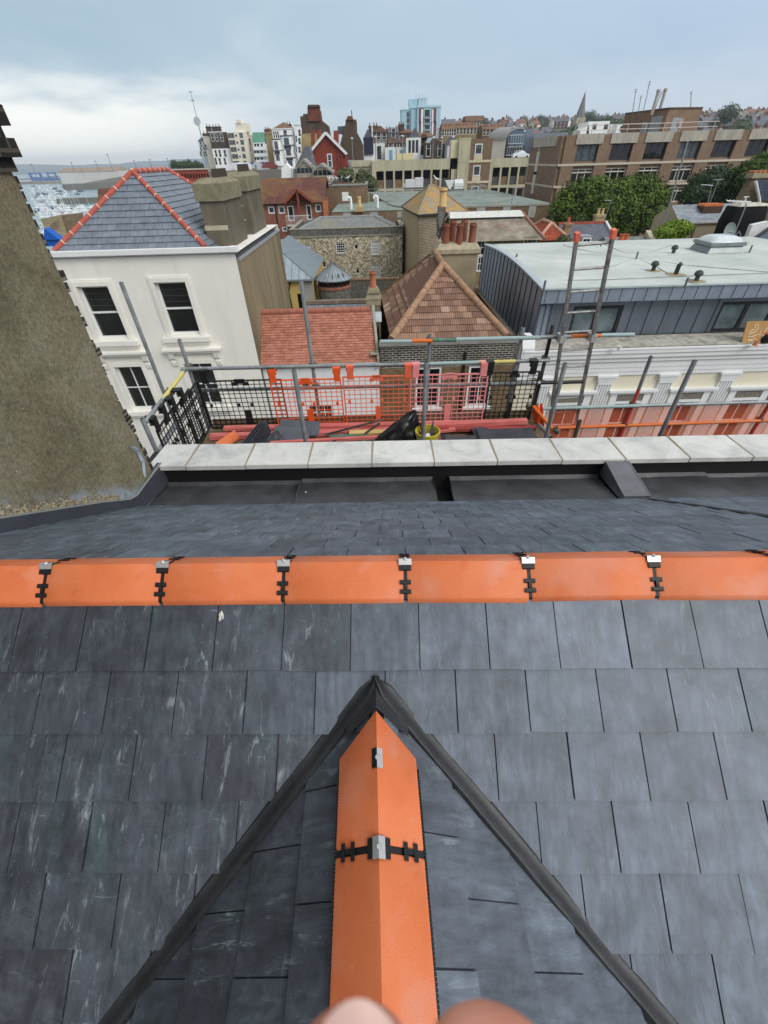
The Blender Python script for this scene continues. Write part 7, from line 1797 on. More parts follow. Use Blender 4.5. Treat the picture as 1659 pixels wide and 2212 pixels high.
def pxblobs(L_, Y):
    out = []
    for u, v, ru, rv, dy in L_:
        c = at(u, v, Y+dy); k = (at(u+ru, v, Y+dy)-c).length; kz = abs(at(u, v-rv, Y+dy).z-c.z); out.append(((c.x, c.y, c.z), (k, k*.85, kz)))
    return out
M_LF1 = leafmat('yew_green_leaves', S(30, 48, 22), S(106, 128, 46)); M_LF2 = leafmat('dark_ivy_leaves', S(26, 42, 28), S(76, 98, 58)); M_LF3 = leafmat('lime_bush_leaves', S(70, 98, 28), S(150, 176, 62)); M_LF4 = leafmat('olive_leaves', S(60, 70, 44), S(112, 120, 80))
bl = pxblobs([(1262,438,58,48,0), (1222,450,36,44,-1), (1250,412,36,28,-.5), (1290,404,40,28,0), (1300,452,45,50,-2), (1240,480,38,30,-2), (1290,490,40,25,-2)], 57)
tree('yew_tree', 'large feathery green tree standing before the office block, left half of the pair', 'tree', (bl[0][0][0], 57.5, -15), bl, 21000, .30, M_LF1, .35, 3)
bl = pxblobs([(1376,432,58,48,0), (1345,405,36,26,0), (1385,395,40,24,.5), (1420,432,30,42,-.5), (1345,460,42,44,-2), (1400,472,40,36,-2), (1340,492,40,22,-2)], 58.5)
tree('yew_tree', 'broad feathery green tree standing before the office block, right half of the pair', 'tree', (bl[0][0][0], 59, -15), bl, 21000, .30, M_LF1, .35, 5)
bl = pxblobs([(1535,402,50,40,0), (1505,420,34,26,-1), (1560,385,34,26,.5), (1575,415,34,26,-.5), (1500,438,28,14,-1)], 62)
tree('holm_oak', 'dark dense evergreen tree before the office block windows, right of the pair', 'tree', (bl[0][0][0], 62.5, -15), bl, 15000, .30, M_LF2, .35, 8)
bl = pxblobs([(1640,372,44,34,0), (1610,392,26,22,-1), (1665,345,34,20,.5), (1650,400,36,26,-1)], 60)
tree('yew_tree', 'green tree cut off by the right edge, above the brown gable', 'tree', (bl[0][0][0], 60.5, -15), bl, 12000, .30, M_LF1, .3, 9)
bl = pxblobs([(1456,497,34,20,0), (1440,503,26,14,-.3), (1474,492,22,16,-.2), (1462,484,18,12,0)], 34)
tree('lime_bush', 'bright lime green bush in front of the buff gable house', 'bush', (bl[0][0][0], 34.2, -15), bl, 5200, .16, M_LF3, .1, 10)
bl = pxblobs([(1218,516,14,9,0), (1226,521,12,6,-.2)], 36)
tree('olive_bush', 'small olive green bush below the red pantiled roof', 'bush', (bl[0][0][0], 36.2, -15), bl, 900, .16, M_LF4, .06, 11)
for i, (u, v, ru, rv, Y, lb) in enumerate(((748, 376, 18, 18, 110, 'bushy olive tree growing between the red chapel and car park'), (786, 388, 20, 26, 104, 'rounded olive tree growing against the left bays of the car park'), (803, 398, 14, 18, 106, 'smaller olive tree at the foot of the car park bays'))):
    bl = pxblobs([(u, v, ru, rv*.9, 0), (u-ru*.4, v+rv*.3, ru*.6, rv*.6, -1), (u+ru*.4, v+rv*.3, ru*.6, rv*.6, -1)], Y); tree('olive_tree', lb, 'tree', (bl[0][0][0], Y+.3, -14), bl, 2600, .42, M_LF4, .2, 20+i)
# weeds on the cottage gutter
bl = pxblobs([(662, 826, 9, 9, 0)], 13.8); b = B(); leaves(b, bl, 160, .11, random.Random(3)); o = b.build('weed', M_LF4, None); tag(o, 'tuft of weeds growing in the gutter of the white cottage', 'weed')

# ================================================================== FAR TOWN
def sst(a, b2, x): t = min(1, max(0, (x-a)/(b2-a))); return t*t*(3-2*t)
def ground_h(x, y):
    h = -15.5 + 11*sst(85, 190, y) + (33*sst(200, 820, y) + 8*sst(300, 800, x)*sst(300, 900, y))*sst(-40, 70, x)
    shore = -.395*y-15
    return h + (-40-h)*sst(0, -9, x-shore) if y > 28 else h
b = B(); xs = [-2600, -1700, -1100, -750, -520, -400]+[-320+16*i for i in range(42)]+[400, 500, 620, 760, 900, 1100, 1400, 2000, 3200]; ys = [-400, -60, 0, 8.4, 20, 28, 40]+[55+15*i for i in range(26)]+[460+40*i for i in range(14)]+[1100, 1400, 2000, 3000]
vs = [Vector((x, y, ground_h(x, y))) for y in ys for x in xs]; nx = len(xs)
b.add(vs, [[j*nx+i, j*nx+i+1, (j+1)*nx+i+1, (j+1)*nx+i] for j in range(len(ys)-1) for i in range(nx-1)])
t = MT('town_ground', .95, .1); a = t.ramp(t.noise(.06, 6, .65), (.35, S(92, 92, 86)), (.5, S(110, 106, 96)), (.62, S(70, 84, 56))); t.col(a)
o = b.build('ground', t.m, None, base=(0,0,0), smooth=True); o['kind'] = 'structure'
b = B(); b.box(-60, 60, 5.9, 13.4, GZ-.06, GZ-.02); o = b.build('street', plain('asphalt', S(70, 70, 70), .9, amt=.15), None); o['kind'] = 'structure'
b = B(); b.box(-60, 60, -12, 5.9, GZ-.1, GZ+.1); b.box(-60, 60, 13.4, 16, GZ-.1, GZ+.1); o = b.build('pavement', plain('paving', S(130, 126, 118), .9, amt=.1), None); o['kind'] = 'structure'
t = MT('sea_water', .25, .5); t.col(t.ramp(t.noise(.004, 5, .6, sc=(1, 3, 1)), (.3, S(112, 138, 146)), (.7, S(138, 160, 164)))); t.bump(t.noise(.3, 4), .25, .3)
b = B(); b.poly([(-9000,-800,-32),(1500,-800,-32),(3000,6500,-32),(-9000,6500,-32)]); o = b.build('sea', t.m, None, base=(0,0,-32)); o['kind'] = 'structure'
for k, (Y, hh, c_, sd_) in enumerate(((4600, 58, S(86, 104, 108), 1), (5600, 118, S(96, 112, 116), 4))):
    b = B(); n = 60; vs = []
    for i in range(n+1):
        x = -7000+7800*i/n; z = -32+hh*(.62+.3*mnoise.noise((x*.0008+sd_, sd_, 0))+.08*mnoise.noise((x*.004, sd_, 3)))
        vs += [Vector((x, Y, -40)), Vector((x, Y+120, z*.6-12)), Vector((x, Y+500, z))]
    b.add(vs, [[i*3+j, (i+1)*3+j, (i+1)*3+j+1, i*3+j+1] for i in range(n) for j in range(2)]); o = b.build('hills', plain('far_hills_%d' % k, c_, .95, amt=.2, scale=.002), None, base=(0,Y,0), smooth=True); o['kind'] = 'structure'

M_REDB2 = plain('chapel_red', S(134, 66, 55), .9, .1, amt=.12, scale=.6); M_DKB = plain('dark_sooty_brick', S(92, 78, 66), .95, .1, 0, .25, .5, S(64, 56, 50), .6, sc=(1, 1, .4)); M_DKB2 = plain('brown_town_brick', S(110, 88, 76), .95, .1, amt=.2, scale=.6); M_SLF = plain('town_slate', S(104, 104, 112), .8, .3, amt=.2, scale=.5); M_TLF = plain('town_brown_tile', S(124, 98, 80), .9, .1, amt=.25, scale=.5)
def poly_build(par, name, pts, Y, dep, mat, z_floor=None):
    b = B(); P = [at(u, v, Y) for u, v in pts]; b.prism(P, (0, dep, 0)); return b.build(name, mat, par)
# big sooty gable ends with giant chimneys
g1 = thing('gable_terrace', at(690, 345, 170), 'huge sooty brick gable end with broad red chimney on the skyline', 'house')
poly_build(g1, 'gable_wall', [(652,345),(652,262),(655,246),(662,246),(663,288) if False else (664,246),(668,236),(689,236),(692,258),(700,264),(708,271),(711,290),(711,345)], 170, 7, M_DKB)
poly_build(g1, 'chimney_stack', [(664,262),(664,230),(690,230),(692,262)], 169.6, 2, plain('sooty_red_stack', S(112, 66, 56), .95, amt=.3, scale=.8)); poly_build(g1, 'chimney_cap', [(664.5,231),(665.5,226),(689,226),(690.5,231)], 169.2, 2.6, M_DKB)
b = B(); p, q = at(652, 247, 171), at(713, 272, 171); b.box(p.x-.6, p.x+3, 171, 176, p.z-3, p.z-.4); b.build('parapet', M_DKB2, g1)
g2 = thing('gable_terrace', at(760, 345, 163), 'tall sooty gable wall with round shouldered chimney, right of the red chapel', 'house')
poly_build(g2, 'gable_wall', [(734,346),(735,310),(740,290),(742,285),(746,268),(746.5,258),(769,258),(770,284),(777,297),(784,312),(785,346)], 163, 8, M_DKB)
poly_build(g2, 'chimney_stack', [(749,259),(749,253),(752,250.5),(761,250.5),(763,259)], 162.6, 2, plain('brown_red_stack', S(120, 78, 62), .95)); poly_build(g2, 'roof', [(729,288),(729,273),(745,272),(745,290)], 166, 5, M_SLF)
b = B(); q = at(760, 250.5, 163); b.tube([q, q+Vector((0,0,1.2))], .12, 6); b.build('aerial', M_RUBBER, g2)
# red chapel
ch_ = thing('red_chapel', at(705, 380, 140), 'bright red brick gabled building with white bargeboards', 'building')
T = FR((at(669, 335, 140).x, 140)); 
b = B(); P = [at(u, v, 140) for u, v in ((671,382),(669,332),(703.5,289),(746,332),(738,382))]; P[0].x = P[1].x; P[4].x = P[3].x; b.prism(P, (0, 14, 0)); b.build('wall', M_REDB2, ch_)
b = B(); a_, m1, m2 = at(703.5, 286.8, 139.6), at(665, 334.5, 139.6), at(749, 333, 139.6); b.bar(m1, a_, .55, .85, (0,1,0)); b.bar(a_, m2, .55, .85, (0,1,0)); b.build('bargeboard', M_WFR, ch_)
b = B(); b.poly([m1, a_, a_+Vector((0,15,0)), m1+Vector((0,15,0))]); b.poly([a_, m2, m2+Vector((0,15,0)), a_+Vector((0,15,0))]); b.build('roof', M_TLF, ch_)
T = FR((0, 140)); window(ch_, T, px_win(T, 712.5, 347, 1.25, 2.7), 1, 2, d=-.04, fr=.2, bar=.1, pm=M_PANEB)
b = B(); 
for u in (730.5, 737): s, z = T.inv(u, 320); b.box(s-.25, s+.25, 139.7, 140, -16, z)
b.build('pilaster', M_REDB2, ch_)
mr_ = thing('mossy_roof_house', at(665, 320, 152), 'house with mossy brown roof and two red chimneys behind the chapel', 'house')
b = B(); P = [at(u, v, Y) for u, v, Y in ((651,345,150),(700,345,150),(702,287,157),(651,289,157))]; b.prism(P, (0,3,-1)); b.build('roof', plain('mossy_tile', S(122, 108, 74), .95, amt=.3, scale=.4), mr_)
for u, v0, v1 in ((675, 281, 315), (688, 281, 300), (724, 282, 312)): poly_build(mr_, 'chimney_stack', [(u-3.4,v1),(u-3.4,v0),(u+3.4 if u < 700 else u+7,v0),(u+3.4 if u < 700 else u+7,v1)], 149.5, 1.6, plain('red_stack', S(140, 70, 58), .95) if u == 675 else bpy.data.materials['red_stack'])
# pale gabled cottages under scaffolding
for (apx_, apy, l, r_, by, bb, Y, lb) in ((655, 342, 640, 676, 364, 392, 112, 'pale gabled cottage wrapped in scaffolding, left of the chapel'), (693, 352, 676, 716, 369, 392, 110, 'pale low gabled cottage in front of the red chapel wall')):
    c_ = thing('scaffolded_cottage', at(apx_, bb, Y), lb, 'cottage')
    b = B(); P = [at(l+1, bb, Y), at(l+1, by, Y), at(apx_, apy+2, Y), at(r_-1, by, Y), at(r_-1, bb, Y)]; P[0].x = P[1].x; P[4].x = P[3].x; b.prism(P, (0,6,0)); b.build('wall', plain('pale_buff_'+str(l), S(176, 164, 142), .9, amt=.15, scale=.5), c_)
    b = B(); m1, a_, m2 = at(l-2, by+1, Y-.4), at(apx_, apy, Y-.4), at(r_+2, by+1, Y-.4)
    b.prism([m1, a_, m2, m2-Vector((0,0,.3)), a_-Vector((0,0,.4)), m1-Vector((0,0,.3))], (0,7,0)); b.build('roof', plain('grey_sheeted_roof_'+str(l), S(150, 144, 134), .9, amt=.15, scale=.5), c_)
    b = B()
    for k in range(5): q = at(l+(r_-l)*k/4, by, Y-1.2); b.tube([Vector((q.x, q.y, q.z-6)), Vector((q.x, q.y, q.z+1.2))], .05, 5)
    for h_ in (-3, -1, .6): q0, q1 = at(l, by, Y-1.2), at(r_, by, Y-1.2); b.tube([q0+Vector((0,0,h_)), q1+Vector((0,0,h_))], .05, 5)
    b.build('scaffold_poles', M_GALV, c_); w_ = FR((0, Y)); b = B(); s, z = w_.inv(apx_+3, by+4); tbox(b, w_, s-2, s+2, -.06, 0, z-.4, z+.4); b.build('window', M_PANE, c_)
poly_build(thing('slate_steep_roof', at(655, 350, 118), 'steep grey slate roof with brown chimney above the scaffolded cottages', 'roof'), 'roof', [(636,362),(645,345),(657,318),(668,318),(680,362)], 118, 4, M_SLF)

# ---- white seafront terraces on the left
def town_house(label, u0, u1, vt, vb, Y, dep, wm, wins=(), pm=None, roof=None, cat='house', name='terrace_house', z_extra=4, fr=.14, split=None, cor=True, group=None, fm=None):
    p, q = at(u0, vt, Y), at(u1, vt, Y); zb0 = at((u0+u1)/2, vb, Y).z-z_extra; zt_ = at((u0+u1)/2, vt, Y).z
    h_ = thing(name, ((p.x+q.x)/2, Y+dep/2, zb0), label, cat, group); T = FR((p.x, Y)); W = q.x-p.x
    hs = []
    for cols, rows, ww, hh in wins:
        for c_ in cols:
            for r_ in rows: s, z = T.inv(c_, r_); hs.append((s-ww/2, s+ww/2, z-hh/2, z+hh/2))
    b = B(); zs_ = T.inv((u0+u1)/2, split[0])[1] if split else None
    if split:
        shell(b, T, W, dep, zs_, zt_, [h for h in hs if h[2] > zs_], .15); b.build('upper_wall', split[1], h_); b = B(); shell(b, T, W, dep, zb0, zs_-.01, [h for h in hs if h[2] <= zs_], .15); b.build('wall', wm, h_)
    else: shell(b, T, W, dep, zb0, zt_, hs, .15); b.build('wall', wm, h_)
    for h in hs: window(h_, T, h, 1, 2, d=.06, fr=fr, bar=.08, pm=pm, fm=fm)
    if cor: b = B(); tbox(b, T, -.15, W+.15, -.2, .1, zt_, zt_+.25); b.build('cornice', wm, h_)
    if roof:
        kind, hh, rm = roof; b = B()
        if kind == 'gable': b.poly([T(0,-.2,zt_+.1), T(W,-.2,zt_+.1), T(W,dep/2,zt_+hh), T(0,dep/2,zt_+hh)]); b.poly([T(W,dep,zt_+.1), T(0,dep,zt_+.1), T(0,dep/2,zt_+hh), T(W,dep/2,zt_+hh)]); b.poly([T(0,0,zt_), T(0,dep/2,zt_+hh), T(0,dep,zt_)]); b.poly([T(W,0,zt_), T(W,dep,zt_), T(W,dep/2,zt_+hh)])
        elif kind == 'front': b.prism([T(-.2,-.3,zt_+.05), T(W/2,-.3,zt_+hh), T(W+.2,-.3,zt_+.05)], (0, dep, 0))
        elif kind == 'mansard': b.hexa([T(0,0,zt_+.25), T(W,0,zt_+.25), T(W,dep,zt_+.25), T(0,dep,zt_+.25), T(.3,1.2,zt_+hh), T(W-.3,1.2,zt_+hh), T(W-.3,dep-1,zt_+hh), T(.3,dep-1,zt_+hh)])
        elif kind == 'hip': hiproof(b, p.x, q.x, Y, Y+dep, zt_+.1, zt_+hh)
        b.build('roof', rm, h_)
    return h_, T, zt_
def stack(par, u, v, w, h, Y, mat, pots=2):
    q = at(u, v, Y); b = B(); b.box(q.x-w/2, q.x+w/2, Y, Y+1.0, q.z-h, q.z); b.box(q.x-w/2-.12, q.x+w/2+.12, Y-.12, Y+1.12, q.z-.35, q.z-.1); s = b.build('chimney_stack', mat, par)
    for k in range(pots): b = B(); b.lathe((q.x-w/2+w*(k+.5)/pots, Y+.5, q.z), [(.2,0),(.15,.7),(.17,.72)], 8); b.build('chimney_pot', M_POT, s)
M_CRF = plain('cream_far_render', S(230, 222, 206), .9, amt=.06, scale=.3); M_WHF = plain('white_far_render', S(240, 241, 241), .9, amt=.05, scale=.3); M_LBF = plain('pale_blue_render', S(198, 212, 222), .9, amt=.05, scale=.3); M_DKF = plain('dark_far_brick', S(82, 72, 66), .95, amt=.15, scale=.5)
town_house('pale blue white end house, leftmost of the seafront terrace', 428, 446, 305, 350, 238, 9, M_LBF, [((434, 441), (312, 322, 333), .9, 1.8)], roof=('front', 1.2, M_SLF))
h_, T, z_ = town_house('cream house behind the brown and white house on the seafront', 438, 452, 296, 354, 236, 10, M_CRF, [((445,), (318, 332), 1.0, 2.0)]); stack(h_, 443, 288, 2.5, 3, 238, M_DKF)
h_, T, z_ = town_house('seafront house with dark brick top storeys and white lower storeys', 450, 489, 286, 358, 230, 11, M_WHF, [((459, 467.5, 479), (297, 313), 1.25, 2.5), ((466.5, 475, 486), (331.5, 348.5), 1.1, 2.4)], split=(321, M_DKF)); stack(h_, 449, 273, 2.0, 3, 231, M_DKF); stack(h_, 466, 273, 3.6, 3.5, 232, M_DKF, 3)
h_, T, z_ = town_house('cream modern flats with wide grey windows next to the dark topped house', 490, 531, 285, 357, 228, 11, M_CRF, [((499, 503, 505.5, 507.5, 509.5), (), 1, 1)], cor=False)
for r_ in range(5):
    for (u, w) in ((499+3*r_, 2.7), (521+2.2*r_, 1.6)): window(h_, T, px_win(T, u, 293+15*r_-.03*(u-500), w, 1.7), 2, 1, d=-.03, fr=.1, pm=M_PANEB, fm=M_CRF)
    b = B(); s, z = T.inv(510+2.8*r_, 293+15*r_); b.lathe(T(s,-.05,z), [(.38,0),(.38,.06)], 12, (0,1,0)); b.build('porthole', M_PANE, h_)
b = B(); tbox(b, T, 3.6, 8.6, 1, 6, z_, z_+2.6); tbox(b, T, 4.4, 6.2, .6, 4, z_+2.6, z_+3.6); b.build('roof_hut', M_CRF, h_)
town_house('cream side wing of the modern flats with tall dark windows', 531, 546, 293, 357, 231, 10, M_CRF, [((536, 540), (306, 319, 333, 347), .9, 2.4)], fm=M_CRF)
h_, T, z_ = town_house('white balconied house with green mansard roof on the seafront', 546, 572, 310, 362, 226, 11, M_WHF, [((552, 558, 566), (317, 331, 346), 1.1, 2.2)], roof=('mansard', 3.4, plain('green_mansard', S(96, 150, 128), .7, amt=.15, scale=.5)))
b = B()
for r_ in (324, 338, 352): s, z = T.inv(548, r_); tbox(b, T, .2, 5.5, -1.2, 0, z-.15, z+.05); tbox(b, T, .2, 5.5, -1.22, -1.16, z, z+.9)
b.build('balcony', M_WHF, h_)
h_, T, z_ = town_house('tan gabled house between the green mansard and the white bay fronted house', 570, 588, 290, 362, 229, 12, plain('tan_render', S(150, 132, 92), .9, amt=.15, scale=.3), [((574,), (305, 320, 336), 1, 2)], roof=('gable', 2, M_TLF)); stack(h_, 576, 279, 2.2, 3, 231, M_DKB2)
h_, T, z_ = town_house('tall white Victorian seafront house with bay windows', 587, 634, 279, 368, 215, 12, M_WHF, [((592, 596.5, 601), (291, 308, 325), .75, 2.1), ((616,), (289,), 1.5, 2.2)], roof=('hip', 2.2, M_TLF)); stack(h_, 623, 268, 2.0, 2, 218, M_DKB2)
for (u, v, w, hgt) in ((620, 307, 4.8, 4.4), (624, 329, 4.8, 5.0), (628, 353, 4.4, 4.2), (598, 316, 3.4, 5), (601, 340, 3.4, 5)):
    s, z = T.inv(u, v); b = B(); P = [T(s-w/2,0,z-hgt/2), T(s-w*.3,-1,z-hgt/2), T(s+w*.3,-1,z-hgt/2), T(s+w/2,0,z-hgt/2)]; b.prism(P, (0,0,hgt*.86)); bay = b.build('bay_window', M_WHF, h_)
    b = B(); b.prism([T(s-w/2-.1,0,z+hgt*.37), T(s-w*.32,-1.15,z+hgt*.37), T(s+w*.32,-1.15,z+hgt*.37), T(s+w/2+.1,0,z+hgt*.37)], (0,0,.35)); b.build('bay_roof', M_SLF, bay)
    b = B(); tbox(b, T, s-w*.2, s+w*.2, -1.03, -1.0, z-hgt*.2, z+hgt*.28); b.build('pane', M_PANEB, bay)
h_, T, z_ = town_house('narrow white house with drainpipe, beside the huge sooty gable', 634, 654, 270, 366, 214, 12, M_WHF, [((647,), (287, 305, 324), 1.1, 2.0), ((640,), (300, 322), .8, 2)], cor=True)
b = B(); b.tube([at(634, 285, 213.8), at(637, 330, 213.8), at(643, 345, 213.8)], .12, 6); b.build('downpipe', M_RUBBER, h_)
# mast with dish
ms_ = thing('radio_mast', at(446, 340, 250), 'tall thin radio mast with round dish, left of the seafront terrace', 'mast'); b = B(); a_ = at(446, 340, 250); e_ = Vector((a_.x-.4, 250, at(428, 194, 250).z)); b.tube([a_, e_], [.28, .08], 6); b.lathe(e_-Vector((0,0,3.2)), [(.1,0),(1.0,.15),(.1,.3)], 8); b.tube([e_-Vector((.8,0,.7)), e_+Vector((.8,0,-.5))], .12, 5); b.build('pole', plain('mast_grey', S(150, 156, 162), .6), ms_)
b = B(); q = Vector((a_.x-.2, 249.5, at(439, 262, 250).z)); b.lathe(q, [(.1,0),(1.3,.2),(1.5,.5),(1.3,.5)], 14, (0,-1,0)); b.build('dish', plain('mast_dish', S(180, 188, 194), .6), ms_)
# white house porch tower
poly_build(thing('kiosk', at(615, 385, 120), 'small white and glass kiosk with pointed roof below the white terraces', 'kiosk'), 'body', [(608,393),(608,364),(618,353),(629,364),(629,393)], 120, 3, M_WHF)
# arcade wall
ar = thing('brick_arcade', at(415, 385, 150), 'long red brick arcade of arches under the seafront road', 'arcade wall'); b = B(); T = FR((at(372, 380, 150).x, 150)); W = at(452, 380, 150).x-at(372, 380, 150).x; zt_ = T.inv(410, 364)[1]; z1 = T.inv(410, 373)[1]; z0 = T.inv(410, 386)[1]
n = 13; hs = [(W*(i+.18)/n, W*(i+.82)/n, z0, z1-.3) for i in range(n)]; wall(b, T, 0, W, z0-1.5, zt_, hs, .8); b.poly([T(0,.8,z0), T(W,.8,z0), T(W,.8,z1), T(0,.8,z1)], mi=0); b.poly([T(0,0,zt_), T(W,0,zt_), T(W,8,zt_), T(0,8,zt_)]); b.build('wall', plain('arcade_brick', S(142, 70, 56), .95, amt=.15, scale=.5), ar)
b = B(); tbox(b, T, 0, W, .7, .78, z0, z1-.25); b.build('arch_recess', plain('arch_dark', S(44, 34, 32), .95), ar)
b = B(); tbox(b, T, -.2, W+.2, -.2, 1, zt_-.3, zt_); tbox(b, T, 0, W, -1.2, 0, z0-2.2, z0-1.0); b.build('coping', plain('white_coping', S(190, 182, 170), .9), ar)
b = B(); b.box(at(450,372,140).x, at(640,372,140).x, 140, 150, at(540,368,140).z-10, at(540,368,140).z); b.build('promenade', plain('promenade', S(120, 116, 110), .9), ar)
# cars parked on the promenade
rr = random.Random(4); cols = [S(222, 226, 230), S(60, 84, 130), S(190, 194, 198), S(46, 50, 58), S(214, 218, 222), S(120, 60, 54)]
def tiny_car(loc, rz, c_, label, group):
    b = B(); out = [(-2.1,.3),(-2.1,1.0),(-1.5,1.1),(-1.0,1.6),(.4,1.6),(1.1,1.05),(2.1,.9),(2.1,.3)]; M = Matrix.Rotation(rz, 3, 'Z'); P = [M @ Vector((x,-.85,z)) for x, z in out]; d_ = M @ Vector((0,1.7,0)); b.prism([p+Vector(loc) for p in P], d_); o = b.build('parked_car', bpy.data.materials.get('promenade_car_%d' % c_) or plain('promenade_car_%d' % c_, cols[c_], .35, .5, amt=.03), None, base=loc); return tag(o, label, 'car', group)
for i, u in enumerate((512, 520, 528, 537, 546, 553, 561, 569, 577, 584)):
    q = at(u, 364-.01*(u-512), 148+.4*(i % 3)); tiny_car(Vector((q.x, q.y, at(540,368,140).z)), .3*(i % 2)-.1, (0, 4, 0, 4, 1, 3, 2, 1, 2, 5)[i], ('white car parked along the seafront road below the flats' if i < 4 else 'blue or dark car parked by the seafront railings' if i in (4, 5, 7) else 'pale or red car parked near the white Victorian house'), 'cars parked on the seafront road')
# ---- Georgian and Victorian houses behind the car park
M_PUR = plain('purple_grey_render', S(118, 108, 114), .9, amt=.1, scale=.5)
h_, T, z_ = town_house('slim grey purple house with dark blue bay, left end of the brown row', 785, 805, 301, 347, 185, 9, M_PUR, [((792, 800), (337,), 1.2, 3.0)], roof=('front', 2.6, M_SLF), cor=False, fm=M_WFR); b = B(); s, z = T.inv(796, 314); tbox(b, T, s-1.6, s+1.6, -.7, 0, z-2.2, z+2); b.build('bay_window', plain('navy_bay', S(42, 46, 64), .6), h_); b = B(); s, z = T.inv(796, 343); tbox(b, T, 0, 4.3, -.1, 0, z-1, z+1); b.build('white_base', M_WHF, h_)
h_, T, z_ = town_house('tall brown brick house with white sash windows and bay, tallest of the brown row', 806, 837, 286, 347, 186, 10, M_DKB2, [((818, 830), (294.5, 314), 1.5, 2.9), ((831,), (331,), 1.4, 2.8)], roof=('front', 1.7, M_TLF), cor=False); b = B(); s, z = T.inv(819, 330); tbox(b, T, s-2, s+2, -.8, 0, z-2.2, z+2.4); bay = b.build('bay_window', M_WFR, h_); b = B(); tbox(b, T, s-.7, s+.7, -.83, -.8, z-1.7, z+1.7); b.build('pane', M_PANE, bay); b = B(); tbox(b, T, 0, 5.6, -.1, 0, T.inv(815, 347)[1]-2, T.inv(815, 341)[1]); b.build('white_base', M_WHF, h_); stack(h_, 811, 271, 1.8, 3, 188, M_DKB2); stack(h_, 799, 272, 1.0, 5, 189, M_DKB2, 1)
for u0, lb, bu in ((837, 'brown cottage with twin arched windows and bright white bay', 843), (860, 'brown gabled cottage behind the yellow stair head', 866)):
    h_, T, z_ = town_house(lb, u0, u0+22.5, 309, 347, 184, 9, M_DKB2, [((u0+6.5, u0+17), (318,), 1.2, 2.7)], roof=('front', 1.7, M_TLF), cor=False); b = B(); s, z = T.inv(bu+1, 337); tbox(b, T, s-1.9, s+1.9, -.8, 0, z-2.4, z+2.2); bay = b.build('bay_window', M_WFR, h_); b = B(); tbox(b, T, s-.6, s+.6, -.83, -.8, z-1.5, z+1.5); b.build('pane', plain('turquoise_pane', S(120, 168, 190), .3) if 'turquoise_pane' not in bpy.data.materials else bpy.data.materials['turquoise_pane'], bay)
h_, T, z_ = town_house('brown house with steep grey hipped gable and wide white bay', 883, 911, 306, 347, 182, 10, M_DKB2, [((905,), (317,), 1.3, 3.2)], roof=('front', 3.4, M_SLF), cor=False); b = B(); s, z = T.inv(892.5, 317); tbox(b, T, s-2.4, s+2.4, -.8, 0, z-2.4, z+2.2); bay = b.build('bay_window', M_WFR, h_); b = B()
for k in (-1.2, 0, 1.2): tbox(b, T, s+k-.42, s+k+.42, -.84, -.8, z-1.5, z+1.6)
b.build('pane', M_PANE, bay); b = B(); s, z = T.inv(903, 341); tbox(b, T, s-3.2, s+3.2, -1.5, 0, z-1.2, z+.7); b.build('shop_fascia', M_WFR, h_)
h_, T, z_ = town_house('brown house with two white lancet windows and curved parapet', 917, 968, 312, 345, 178, 12, M_DKB, [((925.5, 950.5), (321,), 1.5, 4.0)], cor=False); poly_build(h_, 'gable', [(917,313),(922,303),(933,297),(944,299),(952,306),(958,313)], 178, 11, M_DKB); poly_build(h_, 'roof', [(919,309),(925,297),(935,297),(928,309)], 177.8, .3, plain('pale_skylight', S(176, 190, 196), .4))
h_, T, z_ = town_house('lilac white house with arched windows beside the stair tower', 967, 988, 312, 345, 172, 9, plain('lilac_white', S(206, 206, 220), .9, amt=.06), [((973, 983), (320, 334), .9, 2.4)], roof=('front', 2.0, M_SLF), cor=False)
h_, T, z_ = town_house('grey mansard terrace seen over the arched window cottages', 838, 862, 287, 316, 215, 10, M_SLF, [((850,), (287,), 1.5, 2.8)], roof=('mansard', 1.6, M_SLF)); stack(h_, 838, 278, 2, 3, 217, plain('orange_stack', S(170, 104, 80), .9)); stack(h_, 858, 276, 1.6, 2, 217, M_DKB)
h_, T, z_ = town_house('brown back terrace left of the tall flats', 860, 890, 288, 318, 222, 10, M_DKB, [((866, 876), (302,), 1.2, 2.4)], roof=('gable', 1.4, M_TLF)); stack(h_, 867, 268, 2.4, 6, 224, M_DKB, 3); stack(h_, 862, 272, 1, 5, 224, M_DKB, 1)
h_, T, z_ = town_house('red brown roof group between the bay house and flats', 905, 935, 297, 320, 214, 10, M_DKB, roof=('gable', 1.6, M_TLF)); stack(h_, 884, 288, 2.2, 2.5, 210, M_DKB); stack(h_, 917, 290, 1.8, 2.5, 214, M_DKB2)
h_, T, z_ = town_house('white building with flat roof just right of the pale blue tower', 948, 966, 274, 305, 330, 12, M_WHF, [((953, 960), (281,), 3, 2)], roof=None, cat='building', name='white_building')
for u0, u1, vt, vb, Y, k, lb in ((955, 985, 280, 318, 240, 0, 'tan and white jumbled back houses below the tower, right side'), (985, 1030, 277, 305, 250, 1, 'wide tan brick terrace above the stair tower'), (1005, 1042, 262, 290, 300, 2, 'dark mansard roofed terrace on the skyline above the tan terrace'), (1042, 1090, 280, 306, 262, 3, 'brick terrace with small pale windows behind the curved roof building')):
    h_, T, z_ = town_house(lb, u0, u1, vt, vb, Y, 12, (plain('tan_brick', S(140, 122, 92), .95, amt=.2, scale=.4) if k == 0 else bpy.data.materials['tan_brick'] if k == 1 else M_DKB2), [([u0+(u1-u0)*(j+.5)/6 for j in range(6)], (vt+6,), 1.3, 2.2)], roof=('gable' if k != 2 else 'mansard', 2.2, M_TLF), fm=M_CRF)
    for j in range(3): stack(h_, u0+(u1-u0)*(j+.4)/3, vt-7, 2.4, 4, Y+3, M_DKB2, 3)
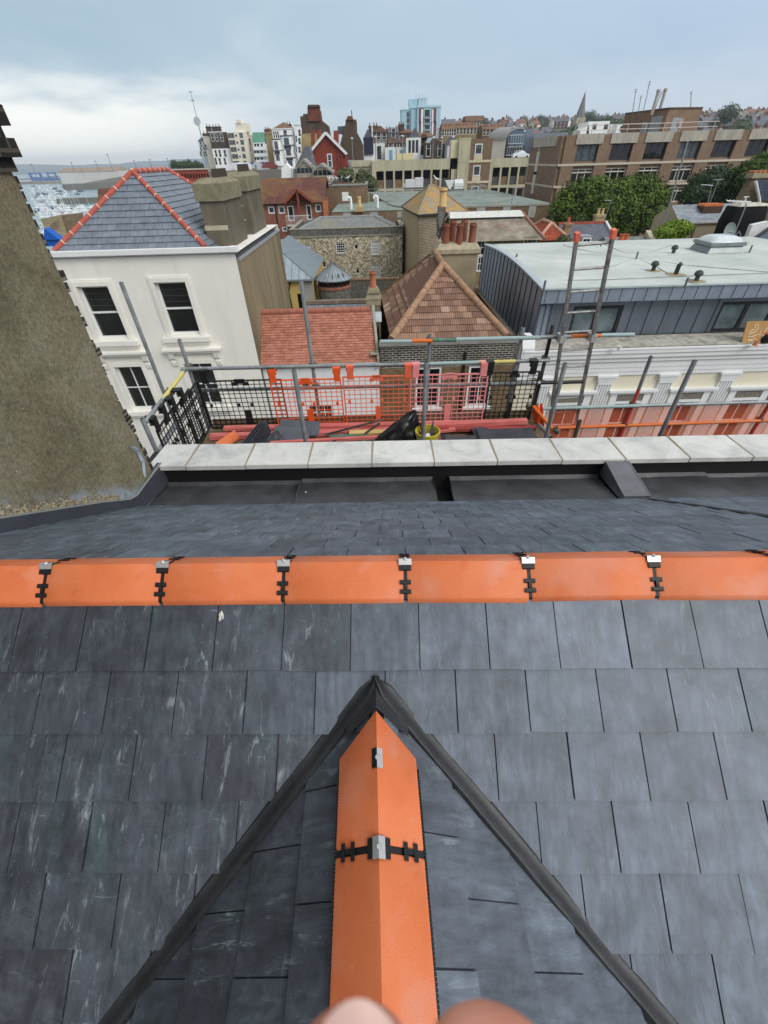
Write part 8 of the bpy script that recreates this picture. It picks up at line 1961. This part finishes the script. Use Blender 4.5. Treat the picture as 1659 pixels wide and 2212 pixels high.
# ---- pale blue tower block
Yt = 380; tw = thing('tower_block', at(910, 300, Yt), 'pale blue tower block of flats on the skyline', 'tower block'); M_BLU = plain('pale_blue_tower', S(170, 204, 216), .85, amt=.05, scale=.1); M_BL2 = plain('light_blue_tower', S(190, 220, 230), .85, amt=.05, scale=.1); M_BRP = plain('brown_red_panel', S(120, 76, 70), .9, amt=.15)
T = FR((at(868, 240, Yt).x, Yt)); W = T.inv(952, 240)[0]; zt_ = T.inv(905, 232)[1]; s1 = T.inv(901, 240)[0]; s1b = T.inv(889, 240)[0]
b = B(); tbox(b, T, 0, s1, 4, 20, -10, zt_-.6); tbox(b, T, s1b, s1+.5, 2, 18, -10, zt_); tbox(b, T, s1+.3, W, 0, 18, -10, zt_); b.build('wall', M_BLU, tw)
b = B(); tbox(b, T, -.3, s1b, 3.7, 20, zt_-.9, zt_-.1); tbox(b, T, s1b-.2, s1+.4, 1.6, 18, zt_-.1, zt_+.7); tbox(b, T, s1+.2, W+.3, -.3, 18, zt_, zt_+1); b.build('parapet', M_BL2, tw)
c0, c1 = T.inv(885, 225)[0], T.inv(925, 225)[0]; zc_ = T.inv(905, 212)[1]; b = B(); tbox(b, T, c0, c1-5, 5, 14, zt_, zc_); tbox(b, T, c0+6, c1, 4, 12, zt_, zc_+.4); b.build('plant_room', M_BLU, tw); b = B()
for k in range(4): tbox(b, T, c1-6+1.5*k, c1-5.1+1.5*k, 3.9, 4, zt_+1.2, zt_+4); tbox(b, T, c1-8+2.1*k, c1-7.5+2.1*k, 3.4, 3.6, zc_-4, zc_+2.5)
b.build('antenna_panel', plain('antenna_grey', S(196, 206, 212), .6), tw)
for u in (910, 937): 
    for r_ in range(2): s, z = T.inv(u, 250+28*r_); b = B(); tbox(b, T, s-1.6, s+1.6, -.12, 0, z-3.6, z+3.6); b.build('brown_panel', M_BRP, tw); b = B(); tbox(b, T, s-1.2 if u == 937 else s-.1, s-.3 if u == 937 else s+1.2, -.2, -.12, z-3.1, z+3.1); b.build('white_panel', M_WHF, tw)
b = B(); s, z = T.inv(923, 240); tbox(b, T, s-2.6, s+2.6, .2, .5, -8, zt_-.8); b.build('balcony_bay', M_BL2, tw)
for r_ in range(5): s, z = T.inv(923, 245+13.5*r_); b = B(); tbox(b, T, s-1.7, s+1.7, -.1, .19, z-1.6, z+1.8); b.build('window', M_PANE, tw); b = B(); tbox(b, T, s-2.1, s+2.1, -.9, .18, z-2.6, z-1.5); b.build('balcony', plain('grey_balcony', S(150, 150, 156), .9) if r_ == 0 else bpy.data.materials['grey_balcony'], tw)
for r_ in range(5): s, z = T.inv(882, 247+13*r_); b = B(); tbox(b, T, s-.9, s+.9, 3.9, 4, z-1.2, z+1.2); b.build('window', M_PANEB, tw)
# ---- curved roof building
cb_ = thing('barrel_roof_building', at(1105, 338, 158), 'modern building with grey barrel roof and dark glazed end', 'building')
T = FR((at(1093, 304, 158).x, 158)); W = T.inv(1143, 304)[0]; zsp = T.inv(1093, 304)[1]; zc_ = T.inv(1125, 276)[1]; zb_ = -6; arc = []
for i in range(13): w = math.pi*(1-i/12*.62); arc.append((W*.56+W*.56*math.cos(w) if w > math.pi/2 else W*.56+W*.6*math.cos(w), zsp+(zc_-zsp)*math.sin(w)))
ex = arc[-1]; pts = [(0, zb_)]+arc+[(W, zb_)]; dv = Vector((-4.2, 3.5, .2))
b = B(); n = len(arc); P = [T(s-.25, -.3, z+.15) for s, z in arc]; b.add(P+[p+dv*1.0 for p in P], [(i, i+1, n+i+1, n+i) for i in range(n-1)]); b.add([p+Vector((0,0,-.4)) for p in P]+P, [(i, i+1, n+i+1, n+i) for i in range(n-1)]); b.build('barrel_roof', plain('barrel_grey', S(150, 150, 148), .6, amt=.06), cb_)
b = B(); b.prism([T(s, 0, z) for s, z in pts], (6, 12, 0)); b.build('glazed_end', plain('dark_glass_end', S(50, 58, 68), .3, .5, amt=.2, scale=.4), cb_)
b = B(); b.poly([T(0,-.01,zb_), T(0,-.01,zsp), T(0,0,zsp)+dv, T(0,0,zb_)+dv]); b.build('side_wall', M_CRF, cb_)
for v_ in (316, 334): 
    s, z = T.inv(1118, v_); b = B(); tbox(b, T, .4, W*.72, -1.2, 0, z-.2, z); 
    for k in range(7): tbox(b, T, .4+k*W*.72/7, .5+k*W*.72/7, -1.2, -1.1, z, z+2.4)
    tbox(b, T, .4, W*.72, -1.22, -1.1, z+2.3, z+2.5); b.build('balcony', M_CURT, cb_)
b = B(); s, z = T.inv(1119, 296); tbox(b, T, s-2.2, s+2.2, -.1, 0, z-2, z+2); b.build('window', plain('blue_glass', S(92, 112, 128), .2), cb_)
b = B(); p = at(1138, 320, 172); b.hexa([(p.x-2,172,-8),(p.x+14,172,-8),(p.x+14,184,-8),(p.x-2,184,-8),(p.x-2,172,p.z+.5),(p.x+14,172,p.z+.5),(p.x+14,178,p.z+3.6),(p.x-2,178,p.z+3.6)]); o = b.build('grey_shed', plain('blue_grey_cladding', S(92, 97, 105), .7, amt=.06), None); tag(o, 'blue grey clad shed between barrel roof and office block', 'shed')
# ---- white stepped buildings left of the penthouse
h_, T, z_ = town_house('white stepped house left of the office penthouse', 1272, 1318, 262, 288, 260, 12, M_WHF, [((1284, 1309), (274,), 2.2, 2.2)], name='white_house', cor=False); poly_build(h_, 'side_step', [(1253,290),(1253,282),(1262,279),(1272,269),(1272,290)], 260, 10, M_WHF); poly_build(h_, 'terrace_step', [(1318,282),(1318,270),(1324,270),(1324,282)], 262, 6, M_WHF)
town_house('small white cube house touching the office penthouse', 1334, 1353, 269, 290, 255, 10, M_WHF, [((1343,), (278,), 2, 2)], name='white_house', cor=False)
# ---- church spire
sp_ = thing('church_spire', at(1252, 290, 600), 'grey church spire rising behind the hilltop trees', 'church'); a_ = at(1253, 254, 600); e_ = at(1262, 196, 600); hh = e_.z-a_.z; b = B(); b.lathe(a_, [(5.2,0),(4.6,2),(.05,hh)], 8); b.build('spire', plain('spire_stone', S(118, 116, 114), .9, amt=.1, scale=.1), sp_); b = B(); b.box(a_.x-4.6, a_.x+4.6, 595.4, 604.6, a_.z-25, a_.z); b.build('tower', plain('tower_stone', S(176, 168, 146), .9, amt=.1, scale=.1), sp_)
# ---- hillside houses and trees
def hill_proto(k):
    t = thing('hillside_house', (0,0,0), 'x', 'house', 'houses on the hillside'); w, d_, h_ = ((8, 8, 5.5), (14, 8, 6), (7, 9, 7))[k]; wm = (M_WHF, M_DKB2, M_CRF)[k]; rm = (M_TLF, M_SLF, plain('hill_red_tile', S(130, 94, 82), .9, amt=.2, scale=.5))[k]
    b = B(); b.box(-w/2, w/2, -d_/2, d_/2, -6, h_); b.poly([(-w/2,-d_/2,h_),(-w/2,d_/2,h_),(-w/2,0,h_+3)]); b.poly([(w/2,-d_/2,h_),(w/2,0,h_+3),(w/2,d_/2,h_)]); b.build('wall', wm, t)
    b = B(); b.poly([(-w/2-.3,-d_/2-.4,h_-.2),(w/2+.3,-d_/2-.4,h_-.2),(w/2+.3,0,h_+3.1),(-w/2-.3,0,h_+3.1)]); b.poly([(w/2+.3,d_/2+.4,h_-.2),(-w/2-.3,d_/2+.4,h_-.2),(-w/2-.3,0,h_+3.1),(w/2+.3,0,h_+3.1)]); r = b.build('roof', rm, t)
    b = B(); b.box(-w*.3, -w*.3+1.6, -.5, .5, h_+1.5, h_+4.6); b.build('chimney', M_DKB2, r)
    for i in range(2 if k != 1 else 3):
        for z in (1.2, 3.8): b = B(); x = -w*.28+i*w*.28*(2 if k != 1 else 1); b.box(x-.6, x+.6, -d_/2-.05, -d_/2, z, z+1.4); b.build('window', M_PANE if k != 1 else M_CURT, t)
    return t
protos = [hill_proto(k) for k in range(3)]; used = [0, 0, 0]; rr = random.Random(12)
names = ['white walled house with brown roof, one of many on the hillside', 'long brown brick house with slate roof, one of many on the hillside', 'cream house with red tiled roof, one of many on the hillside']
spots = []
for i in range(1400):
    u = rr.uniform(955, 1700) if i % 2 else rr.uniform(1500, 1720); Y = rr.uniform(300, 840); x = at(u, 270, Y).x
    if any(abs(x-a)*.8 < 7+.003*Y and abs(Y-c) < 13 for a, c in spots): continue
    if u > 1180 and u < 1360 and Y < 640: continue
    spots.append((x, Y))
    if len(spots) >= 270: break
for x, y in spots:
    k = rr.choice((0, 1, 1, 2)); loc = Vector((x, y, ground_h(x, y)-.5)); rz = rr.uniform(-.5, .5)+(math.pi/2 if rr.random() < .3 else 0); s = rr.uniform(.8, 1.2)
    if not used[k]: o = protos[k]; used[k] = 1; o.location = loc; o.rotation_euler = (0,0,rz); o['label'] = names[k]
    else: dup(protos[k], loc, rz, names[k], (s, s, s))
def ftree(blob, n, size, mat, nm, lb, seed): 
    t = thing(nm, (0,0,0), lb, 'tree', 'trees on the far hillside'); b = B(); rnd = random.Random(seed); leaves(b, blob, n, size, rnd); b.build('crown', mat, t); b = B(); b.tube([(0,0,-2), (0,0,4)], [.5,.3], 6); b.build('trunk', M_BARK, t); return t
pt = ftree([((0,0,7), (5.5,5.5,5)), ((2.5,1,5), (3.5,3.5,3.5)), ((-2.5,-1,5.5), (3.5,3.5,3.2))], 1500, 1.25, leafmat('far_green', S(52, 70, 50), S(92, 112, 78)), 'hillside_tree', 'dark green rounded tree among the far hillside roofs', 5)
first = True; n = 0
tsp = [(at(u, v, Y).x, Y) for u, v, Y in [(1185+6.2*i+rr.uniform(-3,3), 270, 380+rr.uniform(-60,90)) for i in range(26)]] + [(at(rr.uniform(960, 1690), 270, 500).x*rr.uniform(.8, 1.5), rr.uniform(330, 820)) for _ in range(34)]
for x, y in tsp:
    loc = Vector((x, y, ground_h(x, y)-1)); s = rr.uniform(.7, 1.3)
    if first: pt.location = loc; first = False
    else: dup(pt, loc, rr.uniform(0, 6), None, (s, s, s*rr.uniform(.85, 1.2)))
q = at(1575, 243, 420); dup(pt, Vector((q.x, 420, q.z-8)), .4, 'single large dark tree standing above the hillside roofs right of the penthouse', (1.25, 1.25, 1.1))
for i in range(13):
    u = 372+5.5*i+rr.uniform(-2, 2); q = at(u, 356+rr.uniform(-4, 4), 245+rr.uniform(-20, 40)); s = rr.uniform(.2, .34); dup(pt, q-Vector((0,0,6*s)), rr.uniform(0, 6), 'small dark tree on the seafront slope left of the terraces', (s, s, s))['group'] = 'trees by the seafront terrace'

# ================================================================== HARBOUR
wt = -32
def pier(nm, lb, cat, u0, v0, u1, v1, dep, h, c_, extra=None):
    p, q = atz(u0, v0, wt), atz(u1, v1, wt); d_ = (q-p).normalized(); n_ = Vector((-d_.y, d_.x, 0))
    if n_.y < 0: n_ = -n_
    b = B(); b.hexa([p-Vector((0,0,3)), q-Vector((0,0,3)), q+n_*dep-Vector((0,0,3)), p+n_*dep-Vector((0,0,3)), p+Vector((0,0,h)), q+Vector((0,0,h)), q+n_*dep+Vector((0,0,h)), p+n_*dep+Vector((0,0,h))])
    o = b.build(nm, plain(nm+lb[:6], c_, .95, .1, amt=.2, scale=.05), None); tag(o, lb, cat); return o
pier('harbour_quay', 'long dark stone harbour wall in the middle of the marina', 'quay', 144, 412, 300, 404, 30, 9, S(104, 100, 92)); pier('harbour_quay', 'nearer stone quay behind the sailing boats', 'quay', 126, 441, 260, 437, 12, 5, S(110, 106, 96)); pier('harbour_quay', 'far sandy breakwater by the blue ramps', 'quay', 40, 398, 150, 396, 60, 5, S(150, 138, 116))
def shed(lb, u0, u1, v, Y, h, dep, wc, rc):
    p, q = at(u0, v, Y), at(u1, v, Y); b_ = thing('harbour_shed', ((p.x+q.x)/2, Y, p.z), lb, 'shed'); b = B(); b.box(p.x, q.x, Y, Y+dep, p.z-6, p.z+h); b.build('wall', plain('w'+lb[:9], wc, .9, amt=.08, scale=.05), b_)
    b = B(); b.hexa([(p.x,Y-1,p.z+h),(q.x,Y-1,p.z+h),(q.x,Y+dep,p.z+h),(p.x,Y+dep,p.z+h),(p.x+2,Y+dep*.4,p.z+h*1.5),(q.x-2,Y+dep*.4,p.z+h*1.5),(q.x-2,Y+dep*.6,p.z+h*1.5),(p.x+2,Y+dep*.6,p.z+h*1.5)]); b.build('roof', plain('r'+lb[:9], rc, .9, amt=.1, scale=.05), b_)
shed('long white harbour shed with brown roof edge', 132, 262, 390, 1300, 15, 60, S(208, 204, 198), S(150, 128, 104)); shed('bright blue roofed shed at the ferry berth', 202, 262, 379, 1750, 11, 60, S(70, 120, 170), S(40, 110, 180)); shed('low grey dock shed on the far quay', 212, 250, 386, 1500, 8, 40, S(190, 192, 192), S(130, 130, 130))
for (u0, u1, vt, vb, lb) in ((74, 96, 373, 393, 'blue ferry ramp gantry, left one'), (112, 128, 372, 394, 'blue ferry ramp gantry, right one')):
    Y = 1600; p, q = at(u0, vb, Y), at(u1, vb, Y); t_ = at(u0, vt, Y).z-p.z; g_ = thing('ferry_gantry', ((p.x+q.x)/2, Y, p.z), lb, 'gantry', 'blue ferry ramp gantries'); b = B(); w = (q.x-p.x)
    for f in (0, 1): b.bar(p+Vector((w*f,0,-8)), p+Vector((w*f-w*.12,0,t_)), w*.16, w*.16, (0,1,0))
    b.bar(p+Vector((-w*.1,0,t_*.9)), p+Vector((w,0,t_*.9)), w*.12, w*.12, (0,1,0)); b.bar(p+Vector((0,0,t_*.35)), p+Vector((w*2.2,0,t_*.1)), w*.3, w*.25, (0,1,0)); b.build('frame', plain('gantry_blue_%d' % u0, S(44, 96, 168), .7), g_)
for i, (u, v0, v1) in enumerate(((84, 355, 392), (162, 352, 372), (215, 349, 373), (245, 334, 372), (296, 347, 368), (328, 345, 362), (181, 366, 378), (365, 343, 358))):
    a_, e_ = at(u, v1, 900), at(u, v0, 900); b = B(); b.tube([a_, Vector((a_.x, a_.y, e_.z))], [.5, .35], 6); b.lathe(Vector((a_.x, a_.y, e_.z)), [(.4,0),(1.6,.3),(1.2,1.0)], 8); o = b.build('dock_lamp', bpy.data.materials.get('dock_lamp_grey') or plain('dock_lamp_grey', S(120, 130, 138), .7), None); tag(o, 'tall floodlight mast on the dockside, one of a line along the sea', 'lamp mast', 'floodlight masts by the sea')
M_HULL = plain('boat_white', S(216, 220, 222), .5, .4, amt=.06); M_HULB = plain('boat_navy', S(56, 70, 92), .5, .4, amt=.1)
def boat(kind):
    b = B(); out = [(-4.5,1.3),(-4.5,-1.3),(1,-1.6),(3.4,-.9),(5,0),(3.4,.9),(1,1.6)]; n = 7; lo = [Vector((x*.9,y*.75,0)) for x, y in out]; hi = [Vector((x,y,1.1+(.4 if x > 2 else 0))) for x, y in out]
    b.add(lo+hi, [list(range(n))[::-1], list(range(n,2*n))]+[(i,(i+1)%n,n+(i+1)%n,n+i) for i in range(n)])
    b.hexa([(-2.4,-1,1.1),(1.6,-1,1.1),(1.6,1,1.1),(-2.4,1,1.1),(-2.0,-.8,2.0 if kind else 2.9),(.7,-.8,2.0 if kind else 2.9),(.7,.8,2.0 if kind else 2.9),(-2.0,.8,2.0 if kind else 2.9)])
    if kind: b.tube([(.3,0,1.2), (.3,0,13)], .11, 5); b.tube([(.3,0,2.6), (-3.6,0,2.5)], .16, 5)
    else: b.box(-1.6, .4, -.7, .7, 3.0, 3.3)
    return b
bp = [(boat(0), 'motor_boat', 'white motor boat moored in the crowded marina', 'motor boat', M_HULL), (boat(1), 'sailing_boat', 'white sailing boat with bare mast moored in the crowded marina', 'sailing boat', M_HULL), (boat(1), 'sailing_boat', 'navy hulled sailing boat with bare mast moored in the crowded marina', 'sailing boat', M_HULB)]
bo = [tag(q[0].build(q[1], q[4], None, base=(0,0,0)), q[2], q[3], 'boats moored in the marina') for q in bp]; us = [0]*3; rr = random.Random(6)
places = []
for row in range(17):
    v = 403+row*5.6+.12*row*row*.5
    for i in range(16):
        u = 58+i*11.5+rr.uniform(-3, 3)+ (row % 2)*5
        if u > 150-.25*(v-400) and v < 446 and not (u < 175 and v < 428 and rr.random() < .35): continue
        if u < 60+(v-400)*.38 or u > 200-(max(0, v-450))*1.2: continue
        places.append((u, v))
for u, v in places[:150]:
    p = atz(u, v, wt); k = rr.choice((0, 0, 1, 1, 1, 2)); rz = rr.choice((.5, .5+math.pi))+rr.uniform(-.12, .12)
    if not us[k]: us[k] = 1; o = bo[k]
    else: o = bo[k].copy(); COL.objects.link(o)
    o.location = p; o.rotation_euler = (0,0,rz); s = rr.uniform(.85, 1.25); o.scale = (s,s,s)
# roofs between the party wall and the white house
p0_, p1_ = at(92, 474, 40), at(180, 459, 40); cr_ = thing('corrugated_roof_shed', ((p0_.x+p1_.x)/2, 42, -15), 'weathered brown corrugated roof glimpsed left of the white house roof', 'shed'); b = B(); n = 30; A_, B_, C_, D_ = at(88, 475, 42), at(132, 464, 42), at(150, 520, 38), at(100, 500, 38); vs = []
for i in range(n+1):
    f = i/n; z = .06*math.sin(i*math.pi); vs += [A_.lerp(D_, f)+Vector((0,0,.07*(i % 2))), B_.lerp(C_, f)+Vector((0,0,.07*(i % 2)))]
b.add(vs, [(2*i, 2*i+1, 2*i+3, 2*i+2) for i in range(n)]); b.build('roof', plain('corrugated_brown', S(124, 116, 94), .95, .1, amt=.25, scale=2), cr_)
b = B(); b.poly([B_, at(180, 459, 42), at(180, 500, 38), C_]); b.prism([A_-Vector((0,0,.1)), D_-Vector((0,0,.1)), C_-Vector((0,0,.1)), B_-Vector((0,0,.1))], (0,0,-6)); b.build('wall', plain('brown_shed_wall', S(98, 84, 66), .95, amt=.3, scale=1.5), cr_)
b = B(); b.prism([at(95, 493, 27), at(132, 520, 27), at(132, 532, 27), at(95, 532, 27)], (0,.5,0)); b.prism([at(95, 515, 26.9), at(125, 516, 26.9), at(125, 518, 26.9), at(95, 518, 26.9)], (0,.1,0)); o = b.build('blue_hoarding', plain('bright_blue_sheet', S(24, 92, 178), .6, amt=.08), None); tag(o, 'bright blue sheeted hoarding glimpsed between chimney wall and white house', 'hoarding')
p = at(211, 411, 70); b = B(); b.hexa([p, p+Vector((6,0,0)), p+Vector((6,5,2)), p+Vector((0,5,2)), p+Vector((0,0,.1)), p+Vector((6,0,.1)), p+Vector((6,5,2.1)), p+Vector((0,5,2.1))]) if False else b.prism([at(211, 436, 70), at(245, 436, 70), at(245, 406, 72), at(211, 408, 72)], (0,2,0)); o = b.build('red_tiled_roof', M_RDR, None); tag(o, 'small red brown tiled roof behind the left hip of the white house', 'roof')
# ================================================================== THE PHOTOGRAPHER'S FINGERTIPS
def skinmat():
    t = MT('skin', .5, .4); a = t.ramp(t.noise(60, 5, .6), (.3, S(196, 128, 104)), (.6, S(216, 150, 126)), (.8, S(224, 160, 138))); t.col(a)
    t.b.inputs['Subsurface Weight'].default_value = .15; t.b.inputs['Subsurface Radius'].default_value = (.008, .003, .0015); t.b.inputs['Subsurface Scale'].default_value = 1
    t.bump(t.noise(500, 4), .15, .0006); return t.m
M_SKIN = skinmat()
def camp(u, v, d): return ray(u, v)*d                     # point at distance d along the lens axis
hd = thing('hand', camp(930, 2420, .062), 'blurred fingertips of the photographer at the bottom edge, holding the camera', 'hand')
vs, es, rs = [], [], []
def jv(p, r): vs.append(Vector(p)-BASE[hd.name]); rs.append(r); return len(vs)-1
palm = jv(camp(900, 3300, .072), .026); wrist = jv(camp(900, 4000, .085), .024); es.append((palm, wrist))
def finger(pts, r): 
    prev = palm
    for (u, v, d), q in zip(pts, r): k = jv(camp(u, v, d), q); es.append((prev, k)); prev = k
finger([(870, 3000, .070), (800, 2760, .062), (768, 2420, .0565), (752, 2296, .0545)], [.013, .0105, .0108, .0105])
finger([(960, 3000, .070), (1040, 2760, .062), (1075, 2440, .0565), (1085, 2358, .0545)], [.013, .0115, .0125, .0128])
finger([(1080, 3050, .072), (1270, 2860, .066), (1330, 2660, .062), (1350, 2560, .060)], [.012, .0092, .0086, .0074])
finger([(1180, 3150, .075), (1460, 3030, .070), (1540, 2900, .067), (1570, 2800, .065)], [.011, .008, .0076, .0066])
finger([(720, 3300, .072), (520, 3100, .066), (440, 2900, .062), (430, 2780, .060)], [.014, .0115, .0105, .0085])
me = bpy.data.meshes.new('body'); me.from_pydata(vs, es, []); ho = bpy.data.objects.new('body', me); COL.objects.link(ho); ho.parent = hd; BASE[ho.name] = BASE[hd.name]
me.materials.append(M_SKIN)
sm = ho.modifiers.new('skin', 'SKIN'); sm.use_smooth_shade = True
for i, r in enumerate(rs): me.skin_vertices[0].data[i].radius = (r, r)
me.skin_vertices[0].data[0].use_root = True
ss_ = ho.modifiers.new('sub', 'SUBSURF'); ss_.levels = 2; ss_.render_levels = 3
def nail(u, v, d, nm):
    c = camp(u, v, d); b = B(); vs = []
    a = R_*.0048; up = U_*.0062; o = -F_
    for i in range(7):
        for j in range(7):
            x, y = -1+i/3, -1+j/3; x, y = x*math.sqrt(1-y*y*.45), y*math.sqrt(1-x*x*.45); k = math.sqrt(max(0, 1-.55*x*x)); vs.append(c + a*x + up*(y*(1-.25*x*x) if y > 0 else y) + o*(.0022*k-.0022) + F_*(.0012*max(0, y)**2))
    b.add(vs, [(i*7+j, (i+1)*7+j, (i+1)*7+j+1, i*7+j+1) for i in range(6) for j in range(6)]); b.build('nail', plain('finger_nail', S(206, 172, 162), .35, .5, amt=.08, scale=300), hd, smooth=True)
nail(772, 2310, .0440, 'nail')
# ================================================================== HAZE
t = bpy.data.materials.new('haze_air'); t.use_nodes = True; n_ = t.node_tree; n_.nodes.clear()
ou = n_.nodes.new('ShaderNodeOutputMaterial'); pv = n_.nodes.new('ShaderNodeVolumePrincipled'); pv.inputs['Color'].default_value = (.80, .90, 1, 1); pv.inputs['Density'].default_value = HAZE_D; pv.inputs['Anisotropy'].default_value = 0.0
n_.links.new(pv.outputs[0], ou.inputs['Volume'])
b = B(); b.box(-9500, 3500, -900, 7000, -45, 100); o = b.build('haze', t, None); o['kind'] = 'stuff'
